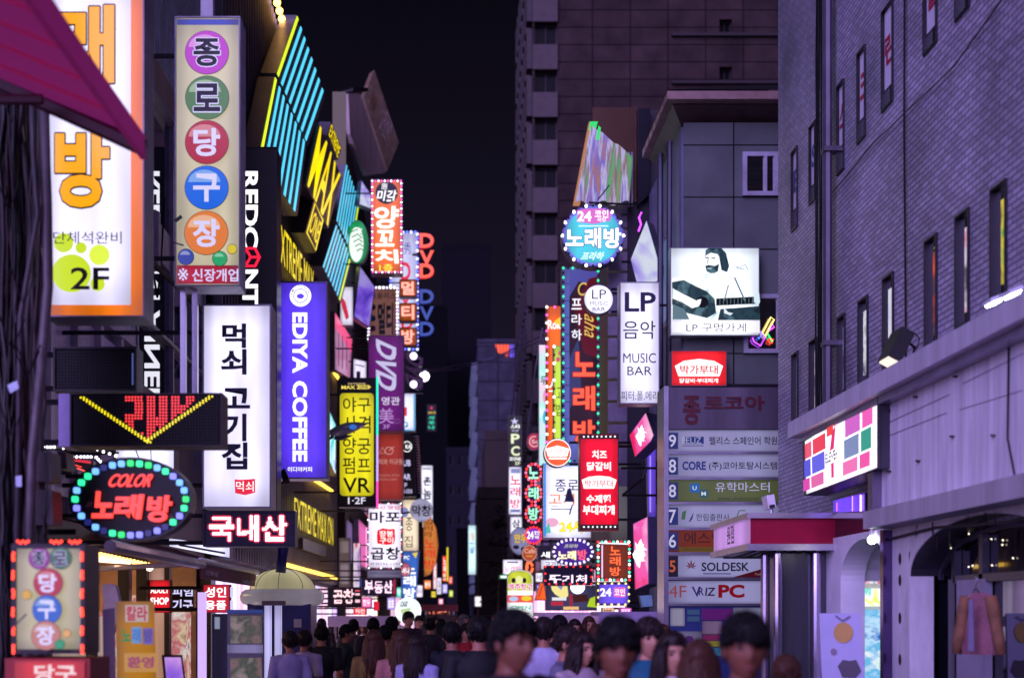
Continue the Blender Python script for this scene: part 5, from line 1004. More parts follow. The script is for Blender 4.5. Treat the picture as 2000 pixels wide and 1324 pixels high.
gl_ = sign('edge_light_sign', 'narrow violet strip-lit panel beside the pylon', 'panel', [(1262,880),(1282,860),(1282,1010),(1266,1010)], 0, face('#6A4AE0', .7), [('L', [(1270,890),(1270,1000)], 3, em('#A080FF', 1.2))], .1, CAB, 1, fr=front(23.8))
# red food sign
it = [('R',1134,849,1207,857,K('#0E0C12')), ('R',1134,1024,1207,1034,K('#0E0C12')), ('T','치즈',1156,879,1185,896,WL,{'bold':.03}), ('T','닭갈비',1146,902,1193,919,WL,{'bold':.03}), ('P', [(1136,937),(1150,931),(1170,929),(1190,931),(1204,937),(1199,954),(1140,954)], em('#FFF4F4', 1.5)), ('T','박가부대',1142,937,1197,951,em('#E0182A',1.0),{'bold':.01}), ('T','수제햄',1145,966,1192,982,WL,{'bold':.03}), ('T','부대찌개',1138,986,1200,1005,WL,{'bold':.03})]
it += [('E',1140+8.6*k,853,1.8,1.8,WL,'bulb_dot') for k in range(8)] + [('E',1140+8.6*k,1029,1.8,1.8,WL,'bulb_dot') for k in range(8)]
sign('red_food_sign', 'bright red vertical sign with white letters and dotted black ends', 'sign', (1132,847,1208,1036), 22.8, face('#E8082A', 1.15, .08), it, .3, mt('#2A1A22', .4), 1.5, br=3.45)
sign('round_food_sign', 'round orange sign with a white label under the karaoke blade', 'sign', ell(1089,884,27,28), 24, face('#F05A2A', 1.1), [('L', ell(1089,884,25.5,26), 2, WL, {'c': True}), ('P', [(1066,876),(1089,870),(1112,876),(1108,891),(1070,891)], WL), ('T','박가부대',1071,877,1107,888,em('#E06A3A',.9),{'bold':.0}), ('R',1072,893,1107,897,WL)], .2, CAB, 1, br=3.45)
# lit poster of a guitarist
T2 = ledwall(['#0E2028', '#284854', '#1A3640', '#5A8290', '#284854'], .8, 3.5, 'photo_dark_tones', (1, 1, 1), 0); T3 = em('#7A9AA8', .6); T4 = em('#122028', .15); T5 = ledwall(['#A8CCDC', '#F4FCFF', '#FFFFFF', '#D0E8F4'], 1.15, 4, 'photo_light_tones')
man = [('P', [(1378,489),(1386,484),(1408,484),(1418,495),(1424,520),(1420,532),(1409,528),(1404,500),(1385,498),(1377,505)], T2, 'hair'), ('P', [(1378,500),(1388,494),(1402,497),(1405,515),(1400,528),(1390,534),(1380,528),(1376,512)], T5, 'face'), ('P', [(1377,520),(1384,518),(1396,520),(1404,516),(1402,530),(1392,536),(1380,531)], T2, 'beard'), ('R',1381,524,1390,526,em('#C8DCE8',.9)), ('L', [(1377,504),(1384,504)], 2, T4), ('L', [(1389,505),(1396,505)], 2, T4), ('L', [(1383,506),(1381,515)], 1.5, T3),
       ('P', [(1312,545),(1340,538),(1372,528),(1382,535),(1400,534),(1432,542),(1438,560),(1430,600),(1400,628),(1335,626),(1312,618)], T5, 'torso'), ('P', [(1312,552),(1335,548),(1358,560),(1380,570),(1395,585),(1398,612),(1380,622),(1340,612),(1312,596)], T2, 'guitar_body'), ('P', [(1398,584),(1482,580),(1482,594),(1398,598)], T4, 'guitar_neck')]
man += [('L', [(1405+7*k,584),(1405+7*k,597)], 1.3, T3, {'n': 'fret'}) for k in range(11)] + [('E',1370,592,12,11,T4,'sound_hole'), ('P', [(1312,565),(1330,575),(1360,590),(1364,600),(1350,604),(1330,592),(1312,585)], T5, 'arm'), ('P', [(1360,588),(1368,586),(1366,596),(1360,602)], T5, 'hand'), ('P', [(1312,596),(1335,606),(1345,626),(1312,626)], T3), ('P', [(1405,606),(1482,600),(1482,628),(1400,628)], T2), ('P', [(1412,603),(1420,612),(1430,614),(1424,618),(1412,614)], em('#E6F4FF', 1.0), 'cloth'), ('P', [(1470,578),(1480,574),(1482,592),(1478,600),(1470,592)], em('#D8ECF8', 1.0), 'hand')]
man += [('L', [(1425+k*6,528-k),(1432+k*7,520+(k % 3)*4),(1440+k*6,530)], 1, T3) for k in range(4)] + [('L', [(1432,545),(1452,590)], 3, T3), ('L', [(1420,560),(1412,590)], 2, T3)]
sign('poster_lightbox', 'lit monochrome poster of a bearded man with an acoustic guitar', 'sign', (1309,484,1483,656), 21.75, face('#E8F0FF', 1.3, .1), man + [('R',1311,628,1481,654,face('#F4F2FF',1.4,.05)), ('T','LP 구멍가게',1338,634,1454,651,K('#2A2438'),{'bold':.0})], .2, mt('#8A889C', .4, .4), 1.5)
nw = thing('neon_guitar', 'small purple and yellow neon guitar hanging inside the lower window', 'neon', P(1490, 680, 21.9)); f_ = front(21.93)
for pts, h in (([(1467,655),(1472,668),(1485,676),(1494,660),(1484,648),(1480,655)], '#C050FF'), ([(1472,652),(1482,662),(1488,655),(1480,646)], '#4A80FF'), ([(1488,652),(1505,620),(1511,625),(1494,657)], '#FFE080'), ([(1498,652),(1504,662),(1508,668)], '#30E070'), ([(1501,662),(1510,664),(1507,671),(1500,668)], '#FF3A30'), ([(1502,645),(1507,632),(1511,640)], '#E050F0'), ([(1463,650),(1460,640),(1470,644)], '#C050FF')): MB().tube([f_(x, y, .03) for x, y in pts + pts[:1]], .014, 5).build('neon_tube', em(h, 2.0), nw, True)
it = [('P', [(1318,715),(1335,705),(1365,701),(1395,705),(1412,715),(1405,735),(1325,735)], em('#FFF6F6', 1.5)), ('T','박가부대',1328,713,1402,731,em('#E0182A',1.0),{'bold':.02}), ('T','의정부 부대',1350,704,1381,708,em('#E06060',.8),{'bold':.0}), ('T','닭갈비·부대찌개',1327,739,1402,748,WL,{'bold':.02})]
sign('red_food_sign', 'small bright red sign with a white label above the stone directory', 'sign', (1311,685,1419,754), 21.7, face('#F0222A', 1.15), it, .2, CAB, 1.2)
# directory pylon
PY = 17.2; f_ = front(PY)
pl = thing('directory_pylon', 'tall tenant directory pylon of stacked nameplates with blue floor numbers', 'sign', (P(1410, 0, PY).x, PY, .05))
a = P(1300, 755, PY); c = P(1560, 755, PY)
MB().box(a.x-.0, c.x, PY+.05, PY+.5, .05, a.z).build('core', mt('#3A3842', .5), pl); MB().box(a.x-.03, a.x+.03, PY-.05, PY+.5, .05, a.z).build('steel_edge', STEEL, pl)
MB().prism(f_, rect(1304,757,1560,838), -.05, .02).build('stone_header', mt('#6A6270', .18, .3, .2, 1.2, 0, True), pl)
decorate(pl, f_, [('T','종',1333,773,1367,830,mt('#5A0A20',.35),{'bold':.03}), ('T','로코아',1374,773,1492,802,mt('#5A0A20',.35),{'bold':.03})], .03)
PLT = face('#8E8AB8', 1.35, .06); NB = em('#2A3A90', .45)
rows = [(840,882),(888,932),(937,980),(986,1030),(1034,1078),(1084,1127),(1134,1178)]
for i, (y0, y1) in enumerate(rows):
    b = MB(); b.prism(f_, rect(1303,y0,1523,y1), -.05, .01); nm = b.build('name_plate', PLT if i not in (2, 4) else face('#6A7448' if i == 2 else '#8A3418', .8, .05), pl)
    b = MB(); b.prism(f_, rect(1303,y1,1523,y1+5), -.05, .03); b.build('steel_rail', STEEL, pl)
    if i < 5: decorate(nm, f_, [('R',1303,y0+5,1324,y1-5,NB,'number_tile'), ('T','98876'[i],1306,y0+9,1320,y1-9,em('#D8D4F8',.7),{'bold':.012})], .014)
    elif i == 5: decorate(nm, f_, [('R',1303,y0+1,1324,y1-1,K('#1C1620'),'number_tile'), ('T','5',1307,y0+10,1319,y1-10,em('#C05A3A',.8),{'bold':.02})], .014)
kids = [c_ for c_ in pl.children if c_.name.startswith('name_plate')]; kids.sort(key=lambda o: -o.data.vertices[0].co.z)
DK = K('#16142A'); BLU_ = em('#2A3A98', .5)
decorate(kids[0], f_, [('P', rect(1338,853,1374,867), BLU_), ('T','FELIZ',1332,854,1369,866,em('#C8C8F0',.6),{'bold':.0}), ('R',1333,870,1374,871.5,K('#5A5A80')), ('T','펠리스 스페인어 학원',1384,853,1517,869,DK,{'bold':.01})], .02)
decorate(kids[1], f_, [('T','CORE',1332,901,1378,918,BLU_,{'bold':.035}), ('T','(주)코아토탈시스템',1384,902,1517,919,DK,{'bold':.01})], .02)
decorate(kids[2], f_, [('P', rrect(1347,944,1366,962,4), em('#2A70C8', .6)), ('T','U',1352,949,1360,957,em('#E0F0FF',.7)), ('P', rrect(1366,956,1382,972,4), em('#3A6A8A', .5)), ('T','M',1369,960,1378,968,em('#E0F0FF',.7)), ('T','유학마스터',1396,942,1502,961,em('#C8C4F0',.7),{'bold':.006,'ol':(K('#2A2A40'),.015)}), ('T','www.uhakmaster.net',1400,969,1502,977,K('#3A4030'),{'bold':.0})], .02)
decorate(kids[3], f_, [('P', [(1332,1000),(1340,996),(1337,1015),(1330,1014)], em('#5A8A5A', .4)), ('P', [(1345,1018),(1354,1000),(1352,1012),(1347,1019)], em('#3A3A90', .4)), ('T','한림출판사',1359,1003,1424,1017,DK,{'bold':.0}), ('L', [(1438,1010),(1443,997),(1455,997)], 2, em('#5A8A5A', .4))], .02)
decorate(kids[4], f_, [('T','에스엔',1336,1039,1412,1062,K('#1A0A08'),{'bold':.0}), ('R',1326,1068,1523,1078,em('#8A6A1A',.4)), ('T','서울메디교육원 부설 미래',1332,1070,1400,1075,K('#3A2A10'),{'bold':.0})], .02)
lf = []
for k in range(7): t = math.radians(-90 + (k-3)*33); L_ = (16, 14, 12)[min(2, abs(k-3))] if abs(k-3) < 3 else 8; cx, cy = 1349, 1108; lf.append(('P', [(cx, cy), (cx+L_*.5*math.cos(t-.22), cy+L_*.5*math.sin(t-.22)), (cx+L_*math.cos(t), cy+L_*math.sin(t)), (cx+L_*.5*math.cos(t+.22), cy+L_*.5*math.sin(t+.22))], em('#7A1018', .5), 'leaf_logo'))
decorate(kids[5], f_, lf + [('T','SOLDESK',1369,1098,1462,1115,K('#1C1830'),{'bold':.02}), ('R',1372,1119,1426,1121,K('#5A5A80')), ('P', [(1430,1127),(1523,1100),(1523,1127)], em('#5A0E20', .5)), ('T','Tel. 6901',1472,1119,1505,1123,em('#C0A0B0',.5),{'bold':.0})], .02)
decorate(kids[6], f_, [('T','4F',1306,1143,1340,1166,em('#A84A58',.6),{'bold':.0}), ('P', [(1350,1145),(1354,1145),(1360,1158),(1364,1145),(1368,1145),(1361,1166)], em('#3A2A80', .5)), ('T','R',1364,1147,1374,1162,em('#3A2A80',.5)), ('T','IZ',1376,1147,1397,1163,K('#2A2440'),{'bold':.02,'sh':.1}), ('T','PC',1402,1141,1453,1167,em('#8A0A18',.7),{'bold':.04})], .02)
nb = MB().prism(f_, rect(1304,1184,1560,1330), -.05, .005).build('notice_board', mt('#2A3A78', .4), pl)
decorate(nb, f_, [('R',1309,1187,1337,1222,face('#B0A8C8',.45)), ('R',1342,1190,1366,1200,em('#4A6AA0',.4)), ('R',1342,1203,1366,1213,em('#4A6AA0',.4)), ('R',1370,1188,1430,1210,em('#6A2080',.5)), ('R',1371,1212,1410,1238,face('#9A7AA8',.4)), ('R',1372,1239,1405,1250,em('#8A2A6A',.45)), ('R',1372,1251,1406,1262,em('#9A8A3A',.45)), ('R',1431,1186,1498,1228,face('#9A98C0',.45)), ('R',1320,1232,1370,1262,face('#8A80B0',.4)), ('E',1345,1248,9,7,em('#5A2A80',.45)), ('R',1384,1264,1408,1280,em('#3A80B8',.4))], .008)
# ---- cluster of far right signs
MIX = ledwall(['#E8F8F0', '#A8F0E8', '#F8D0E8', '#F8FCFF'], 1.1, 1.0, 'pastel_lightbox')
sign('pastel_sign', 'tall pale pastel sign peeking out behind the orange blade', 'sign', (1052,673,1072,910), 37, MIX, [('T','두',1056,735,1068,752,K('#3A4A6A')), ('E',1066,775,6,14,em('#F0A0C0',1.0)), ('E',1066,815,6,14,em('#40B8E0',1.0))], .3, CAB, 1, br=3.5)
sign('orange_blade_sign', 'tall orange blade sign with white marks and edge bulbs', 'sign', (1067,597,1099,880), 35, face('#F0640A', 1.1, .25), [('T','Rok',1070,625,1096,643,WL,{'bold':.02}), ('T','스',1072,745,1085,765,WL), ('P', [(1082,628),(1096,618),(1099,640)], em('#F8C820', 1.1)), ('B', rect(1068,600,1098,880), 40, .035, [bw, bp_])], .3, mt('#7A3A1A'), 1.5, br=3.5)
sign('lime_blade_sign', 'lime green blade sign with dark outlined letters behind the karaoke blade', 'sign', (1081,675,1102,905), 33.5, face('#C0E048', 1.05), [('T','고',1086,757,1100,777,K('#4A6A10'),{'bold':.0}), ('T','밥',1086,788,1100,812,K('#4A6A10'),{'bold':.0}), ('E',1094,690,4,5,em('#E05080',.9)), ('E',1090,702,4,5,em('#E05080',.9)), ('B', rect(1082,677,1101,904), 30, .035, [bw, bo])], .3, CAB, 1, br=3.5)
it = [('T','★',997,815,1013,829,LAV,{'bold':.0}), ('T','스타',997,829,1016,837,WL,{'bold':.025}), ('T','PC방',1000,839,1013,843,LAV), ('T','P',998,847,1015,866,em('#E8F0C8',1.1),{'bold':.03}), ('T','C',998,871,1015,890,em('#E8F0C8',1.1),{'bold':.03}), ('T','ZONE',995,893,1017,899,WL,{'bold':.02}), ('T','5F',1006,901,1016,908,em('#E8F0C8',1.0))]
sign('pc_sign', 'dark vertical sign with glowing pale P and C letters', 'sign', (993,812,1019,911), 42, face('#4A4A50', .4), it, .4, mt('#7A7A88', .4), 1, br=3.5)
sign('small_round_sign', 'small round crimson sign with a thin pale ring', 'sign', ell(1044,862,16,17), 38, face('#B02A4A', .9), [('L', [(1044+10*math.cos(t*.4+.6), 862+10*math.sin(t*.4+.6)) for t in range(12)], 2, em('#F0C0C8',1.0)), ('T','Soi',1038,858,1056,866,em('#F0C0C8',1.0))], .2, CAB, 1, br=3.5)
it = [('R',998,915,1016,924,em('#9AA0D8',.8)), ('V','노래방',997,928,1016,992,em('#E0283A',1.0),{'bold':.02,'gap':.2}), ('R',997,994,1016,1000,em('#8A90C8',.8))]
sign('white_karaoke_sign', 'slim white sign with three vertical red letters', 'sign', (993,911,1019,1005), 41, face('#ECE8FF', 1.35), it, .3, CAB, 1, br=3.5)
sign('white_food_sign', 'small white sign with one dark letter under the slim karaoke sign', 'sign', (996,1008,1020,1062), 43, face('#F0ECFF', 1.3), [('T','삼',1000,1014,1016,1030,K(),{'bold':.025})], .3, CAB, 1, br=3.5)
for ch, y, lb in (('노',923,'top'), ('래',963,'middle'), ('방',1003,'lowest')):
    sign('bulb_disc_sign', f'{lb} dark disc with a mint letter and red rim bulbs', 'sign', ell(1042,y,16,18,28), 34, mt('#14182A', .4), [('T',ch,1032,y-12,1052,y+12,em('#A8FFD8',1.3),{'bold':.03}), ('B', ell(1042,y,15,17), 14, .035, [br_, em('#FF70A0', 1.8)])], .2, mt('#1A1A2A'), 1, 'karaoke letter discs', br=3.5)
sign('coin_disc_sign', 'small purple lozenge disc reading 24 with pink bulbs', 'sign', ell(1042,1045,16,16,8), 33, face('#8A2AB8', .95), [('T','24',1029,1037,1042,1052,WL,{'bold':.03}), ('T','코인',1043,1036,1054,1044,WL), ('T','곡당',1044,1045,1053,1052,WL), ('B', ell(1042,1045,16,16), 16, .03, [br_])], .2, PUR, 1, br=3.5)
sign('dumpling_sign', 'round grey sign with a yellow word and dumpling shapes', 'sign', ell(1016,1056,21,27), 37, face('#8A8AB8', .75), [('T','만두',1005,1042,1029,1060,em('#F0C83A',1.0),{'bold':.03,'ol':(K('#2A1A20'),.03)}), ('E',1008,1068,6,4,K('#2A1E30')), ('E',1024,1072,7,5,K('#2A1E30'))], .2, CAB, 1, br=3.5)
sign('round_pub_sign', 'round orange-brown sign below the purple lozenge disc', 'sign', ell(1034,1080,15,17), 31, face('#C0502A', .8), [('L', ell(1034,1080,13.5,15.5,24), 1.2, em('#F0B8A0',.9), {'c': True}), ('T','Cafe',1024,1071,1045,1080,em('#F0B8A0',.9)), ('R',1028,1084,1040,1087,em('#E0A040',.8))], .2, CAB, 1, br=3.5)
vb = thing('neon_letters', 'vertical orange neon curls below the round orange-brown sign', 'neon', P(1034, 1140, 31)); m = MB()
for y in (1108, 1132): m.tube([P(1034+6*math.cos(t*.5), y+10*math.sin(t*.5), 31) for t in range(13)], .03, 6)
m.tube([P(1030,1097,31), P(1030,1110,31)], .03, 6); m.build('neon_tube', em('#FF6A3A', 1.8), vb, True); MB().prism(front(31.1), rect(1024,1096,1046,1148), -.1, 0).build('back_panel', mt('#3A1A1A'), vb)
it = [('T','종로',1084,936,1130,960,K('#2A2A5A'),{'bold':.01}), ('T','고기',1072,963,1122,986,em('#F09040',1.0),{'bold':.02}), ('R',1078,988,1092,989,K('#8A8AA0')), ('R',1076,993,1116,995,K('#6A6A88')), ('P', [(1102,980),(1108,955),(1114,952),(1122,980)], K('#3A3A70')), ('L', [(1118,985),(1112,1005)], 3, K('#4A4A80')), ('E',1078,1020,13,9,em('#F0B0D0',1.0)), ('P', [(1066,1030),(1072,1020),(1076,1040),(1064,1042)], em('#60C8C0', .9)), ('T','24시',1092,1016,1138,1040,em('#F8E820',1.2),{'bold':.035,'ol':(K('#3A2A10'),.02)}), ('L', [(1082,908),(1140,908)], 5, em('#3A8AF0', 1.0)), ('R',1062,905,1066,1048,em('#2A8AF0',1.0))]
sign('meat_sign', 'large white sign with orange and navy letters and yellow 24 behind the red food sign', 'sign', (1060,905,1155,1051), 29.5, face('#E6E4FF', 1.3, .18), it, .3, CAB, 1.5, br=3.5)
it = [('T','프라하',1101,1062,1130,1070,em('#F0F0D0',1.1),{'bold':.0,'sh':.1}), ('T','노래',1089,1075,1125,1093,em('#F8F0C0',1.5),{'bold':.035,'ol':(em('#E0A030',.9),.02)}), ('T','방',1128,1073,1146,1093,em('#FF5A70',1.4),{'bold':.03}), ('B', ell(1119,1077,38,24), 44, .03, [em('#C8B8FF', 2.5), bo])]
sign('oval_karaoke_sign', 'oval purple karaoke sign ringed with lilac bulbs', 'sign', ell(1119,1077,41,26.5), 26.5, face('#4A2A98', .8), it, .25, PUR, 1.2, br=3.4)
sign('dark_shop_sign', 'dark strip sign with one large white letter left of the purple oval', 'sign', (1051,1065,1090,1096), 28.5, mt('#3A3440', .5), [('T','새',1056,1077,1074,1089,WL,{'bold':.03})], .3, mt('#4A4450'), 1, br=3.4)
sign('white_shop_sign', 'pale shop sign with dark marks under the dark strip sign', 'sign', (1056,1092,1110,1112), 28, face('#E8E4F8', 1.2), [('T','고기집',1064,1096,1096,1107,K('#4A5A80'))], .2, CAB, 1, br=3.4)
sg = sign('led_board', 'dark blue LED board with white dot letters and red corner lights', 'LED board', (1063,1104,1157,1142), 25.5, mt('#1A1A3A'), [('G','뚜기처',1072,1122,1146,1138,em('#FFE8FF',2.0),1.9,.95), ('B', rect(1065,1106,1155,1140), 18, .02, [br_])], .2, mt('#2A2A50'), 2, br=3.4)
it = [('V','노래방',1191,1066,1212,1124,em('#FF6A3A',1.4),{'bold':.025}), ('L', [(1170,1060),(1228,1062)], 2, em('#F0F0FF',1.8)), ('L', [(1176,1064),(1176,1128)], 2.5, em('#E8C0F0',1.5)), ('B', [(1168,1058),(1229,1058),(1229,1132),(1168,1132)], 36, .025, [br_, em('#50E0C0', 1.8), bw])]
sign('brown_karaoke_sign', 'square brown sign with vertical orange neon letters and coloured rim bulbs', 'sign', (1166,1056,1231,1134), 24.5, face('#8A3A2A', .65), it, .3, mt('#5A3A3A'), 2, br=3.4)
it = [('T','24',1172,1148,1194,1164,em('#F4F0FF',1.4),{'bold':.035}), ('P', rrect(1198,1146,1222,1166,3), em('#E070D0', 1.0)), ('T','코인',1200,1149,1220,1163,WL,{'bold':.01}), ('B', rect(1168,1139,1228,1180), 30, .02, [em('#F0E060', 2), bo])]
sign('coin_sign', 'square violet lightbox reading 24 low above the stalls', 'sign', (1166,1137,1230,1182), 23.5, face('#6A50E0', 1.05), it, .3, mt('#2A2440'), 2, br=3.4)
sign('small_white_sign', 'small white sign with red letters beside the conifer', 'sign', (982,1092,1021,1122), 39, face('#F0EAFF', 1.3), [('R',990,1096,1012,1099,K('#8A8AA8')), ('T','노래방',986,1105,1017,1117,em('#E03050',1.0),{'bold':.01})], .2, CAB, 1)
sign('green_lamp_sign', 'small green lit strip under the small white sign', 'sign', (975,1122,995,1130), 40, face('#20B070', 1.1), [('R',978,1124,990,1128,WL)], .15, CAB, .5)
it = [('P', [(992,1124),(996,1117),(1016,1114),(1032,1117),(1038,1124),(1040,1160),(990,1160)], face('#C8D030', 1.0)), ('E',1003,1133,4,5,K('#3A2A30')), ('E',1024,1133,4,5,K('#3A2A30')), ('E',1014,1132,7,8,em('#F0F0A0',1.0)), ('T','맥주창고',993,1139,1040,1152,em('#D84A9A',1.0),{'bold':.03,'ol':(WL,.04)}), ('R',992,1153,1040,1160,WL), ('R',991,1162,1041,1176,em('#F0584A',1.0)), ('E',1003,1169,9,5,em('#B8C8F0',1.0)), ('E',1028,1168,10,5,em('#F0D030',1.0)), ('T','OPEN',998,1182,1036,1190,em('#58C0A0',.9)), ('R',998,1196,1034,1198,em('#F09080',.9))]
sign('standing_sign', 'standing white and lime pop-up board with pink letters', 'sign', [(990,1125),(998,1115),(1016,1111),(1034,1115),(1042,1125),(1042,1226),(990,1226)], 27, face('#EAF0F4', 1.2), it, .15, CAB, 1)
sign('orange_flame_sign', 'orange flame shaped shop panel beside the pop-up board', 'sign', [(1044,1172),(1056,1135),(1063,1140),(1068,1172)], 26, face('#F0601A', 1.0), [('L', [(1052,1165),(1060,1142)], 2, em('#C02A1A',.9))], .15, CAB, 1)
sg = sign('restaurant_sign', 'lit restaurant front panel with food pictures under the dark blue LED board', 'sign', (1066,1143,1166,1192), 26.5, face('#4A4870', .6), [('P', [(1076,1144),(1108,1144),(1110,1162),(1104,1169),(1094,1166),(1084,1160),(1078,1152)], em('#F0E090', 1.1)), ('P', [(1088,1144),(1100,1144),(1096,1152)], em('#9A90D0', .9)), ('R',1078,1166,1106,1172,em('#E8E8F0',1.0)), ('R',1076,1174,1100,1182,em('#C83048',.8)), ('E',1128,1146,14,13,em('#FFFFFF',2.2)), ('R',1112,1160,1118,1186,em('#B02A3A',.8)), ('P', [(1118,1162),(1146,1160),(1150,1174),(1120,1176)], em('#5A2A20', .5)), ('P', [(1146,1184),(1152,1168),(1162,1164),(1166,1186)], em('#B0D020', 1.0)), ('R',1100,1184,1130,1190,em('#F0C080',1.0))], .3, CAB, 1)
# conifer between the rows
cf = thing('conifer', 'small dark conifer before the far row on the right', 'tree', P(966, 1185, 62)); b = P(975, 0, 62)
MB().tube([(b.x, 62, 0), (b.x, 62, 6.6)], .12, 8, .02).build('trunk', mt('#1A1412'), cf); m = MB(); random.seed(9)
for k in range(420):
    z = random.uniform(1.2, 6.5); rr = 1.15*(1-(z/6.8)**1.6)*random.uniform(.35, 1.1); t = random.uniform(0, 6.28); c_ = Vector((b.x+rr*math.cos(t), 62+rr*math.sin(t), z + .25*math.sin(z*7)))
    d_ = Vector((math.cos(t), math.sin(t), random.uniform(-.5, .1)))*.3; s_ = Vector((-math.sin(t), math.cos(t), random.uniform(-.3, .3)))*.13; m.poly([c_-s_, c_+d_*.6-s_*.4, c_+d_, c_+s_])
m.build('crown', mt('#12160F', .7), cf)
# ---- ground floor on the left
SF = thing('street_shop', 'warm lit shop front with dark posts under the oval neon sign', 'shop', (-3.6, 14, 0))
b = MB(); b.box(-6, -5.9, 10.8, 20.5, 0, 2.7); b.box(-5.9, -3.9, 20.4, 20.5, 0, 2.7); b.box(-5.9, -3.9, 10.8, 10.86, 0, 2.7); b.box(-5.9, -3.9, 10.86, 20.5, 2.6, 2.68); b.build('interior_wall', mt('#B08A68', .6), SF)
b = MB()
for y in (12.3, 13.9, 15.4, 16.3, 17.6): b.box(-3.85, -3.72, y, y+.14, .05, 2.6)
b.box(-3.88, -3.70, 11.0, 20, 2.42, 2.62); b.build('post', mt('#2A2428', .4, .3), SF)
b = MB(); b.box(-3.84, -3.78, 12.5, 13.8, .3, 2.1); b.box(-3.82, -3.78, 14.2, 14.9, 1.0, 1.7); b.build('hanging_poster', face('#E0C0B0', .8), SF)
b = MB(); b.box(-3.80, -3.70, 16.45, 17.2, .05, 2.35); b.build('peach_panel', face('#D8A078', .85), SF)
b = MB()
for y in (11.5, 13, 14.5, 16): b.box(-5.0, -4.8, y, y+.9, 2.52, 2.58)
b.box(-4.6, -4.4, 17.5, 18.6, 2.52, 2.58); b.box(-5.2, -5.0, 18.5, 19.6, 2.52, 2.58); b.build('ceiling_lamp', em('#FFCFA0', 16, 0, True), SF)
b = MB(); 
for k in range(6): b.box(-5.88, -5.5, 11.2+1.5*k, 12.4+1.5*k, .2, 1.9)
b.build('goods_shelf', ledwall(['#7A4A3A', '#E8C8A8', '#8A3A4A', '#F0E0D0'], .7, 2.5, 'lit_goods', (1, 1, 1), 0), SF)
b = MB()
for k in range(5): b.box(-5.7+.36*k, -5.4+.36*k, 19.9, 20.3, .2, 1.5+.25*(k % 3))
b.build('goods_rack', ledwall(['#A06A4A', '#F0D8B8', '#C85A6A', '#F8F0E8', '#6A5A90'], .7, 3, 'lit_rack_goods', (1, 1, 1), 0), SF)
sl = thing('warm_light_strip', 'row of warm yellow bulbs along the eave of the shop front', 'string lights', P(235, 1090, 12.5)); b = MB(); s_ = side(-3.5)
for k in range(16): bulb(sl, s_(182+7.2*k, 1080+1.5*k), .028, em('#FFB85A', 6, 0, True))
b = MB(); b.prism(s_, [(178,1086),(255,1093),(255,1101),(178,1096)], -.02, 0); b.build('lit_strip', em('#FFE6C0', 4, 0, True), sl); b = MB(); b.prism(s_, [(178,1070),(295,1098),(295,1101),(178,1074)], -.05, 0); b.build('rail', IRON, sl)
ma = thing('awning', 'maroon shop awning with pale lettering over the red adult shop signs', 'awning', (-3.7, 15.5, 2.1)); s_ = side(-2.6)
A = [s_(394,1099), s_(500,1120), s_(501,1145), s_(394,1129)]
b = MB(); b.solid(A, [v+Vector((-.02, 0, 0)) for v in A]); b.build('valance', mt('#7A1A48', .7), ma)
b = MB(); p, q = A[0], A[1]; b.poly([p, q, Vector((-3.75, q.y, q.z+.35)), Vector((-3.75, p.y, p.z+.35))]); b.build('canopy', mt('#7A1A40', .7), ma)
b = MB(); b.tube([p+Vector((0, -.1, .02)), q+Vector((0, .1, .02))], .035, 8); b.tube([s_(215,1066), s_(394,1102)], .05, 8); b.tube([p, Vector((-3.75, p.y, 2.2))], .03); b.build('roller', mt('#B8A8B8', .3, .4), ma)
b = MB(); put_text(b, s_, '만화방', [(401,1112),(426,1117),(426,1127),(401,1122)], .004, .03); put_text(b, s_, 'cafe27', [(473,1130),(495,1134),(495,1142),(473,1138)], .004, .03); b.build('lettering', mt('#C8A8C8', .6), ma)
sign('red_shop_sign', 'red sign with white ADULT SHOP lettering behind the yellow banner', 'sign', (292,1132,333,1196), 16.4, face('#D81828', 1.0), [('T','ADULT',294,1146,330,1158,WL,{'bold':.035}), ('T','SHOP',294,1166,330,1180,WL,{'bold':.035})], .12, mt('#8A1A20'), 1, br=-3.75)
sign('red_shop_sign', 'red sign with four white Korean letters beside the blue snack stall', 'sign', (397,1141,449,1196), 16.0, face('#C81830', 1.0), [('T','성인',401,1146,442,1166,WL,{'bold':.025}), ('T','용품',401,1172,442,1190,WL,{'bold':.025}), ('R',450,1146,456,1166,LAV), ('R',450,1172,456,1192,LAV)], .12, mt('#8A1A20'), 1, br=-3.75)
sign('white_letter_sign', 'pale window sign of white letters between the two red shop signs', 'sign', (336,1144,378,1194), 17, mt('#2A2430', .3), [('T','피임',337,1146,377,1164,LAV,{'bold':.03}), ('T','기구',337,1170,377,1192,LAV,{'bold':.03})], .05, BLACK, .5)
lc_ = thing('column_lamp', 'slim lavender light column beside the peach panel', 'lamp', P(393, 1500, 15)); a = P(386, 0, 15); c = P(401, 0, 15); MB().box(a.x, c.x, 15, 15.08, .06, P(0,1156,15).z).build('light_tube', em('#C8A8F0', 1.2, 0, True), lc_); MB().box(a.x-.02, c.x+.02, 14.98, 15.1, .05, .12).build('base', IRON, lc_)
wb_ = thing('warm_lamp', 'small round warm lamp at the awning corner', 'lamp', P(292, 1106, 14)); MB().ball(P(292,1107,14), .04, 10, 6).build('bulb', em('#FFE8C0', 12, 0, True), wb_, True); MB().tube([P(292,1107,14.05), P(300,1100,14.1)], .01).build('arm', IRON, wb_)
ub = thing('white_umbrella', 'folded white parasol standing before the warm shop front', 'parasol', P(218, 1500, 12.4)); b = MB(); f_ = front(12.4); b.prism(f_, [(200,1142),(216,1139),(227,1144),(235,1180),(228,1215),(214,1260),(206,1240),(204,1190)], -.08, .02); b.build('cloth', mt('#D8CCD8', .6), ub); MB().tube([P(214,1230,12.4), (P(214,0,12.4).x, 12.4, .05)], .02).build('pole', IRON, ub)
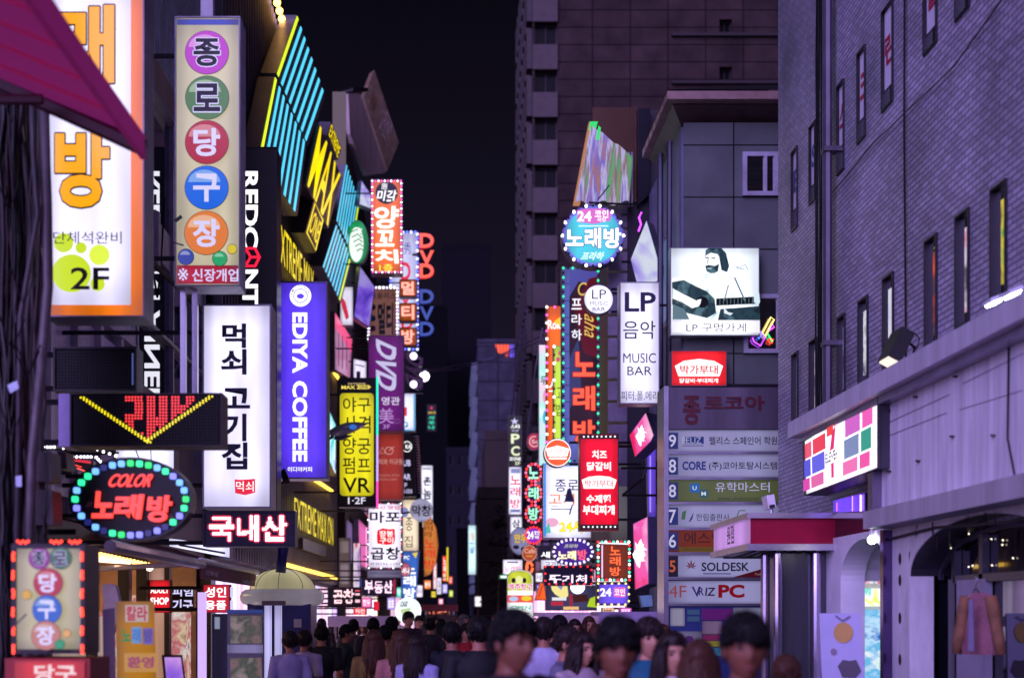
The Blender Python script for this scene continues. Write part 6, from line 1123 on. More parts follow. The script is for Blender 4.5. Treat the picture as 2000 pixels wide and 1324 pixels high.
yb = thing('banner_stand', 'yellow standing banner with pink and pastel letters on the left pavement', 'banner', P(268, 1700, 9.6)); fb = Fr(P(268, 1250, 9.6), (.1, -1, .08))
MB().prism(fb, [(226,1174),(300,1174),(312,1560),(232,1560)], -.03, 0).build('panel', face('#C8860A', .62), yb)
decorate(yb, fb, [('R',245,1181,290,1214,em('#D8C0C0',.65)), ('T','칼라',247,1183,288,1212,em('#C83A50',.75),{'bold':.03}), ('T','노',238,1228,256,1252,em('#3A9A5A',.7),{'bold':.04}), ('R',258,1224,277,1256,em('#7AA8E0',.7)), ('R',280,1226,300,1258,em('#8070C0',.7)), ('T','래',259,1227,276,1254,em('#5A8AE0',.7),{'bold':.04}), ('T','방',281,1228,299,1254,em('#6A58B0',.7),{'bold':.04}), ('R',244,1275,308,1312,em('#D8A058',.7)), ('T','환영',250,1282,302,1304,em('#B85A80',.65),{'bold':.04})])
MB().prism(Fr(P(215, 1300, 9.62), (.2, -1, 0)), [(200,1190),(224,1186),(230,1560),(205,1560)], -.03, 0).build('side_board', mt('#8A7890', .5), yb)
tb = thing('menu_screen', 'leaning violet menu screen low before the shop', 'screen', P(345, 1500, 10.5)); fb = Fr(P(345, 1300, 10.5), (.25, -1, .2)); MB().prism(fb, [(316,1278),(356,1278),(376,1420),(330,1420)], -.05, 0).build('case', BLACK, tb); MB().poly([fb(x, y, .006) for x, y in ((321,1283),(353,1283),(370,1415),(333,1415))]).build('face_panel', ledwall(['#8A5AE0', '#D8A0F0', '#B080F0'], .9, 2, 'violet_menu'), tb)
# snack stall with a bun shaped roof
sk = thing('snack_stall', 'blue snack stall with a cream domed roof and white roll rim', 'stall', (P(545, 0, 17.5).x, 17.9, 0)); cx = P(543, 0, 17.5).x; zr = P(0, 1152, 17.5).z
b = MB(); n = 28; R = .44
for i in range(8):
    a0, a1 = math.pi/2*i/8, math.pi/2*(i+1)/8
    for k in range(n):
        t0, t1 = 2*math.pi*k/n, 2*math.pi*(k+1)/n; q = lambda a, t: (cx+R*math.cos(a)*math.cos(t), 17.95+R*math.cos(a)*math.sin(t), zr+.30*math.sin(a)); b.poly([q(a0, t0), q(a0, t1), q(a1, t1), q(a1, t0)])
b.build('dome', face('#CFC49A', .62, .1), sk, True)
b = MB()
for k in range(8): t0 = 2*math.pi*k/8; b.tube([(cx+(R+.004)*math.cos(a)*math.cos(t0), 17.95+(R+.004)*math.cos(a)*math.sin(t0), zr+.304*math.sin(a)) for a in [math.pi/2*i/8 for i in range(9)]], .004, 4)
b.build('dome_seam', mt('#4A4640'), sk)
b = MB(); b.tube([(cx+.46*math.cos(t*.2417), 17.95+.46*math.sin(t*.2417), zr-.09) for t in range(27)], .11, 12); b.build('roof_rim', face('#B8ACC0', .45, .1), sk, True)
b = MB(); b.box(cx-.42, cx+.42, 17.6, 18.4, .05, zr-.18); b.build('wall', mt('#2A2A80', .45), sk); b = MB(); b.box(cx-.55, cx-.05, 17.4, 17.6, 1.0, 1.06); b.build('counter', mt('#3A5AC0', .4), sk); MB().tube([P(548,1118,17.7), P(556,1045,17.7)], .07, 10).build('chimney_pipe', mt('#2A2A78', .4), sk, True)
MB().box(cx-.40, cx-.34, 17.55, 17.6, zr-.34, zr-.28).build('lamp', em('#FFD8A0', 4), sk)
b = MB(); b.box(cx+.2, cx+.3, 17.57, 17.6, 1.55, 1.66); b.build('badge', mt('#C8C4D0'), sk)
lp = thing('light_post', 'pair of tall white light tubes before the blue snack stall', 'lamp', P(535, 1500, 16)); 
for x0, x1 in ((516, 529), (536, 549)): a = P(x0, 1182, 16); c = P(x1, 1182, 16); MB().box(a.x, c.x, 16, 16.08, .1, a.z).build('light_tube', face('#CCC6FF', 1.3, .25), lp)
a = P(512, 1176, 16); c = P(556, 1176, 16); b = MB(); b.box(a.x, c.x, 15.98, 16.1, a.z-.03, a.z+.02); b.box(a.x, c.x, 15.98, 16.1, .05, .1); b.build('bracket', mt('#6A5A6A'), lp)
mb_ = thing('menu_board', 'grey menu board with food photos beside the blue stall', 'sign', P(480, 1500, 15.2)); f_ = front(15.2); MB().prism(f_, rect(444,1195,514,1560), -.05, 0).build('panel', mt('#8A86A8', .5), mb_)
FOOD = ledwall(['#4A3A40', '#9A7A78', '#4A5A40', '#B8A0A0', '#6A5058'], .5, 3.5, 'food_photo', (1, 1, 1), 0); decorate(mb_, f_, [('R',450,1202,512,1256,FOOD,'food_photo'), ('R',444,1258,514,1275,face('#9A90C8',.5)), ('R',450,1284,512,1324,FOOD,'food_photo'), ('R',444,1190,514,1197,em('#2A4AA0',.5))])
sign('blue_notice_sign', 'dark blue door panel between the red letter sign and menu board', 'panel', (415,1198,446,1560), 15.6, mt('#1A2A58', .4), [('R',405+14,1204,430,1228,face('#A8B0D0',.5))], .1, mt('#101830'), 1)
tr = sign('ledge_sign', 'pale lit fascia ledge over the shop front beside the white letter board', 'sign', [(330,1050),(450,1066),(450,1090),(330,1066)], 15.0, face('#E0DCFF', 1.4), [('L', [(350,1064),(440,1080)], 4, K('#5A5A78'))], .2, CAB, 1, br=-3.8)
# stalls in the middle and right
def stall(name, label, x0, x1, yt, yc, Y, cm, wm, items=[]):
    a, c = P(x0, yt, Y), P(x1, yt, Y); zc = P(0, yc, Y).z; rt = thing(name, label, 'stall', ((a.x+c.x)/2, Y+.4, 0), 'street food stalls')
    b = MB(); b.box(a.x-.1, c.x+.1, Y-.1, Y+1.1, a.z-.12, a.z-.06); b.box(a.x-.1, c.x+.1, Y-.12, Y-.1, a.z-.25, a.z-.06); b.build('canopy', cm, rt)
    b = MB(); b.box(a.x, c.x, Y, Y+.9, .15, zc); b.build('counter', wm, rt)
    b = MB()
    for x in (a.x, c.x-.04):
        for y in (Y+.0, Y+.95): b.box(x, x+.04, y, y+.04, zc, a.z-.12)
    b.build('post', STEEL, rt); b = MB()
    for x in (a.x+.15, c.x-.25):
        for y in (Y+.1, Y+.7): b.tube([(x, y, .08), (x+.04, y, .08)], .08, 10)
    b.build('wheel', BLACK, rt)
    b = MB(); b.box(a.x+.2, c.x-.2, Y+.3, Y+.34, a.z-.17, a.z-.14); b.build('lamp', em('#FFC8E8', 36, 0, True), rt)
    random.seed(int(x0)); b = MB()
    for k in range(14): x = random.uniform(a.x+.05, c.x-.1); b.ball((x, Y+random.uniform(.1, .7), zc+.05), random.uniform(.03, .07), 7, 5)
    b.build('food', mt('#B0703A', .5, 0, .5, 8), rt)
    decorate(rt, front(Y-.002), items); return rt
PINK = mt('#D8C0E0', .5, 0, .12)
stall('food_stall', 'lavender food stall with snacks under a pale canopy in the middle of the street', 652, 752, 1196, 1252, 24, PINK, PINK)
stall('food_stall', 'long pale pink food stall with printed counter on the right', 1062, 1172, 1188, 1245, 21, mt('#E0C8DC', .5), mt('#D8C0D4', .5), [('R',1064,1250,1118,1300,face('#A898B8',.6)), ('T','떡볶이',1070,1256,1112,1272,K('#5A4A58')), ('R',1122,1250,1170,1300,face('#9A8A98',.35)), ('E',1150,1275,10,5,K('#7A4A50'))])
stall('food_stall', 'violet fronted food stall next to the directory pylon', 1182, 1285, 1186, 1225, 19.5, mt('#B8A0D0', .5), mt('#A880C8', .5), [('R',1184,1228,1284,1300,face('#7A58A8',.6)), ('T','토스트 핫도그',1190,1234,1278,1250,em('#A898C8',.5),{'bold':.02})])
rb = stall('food_stall', 'far dark red roofed stall behind the crowd', 830, 888, 1176, 1200, 38, mt('#6A1A28', .5), mt('#3A2A34', .5))
wb2 = thing('balloon_lamp', 'big round white balloon lamp with a blue word above the crowd', 'lamp', P(798, 1215, 29)); MB().ball(P(797,1192,29), .29, 20, 12).build('globe', em('#EAF4F4', 1.15, 0, True), wb2, True); decorate(wb2, front(28.7), [('T','CASS',781,1174,797,1184,K('#3A5AA8'),{'sh':.2,'bold':.03}), ('P', [(782,1190),(802,1186),(800,1196),(786,1200)], em('#C8E0A0',.9))]); MB().tube([P(797,1215,29), (P(797,0,29).x, 29, 0)], .03).build('pole', IRON, wb2)
sign('red_lantern', 'small red vertical lantern box below the blue and red LED board', 'lantern', (730,1174,741,1192), 30, face('#E01838', 1.1), [], .1, mt('#6A0A1A'), .5)
sign('spotlight_screen', 'small blue tilted screen above the violet stall', 'screen', [(1248,1162),(1274,1160),(1276,1184),(1252,1186)], 20.2, ledwall(['#3A4A98', '#6A80D0', '#2A3070'], .6, 3, 'blue_screen'), [], .08, BLACK, 1)
sign('narrow_banner_sign', 'tall striped colourful narrow shop banner beside the cream stall wall', 'sign', (690,1060,704,1150), 37, ledwall(['#D03050', '#F0E0F0', '#A070C0', '#F0C0D8'], .9, 3, 'striped_banner', (1, 1, .4)), [], .2, CAB, .5)
sign('narrow_banner_sign', 'narrow brown and white shop banner next to the black fins', 'sign', (662,1050,684,1150), 39, face('#7A6468', .5), [('R',664,1056,682,1080,face('#A08A90',.5)), ('R',664,1100,682,1140,face('#B09AA8',.5))], .2, CAB, .5)
# small lit signs packed low along both sides of the far street
random.seed(31)
ROW = [('pink', '#F06AA8', '한우', 706,1166,726,1186,30,-3.6),('red', '#E82A3A', '치킨', 690,1186,716,1200,34,-3.6),('lilac', '#B8A0F0', '호프', 756,1166,772,1190,37,-3.5),('white', '#EEE6FF', '국수', 812,1142,826,1166,52,-2.7),('orange', '#F07A2A', '분식', 828,1132,842,1150,56,-2.7),('yellow', '#F0D83A', '커피', 842,1154,852,1166,60,-2.7),
 ('rose', '#F088A8', '옷', 856,1168,866,1180,68,-2.7),('mint', '#60D8C0', '약', 774,1146,784,1166,43,-3.3),('violet', '#8A5AE8', '피씨', 1048,1140,1062,1158,36,3.5),('white', '#F4ECFF', '족발', 1046,1118,1060,1136,38,3.5),('pink', '#F070B0', '살롱', 1160,1108,1168,1134,30,3.4),('red', '#F03A40', '떡', 1022,1196,1040,1210,34,3.5),('cyan', '#60C8F0', '폰', 1158,1140,1166,1168,29,3.4),('magenta', '#E050C8', '화장품', 1210,1186,1234,1198,24,3.4),('peach', '#F8C0A0', '빵', 1176,1186,1200,1200,24.5,3.4)]
for i, (nm, h, t, x0, y0, x1, y1, Y, bx) in enumerate(ROW):
    sign('small_shop_sign', f'small {nm} lit sign hung low at Y in the crowded row'.replace(' at Y', (' beside the tripe sign' if x0 < 790 and y1 < 1195 else ' over the crowd') if bx < 0 else (' under the karaoke signs' if y0 < 1190 else ' above the food stalls')), 'sign', (x0,y0,x1,y1), Y, face(h, 1.2, .1), [('T', t, x0+(x1-x0)*.15, y0+(y1-y0)*.2, x1-(x1-x0)*.15, y1-(y1-y0)*.2, WL if nm not in ('white','yellow','peach') else K(), {'bold': .01})], .2, CAB, .7, br=bx)
# ================================================================ PEOPLE
def gauss(x, s): return math.exp(-(x/s)**2)
HW, HD, HH = .076, .098, .118
def head_pt(th, ph, grow=0.0, feat=True):
    """point of a head (centre at 0, facing -y): th round from the nose, ph up from the equator"""
    x = math.cos(ph)*math.sin(th); y = -math.cos(ph)*math.cos(th); z = math.sin(ph)
    w, d = HW+grow, HD+grow; lo = max(0, -z)
    px = x*w*(1-.30*lo**1.3); pz = z*(HH+grow); py = y*d
    if y > 0: py *= (1-.45*lo)
    else: py *= (1-.06*lo); py *= .93
    if z > .2: py += .008*z; px *= (1-.03*z)
    if feat and y < 0:
        f = -y
        py -= .024*gauss(px, .013)*gauss(pz+.022, .02)*f + .012*gauss(px, .010)*gauss(pz-.005, .026)*f
        py += .010*(gauss(px-.033, .016)+gauss(px+.033, .016))*gauss(pz-.012, .013)
        py -= .005*(gauss(px-.033, .03)+gauss(px+.033, .03))*gauss(pz-.034, .009)
        py -= .007*gauss(px, .024)*gauss(pz+.060, .011); py += .004*gauss(px, .03)*gauss(pz+.060, .003)
        py -= .009*gauss(px, .026)*gauss(pz+.100, .016)
    return Vector((px, py, pz))
def head_into(mb, c, nu=36, nv=30):
    vs = []; fs = []
    for i in range(nv+1):
        ph = -math.pi/2 + math.pi*i/nv
        for k in range(nu): vs.append(c + head_pt(2*math.pi*k/nu, ph))
    for i in range(nv):
        for k in range(nu): fs.append((i*nu+k, i*nu+(k+1) % nu, (i+1)*nu+(k+1) % nu, (i+1)*nu+k))
    mb.add(vs, fs)
    for s in (-1, 1): mb.ball(c + Vector((s*.079, .008, -.002)), .03, 8, 6, (.35, .6, 1.0))
def loft(mb, rings, n=20):
    vs = []; fs = []
    for (cx, cy, z, rx, ry) in rings:
        for k in range(n): a = 2*math.pi*k/n; vs.append((cx+rx*math.cos(a), cy+ry*math.sin(a), z))
    m = len(rings)
    for i in range(m-1):
        for k in range(n): fs.append((i*n+k, i*n+(k+1) % n, (i+1)*n+(k+1) % n, (i+1)*n+k))
    fs += [tuple(range(n-1, -1, -1)), tuple(range((m-1)*n, m*n))]; mb.add(vs, fs)
HEADZ = 1.595
def skeleton(fem, walk):
    sw = .175 if fem else .20; st = .11*walk
    J = {}
    for s in (-1, 1):
        J['sh', s] = Vector((s*sw, .0, 1.40)); J['el', s] = Vector((s*(sw+.055), .03-s*st*.5, 1.12)); J['wr', s] = Vector((s*(sw+.05), -.05-s*st*1.3, .88))
        J['hip', s] = Vector((s*.09, 0, .90)); J['kn', s] = Vector((s*.095, -.03+s*st, .49)); J['an', s] = Vector((s*.095, .02+s*st*1.8, .09)); J['to', s] = J['an', s] + Vector((s*.02, -.17, -.05))
    return J
def torso(mb, fem, g):
    h = .165 if not fem else .16; w = .135 if not fem else .12; ch = .165 if not fem else .145
    loft(mb, [(0, 0, .82, h*.8+g, .09+g), (0, 0, .90, h+g, .115+g), (0, 0, .98, h+g, .115+g), (0, -.005, 1.10, w+g, .095+g), (0, -.005, 1.22, ch*.95+g, .11+g), (0, 0, 1.32, ch+.01+g, .115+g), (0, .005, 1.40, ch+g, .095+g), (0, .01, 1.45, .095+g, .07+g), (0, .012, 1.475, .06+g*.8, .058+g*.8)])
def remesh(mb, vox, name):
    me = bpy.data.meshes.new(name); me.from_pydata(mb.v, [], mb.f); me.update(); o = bpy.data.objects.new(name, me); C.objects.link(o)
    m = o.modifiers.new('r', 'REMESH'); m.mode = 'VOXEL'; m.voxel_size = vox; m.use_smooth_shade = True
    s = o.modifiers.new('s', 'SMOOTH'); s.iterations = 4; s.factor = .5
    dg = bpy.context.evaluated_depsgraph_get(); out = bpy.data.meshes.new_from_object(o.evaluated_get(dg)); bpy.data.objects.remove(o)
    v = [p.co.copy() for p in out.vertices]; f = [tuple(p.vertices) for p in out.polygons]; bpy.data.meshes.remove(out); return v, f
def hand(mb, w, dirv, s):
    d = dirv.normalized(); x = Vector((0, -1, 0)); x = (x - d*x.dot(d)).normalized(); nrm = d.cross(x)
    c = w + d*.05; mb.ball(c, .045, 10, 7, (.42, .85, 1.05))
    for k, L in enumerate((.062, .072, .068, .052)):
        b0 = w + d*.085 + x*(.030-.02*k); curl = nrm*(-s)*1
        mb.tube([b0, b0+d*L*.45+curl*.006, b0+d*L*.8+curl*.018, b0+d*L+curl*.034], [.0092, .0088, .008, .0055], 6)
    b0 = w + d*.035 + x*.034; mb.tube([b0, b0+d*.03+x*.022, b0+d*.055+x*.026], [.011, .010, .007], 6)
def proto(fem, walk):
    J = skeleton(fem, walk); a = .85 if fem else 1
    b = MB(); torso(b, fem, 0); b.tube([(0, .02, 1.42), (0, .012, 1.50), (0, -.002, 1.56)], [.058*a, .053*a, .055*a], 12)
    for s in (-1, 1):
        b.tube([J['sh', s]-Vector((s*.05, 0, 0)), J['sh', s], J['el', s].lerp(J['sh', s], .5), J['el', s], J['el', s].lerp(J['wr', s], .35), J['wr', s]], [.06*a, .058*a, .047*a, .038*a, .040*a, .025*a], 10)
        b.tube([J['hip', s], J['hip', s].lerp(J['kn', s], .5), J['kn', s], J['kn', s].lerp(J['an', s], .35), J['an', s]], [.085, .072, .052, .055, .036], 10)
        b.tube([J['an', s]+Vector((0, .03, -.04)), J['to', s]], [.035, .03], 8)
    v, f = remesh(b, .014, 'body'); B = MB(); B.add(v, f); head_into(B, Vector((0, -.015, HEADZ)))
    for s in (-1, 1): hand(B, J['wr', s], J['wr', s]-J['el', s], s)
    t = MB(); torso(t, fem, .014); Lx = .55 if not fem else .75
    for s in (-1, 1):
        e = J['el', s].lerp(J['sh', s], 1-Lx-.3); t.tube([J['sh', s]-Vector((s*.06, 0, 0)), J['sh', s]+Vector((s*.004, 0, .006)), J['sh', s].lerp(J['el', s], .45), J['sh', s].lerp(J['el', s], .85)], [.078*a, .076*a, .070*a, .066*a], 12)
    T = remesh(t, .016, 'top')
    p = MB(); loft(p, [(0, 0, .80, .17, .115), (0, 0, .90, .178, .125), (0, 0, 1.0, .168, .12)])
    for s in (-1, 1): p.tube([J['hip', s]+Vector((0, 0, .03)), J['hip', s].lerp(J['kn', s], .5), J['kn', s], J['an', s]+Vector((0, .01, .02))], [.10, .088, .07, .062], 12)
    Pn = remesh(p, .018, 'trousers')
    sh = MB()
    for s in (-1, 1): q = J['an', s]; sh.tube([q+Vector((0, .05, -.045)), q+Vector((0, 0, -.035)), q+Vector((s*.012, -.10, -.05)), J['to', s]+Vector((0, -.03, -.005))], [.04, .046, .042, .025], 10, flat=.9)
    return dict(body=(B.v, B.f), top=T, trousers=Pn, shoes=(sh.v, sh.f))
def scalp(th, style):
    c = math.cos(th)     # 1 at the face
    if style == 'fringe': return .24 if c > .45 else (.24 - (.45-c)/.45*.4 if c > 0 else -.16 - .25*(-c))
    if style == 'short': return .46 if c > .55 else (.46 - (.55-c)/.5*.55 if c > .05 else -.09 - .3*(.05-c))
    return .55 if c > .75 else (.55 - (.75-c)/.35*.75 if c > .4 else -.2 - .35*(.4-c))
def hair_mesh(style, seed):
    rn = random.Random(seed); m = MB(); c = Vector((0, -.015, HEADZ)); nu, nv = 40, 16; vs = []; fs = []
    for i in range(nv+1):
        for k in range(nu):
            th = 2*math.pi*k/nu; p0 = scalp(th, style); ph = p0 + (math.pi/2-p0)*i/nv; th2 = th
            u_ = max(0, min(1, (ph+.15)/1.1)); g = (.002 + (.010 + .022*u_*u_*(3-2*u_))*min(1, i/5))*(1 + .16*rn.uniform(-1, 1))
            vs.append(c + head_pt(th2, ph, g, False))
    for i in range(nv):
        for k in range(nu): fs.append((i*nu+k, i*nu+(k+1) % nu, (i+1)*nu+(k+1) % nu, (i+1)*nu+k))
    m.add(vs, fs)
    n = 150 if style == 'long' else 230
    for k in range(n):
        if style != 'long':
            th = rn.uniform(0, 6.283); p0 = scalp(th, style); ph = rn.uniform(p0+.1, 1.5); a = c+head_pt(th, ph, .02, False); ph2 = max(p0-.16, ph-rn.uniform(.3, .6)); th2 = th+rn.uniform(-.25, .35)
            um = max(0, min(1, ((ph+ph2)/2+.15)/1.1)); a = c+head_pt(th, ph, .012+.022*max(0, min(1, (ph+.15)/1.1)), False); b = c+head_pt(th2, (ph+ph2)/2, .014+.022*um, False); e = c+head_pt(th2, ph2, .003, False); m.tube([a, b, e], [.006, .009, .001], 5, flat=.5)
        else:
            th = rn.choice((-1, 1))*rn.uniform(.75, 3.14); p0 = scalp(th, style); ph = rn.uniform(p0-.05, 1.1); a = c+head_pt(th, ph, .02, False); o = head_pt(th, -.1, .03, False); o.z = 0
            L = rn.uniform(.24, .40); pts = [a, c+head_pt(th, min(ph, .1), .03, False)]
            for j in (1, 2, 3): pts.append(Vector((c.x+o.x*(1.0+.06*j)+rn.uniform(-.012, .012), c.y+o.y*(.85+.05*j)+.03+rn.uniform(-.01, .01), c.z-L*j/3)))
            m.tube(pts, [.014, .016, .017, .014, .003], 5, flat=.6)
    return m.v, m.f
SKIN = [mt('#A86C58', .55, 0, .08, 6), mt('#C08670', .55, 0, .08, 6), mt('#84503E', .55, 0, .1, 6)]  # last tone has shade put into it, for the near faces
HAIR = {'black': mt('#0C0A0C', .6, 0, .3, 30, spec=.25), 'brown': mt('#4A2A20', .55, 0, .3, 30, spec=.3), 'dark': mt('#241618', .55, 0, .3, 30, spec=.3), 'grey': mt('#5A5258', .5, 0, .3, 30)}
PR = {(f, w): proto(f, w) for f in (0, 1) for w in (0, 1)}
HM = {(s, k): hair_mesh(s, k) for s in ('short', 'long', 'fringe') for k in (1, 2)}
_PM = {}
def pmesh(key, vf):
    if key not in _PM:
        me = bpy.data.meshes.new(key[0]); me.from_pydata([Vector(v) for v in vf[0]], [], vf[1]); me.update(); me.polygons.foreach_set('use_smooth', [True]*len(me.polygons)); me.materials.append(None); _PM[key] = me
    return _PM[key]
def person(label, px, ytop, Y, yaw, top, hair='black', style='short', fem=0, walk=0, skin=0, trous='#1C1A26', sleeve=None, tilt=0, width=None):
    """a standing or walking person whose crown shows at photo pixel (px, ytop) at distance Y; yaw 0 faces the camera"""
    x = (px-CX)/F*Y; H = EH + (CY-ytop)/F*Y; s = H/1.725
    r = thing('person', label, 'person', (x, Y, .02), 'people in the crowd'); r.rotation_euler = (tilt, 0, math.radians(yaw)); w = width or s; r.scale = (w, w, s)
    pr = PR[(fem, walk)]; v = hash(label) % 2 if 0 else (len(label) % 2) + 1
    def part(name, key, vf, mat):
        o = bpy.data.objects.new(name, pmesh(key, vf)); C.objects.link(o); o.parent = r; o.material_slots[0].link = 'OBJECT'; o.material_slots[0].material = mat; return o
    b = part('body', ('body', fem, walk), pr['body'], SKIN[skin]); part('top', ('top', fem, walk), pr['top'], mt(top, .75, 0, .2, 8, .1)); part('trousers', ('trousers', fem, walk), pr['trousers'], mt(trous, .8, 0, .2, 8)); part('shoes', ('shoes', fem, walk), pr['shoes'], mt('#2A2830', .5))
    part('hair', ('hair', style, v), HM[(style, v)], HAIR[hair])
    if abs(yaw) < 100:
        for sx in (-1, 1):
            m = MB(); m.ball((sx*.032, -.015-.078, HEADZ+.012), .0115, 8, 6, (1.3, .6, .7)); o = part('eye', ('eye', sx), (m.v, m.f), mt('#1A1012', .2))
            m = MB(); m.tube([(sx*.016, -.015-.096, HEADZ+.030), (sx*.034, -.015-.094, HEADZ+.036), (sx*.052, -.015-.079, HEADZ+.031)], [.004, .0045, .002], 5); part('eyebrow', ('eyebrow', sx), (m.v, m.f), HAIR[hair])
        m = MB(); m.ball((0, -.015-.097, HEADZ-.061), .022, 10, 5, (1, .25, .28)); part('lips', ('lips',), (m.v, m.f), mt('#8A4444', .4))
    return r
person('young man with thick black hair glancing aside close in front', 1000, 1207, 5.5, 38, '#2A2028', 'black', 'short', 0, 1, 2, width=1.02)
person('man with black fringe in a dark red top facing straight out', 1205, 1221, 5.3, 4, '#3A1A24', 'black', 'fringe', 0, 0, 2)
person('man with bowl-cut black hair in front of the stone directory', 1455, 1213, 5.0, -3, '#4A1A24', 'black', 'fringe', 0, 1, 2)
person('woman in a teal top looking forward past the fringe-haired man', 1266, 1216, 8.2, 12, '#0E5A78', 'dark', 'fringe', 1, 1, 1)
person('long-haired woman in white walking in front of the pylon', 1313, 1245, 7.4, 8, '#C8C0E0', 'dark', 'long', 1, 1, 1)
person('brown-haired woman in a pale blouse turned away by the pylon', 1366, 1262, 7.0, 165, '#B0A8CC', 'brown', 'long', 1, 0, 0)
person('man in a red shirt low by the grey column', 1535, 1290, 7.6, 150, '#A01824', 'brown', 'short', 1, 0, 0)
person('man in a white shirt with a bag strap seen from behind', 1062, 1213, 11.5, 170, '#B8B0DC', 'dark', 'short', 0, 1, 0)
person('black-haired man standing between the pink stall and white shirt', 1092, 1208, 13.5, 175, '#1A1820', 'black', 'short', 0, 0, 0)
person('man in a plain grey shirt with a reddish cheek', 1106, 1232, 9.6, 70, '#6A6684', 'dark', 'short', 0, 1, 0)
person('woman in pale pink beside the grey-shirted man', 1137, 1243, 9.2, 30, '#B098A8', 'dark', 'long', 1, 0, 1)
person('tall man in navy with broad shoulders seen from behind', 882, 1222, 12.0, 178, '#14162A', 'black', 'short', 0, 1, 0)
person('man in black beside the broad navy back', 935, 1212, 10.2, 185, '#0C0C14', 'black', 'short', 0, 0, 0)
person('woman in an olive yellow top with very long brown hair', 730, 1236, 13.0, 180, '#7A6030', 'brown', 'long', 1, 1, 0)
person('woman in a pink top with loose brown hair', 782, 1238, 12.0, 188, '#B87A78', 'brown', 'long', 1, 1, 1)
person('person in a lavender white jacket striding by the pink top', 815, 1246, 11.4, 150, '#A8A0D8', 'dark', 'long', 1, 1, 0)
person('short-haired man before the lavender stall', 729, 1211, 19, 180, '#2A2430', 'black', 'short', 0, 0, 0)
person('black-haired man in a black jacket by the balloon lamp', 765, 1209, 18, 172, '#121218', 'black', 'short', 0, 1, 0)
person('pale-faced tall man looking back beneath the balloon lamp', 797, 1198, 22, 40, '#3A2A34', 'dark', 'short', 0, 0, 1)
person('man in a black shirt beside the bright light tubes', 628, 1226, 15.5, 178, '#0C0B12', 'black', 'short', 0, 0, 0)
person('person in a white shirt next to the black shirt', 594, 1236, 14.5, 165, '#B0A4CC', 'dark', 'short', 1, 1, 0)
person('person in a pale lilac top partly behind the light tubes', 566, 1238, 14.0, 195, '#A49AC8', 'dark', 'short', 1, 0, 0)
person('small dark figure standing before the low LED board', 628, 1211, 24, 180, '#1A1620', 'black', 'short', 0, 0, 0)
person('person in dark clothes ahead of the blue stall', 650, 1218, 26, 170, '#241C28', 'dark', 'long', 1, 1, 0)
person('woman with grey hair lit by the far warm lamps', 905, 1203, 23, 30, '#4A3A40', 'grey', 'long', 1, 0, 1)
person('person holding white over red clothes in the crowd middle', 911, 1222, 17, 20, '#B01C2A', 'dark', 'short', 0, 1, 1)
person('man with a pale face under the far dark roof', 818, 1205, 26, 25, '#5A4A50', 'dark', 'short', 0, 1, 1)
person('man in charcoal just below the red roofed stall', 840, 1211, 21, 180, '#201C24', 'black', 'short', 0, 1, 0)
person('dark-haired woman below the red roofed stall', 862, 1212, 22.5, 175, '#2A2030', 'black', 'long', 1, 0, 0)
person('man in plum with his face half turned far off', 849, 1206, 31, 60, '#4A2A3A', 'dark', 'short', 0, 0, 0)
person('woman in beige far down the middle of the street', 893, 1206, 33, 10, '#8A7468', 'brown', 'long', 1, 1, 1)
person('man in blue denim shirt far beyond the red roof', 917, 1205, 30, 185, '#2A3A5A', 'black', 'short', 0, 1, 0)
person('person in black before the far bright screen', 950, 1207, 19, 176, '#100E14', 'black', 'short', 0, 1, 0)
person('woman in maroon behind the glancing young man', 974, 1211, 16.5, 182, '#4A1A2A', 'brown', 'long', 1, 0, 0)
person('man in tan jacket before the pop-up board', 1032, 1211, 18, 190, '#6A5444', 'dark', 'short', 0, 1, 0)
person('woman in dusty rose behind the near black-fringed man', 1166, 1226, 13, 160, '#8A5A68', 'brown', 'long', 1, 1, 0)
person('person in slate grey leaving past the silver shop', 690, 1213, 21, 178, '#3A3A48', 'black', 'short', 0, 1, 0)
person('woman in a cream blouse walking out from the far stalls', 708, 1217, 27, 5, '#B8A898', 'brown', 'long', 1, 1, 1)

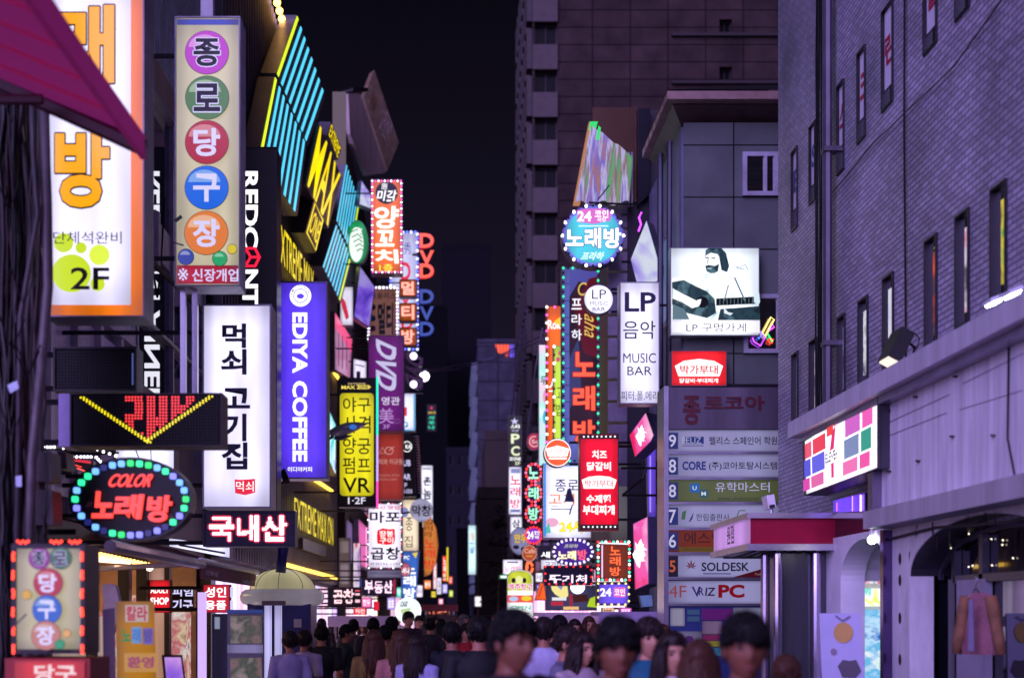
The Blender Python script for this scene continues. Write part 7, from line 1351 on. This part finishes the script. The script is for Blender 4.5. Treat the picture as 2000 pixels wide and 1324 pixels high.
person('man in a mustard shirt between the olive and pink tops', 752, 1226, 16, 170, '#8A6A3A', 'black', 'short', 0, 1, 0)
person('woman in lilac far behind the mustard shirt', 744, 1204, 29, 20, '#9A88B8', 'brown', 'long', 1, 1, 1)
person('man in dark green crossing before the small stall', 676, 1224, 17.5, 90, '#1E3028', 'black', 'short', 0, 1, 0)
person('bare-armed woman in a black top past the pink stall', 1122, 1214, 17, 15, '#14121A', 'dark', 'long', 1, 1, 1)
person('man in rust orange behind the grey shirt', 1078, 1219, 15.5, 200, '#8A4A2A', 'dark', 'short', 0, 0, 0)
person('woman in sky blue waiting beside the pylon edge', 1292, 1226, 12.5, 30, '#5A7AB0', 'brown', 'long', 1, 0, 1)
person('man in a white crew neck passing the violet stall', 1228, 1215, 14.5, 180, '#B8B4C8', 'black', 'short', 0, 1, 0)

for i, (px, yt, Y, yaw, top, hr, st_, fem, lb) in enumerate(((672, 1209, 34, 0, '#C8B8D8', 'brown', 'long', 1, 'woman in pale violet far off beside the tripe LED board'), (722, 1204, 36, 15, '#D0A0A8', 'dark', 'fringe', 0, 'man in salmon far off under the blue and red LED board'), (778, 1203, 34, -20, '#E0D8F0', 'brown', 'short', 1, 'woman in white far off right under the balloon lamp'), (855, 1203, 40, 10, '#D8C8D0', 'grey', 'short', 0, 'grey-haired man in pale clothes under the dark red roof'), (880, 1203, 42, -10, '#E8A080', 'brown', 'long', 1, 'woman in peach far down the street centre'), (930, 1203, 38, 20, '#B8C0E8', 'dark', 'fringe', 0, 'man in pale blue far off by the warm lamp sign'), (965, 1204, 35, 0, '#D8B0C8', 'brown', 'long', 1, 'woman in pale rose far off by the conifer'), (1015, 1205, 30, -15, '#F0E8E8', 'dark', 'fringe', 0, 'man in white in front of the pop-up board'), (1150, 1208, 18.5, 10, '#D8C8E0', 'brown', 'long', 1, 'woman in pale lilac at the pink stall counter'), (1190, 1210, 17.5, -25, '#8AA0C8', 'dark', 'fringe', 0, 'man in light blue at the violet stall'))):
    person(lb, px, yt, Y, yaw, top, hr, st_, fem, i % 2, 1)
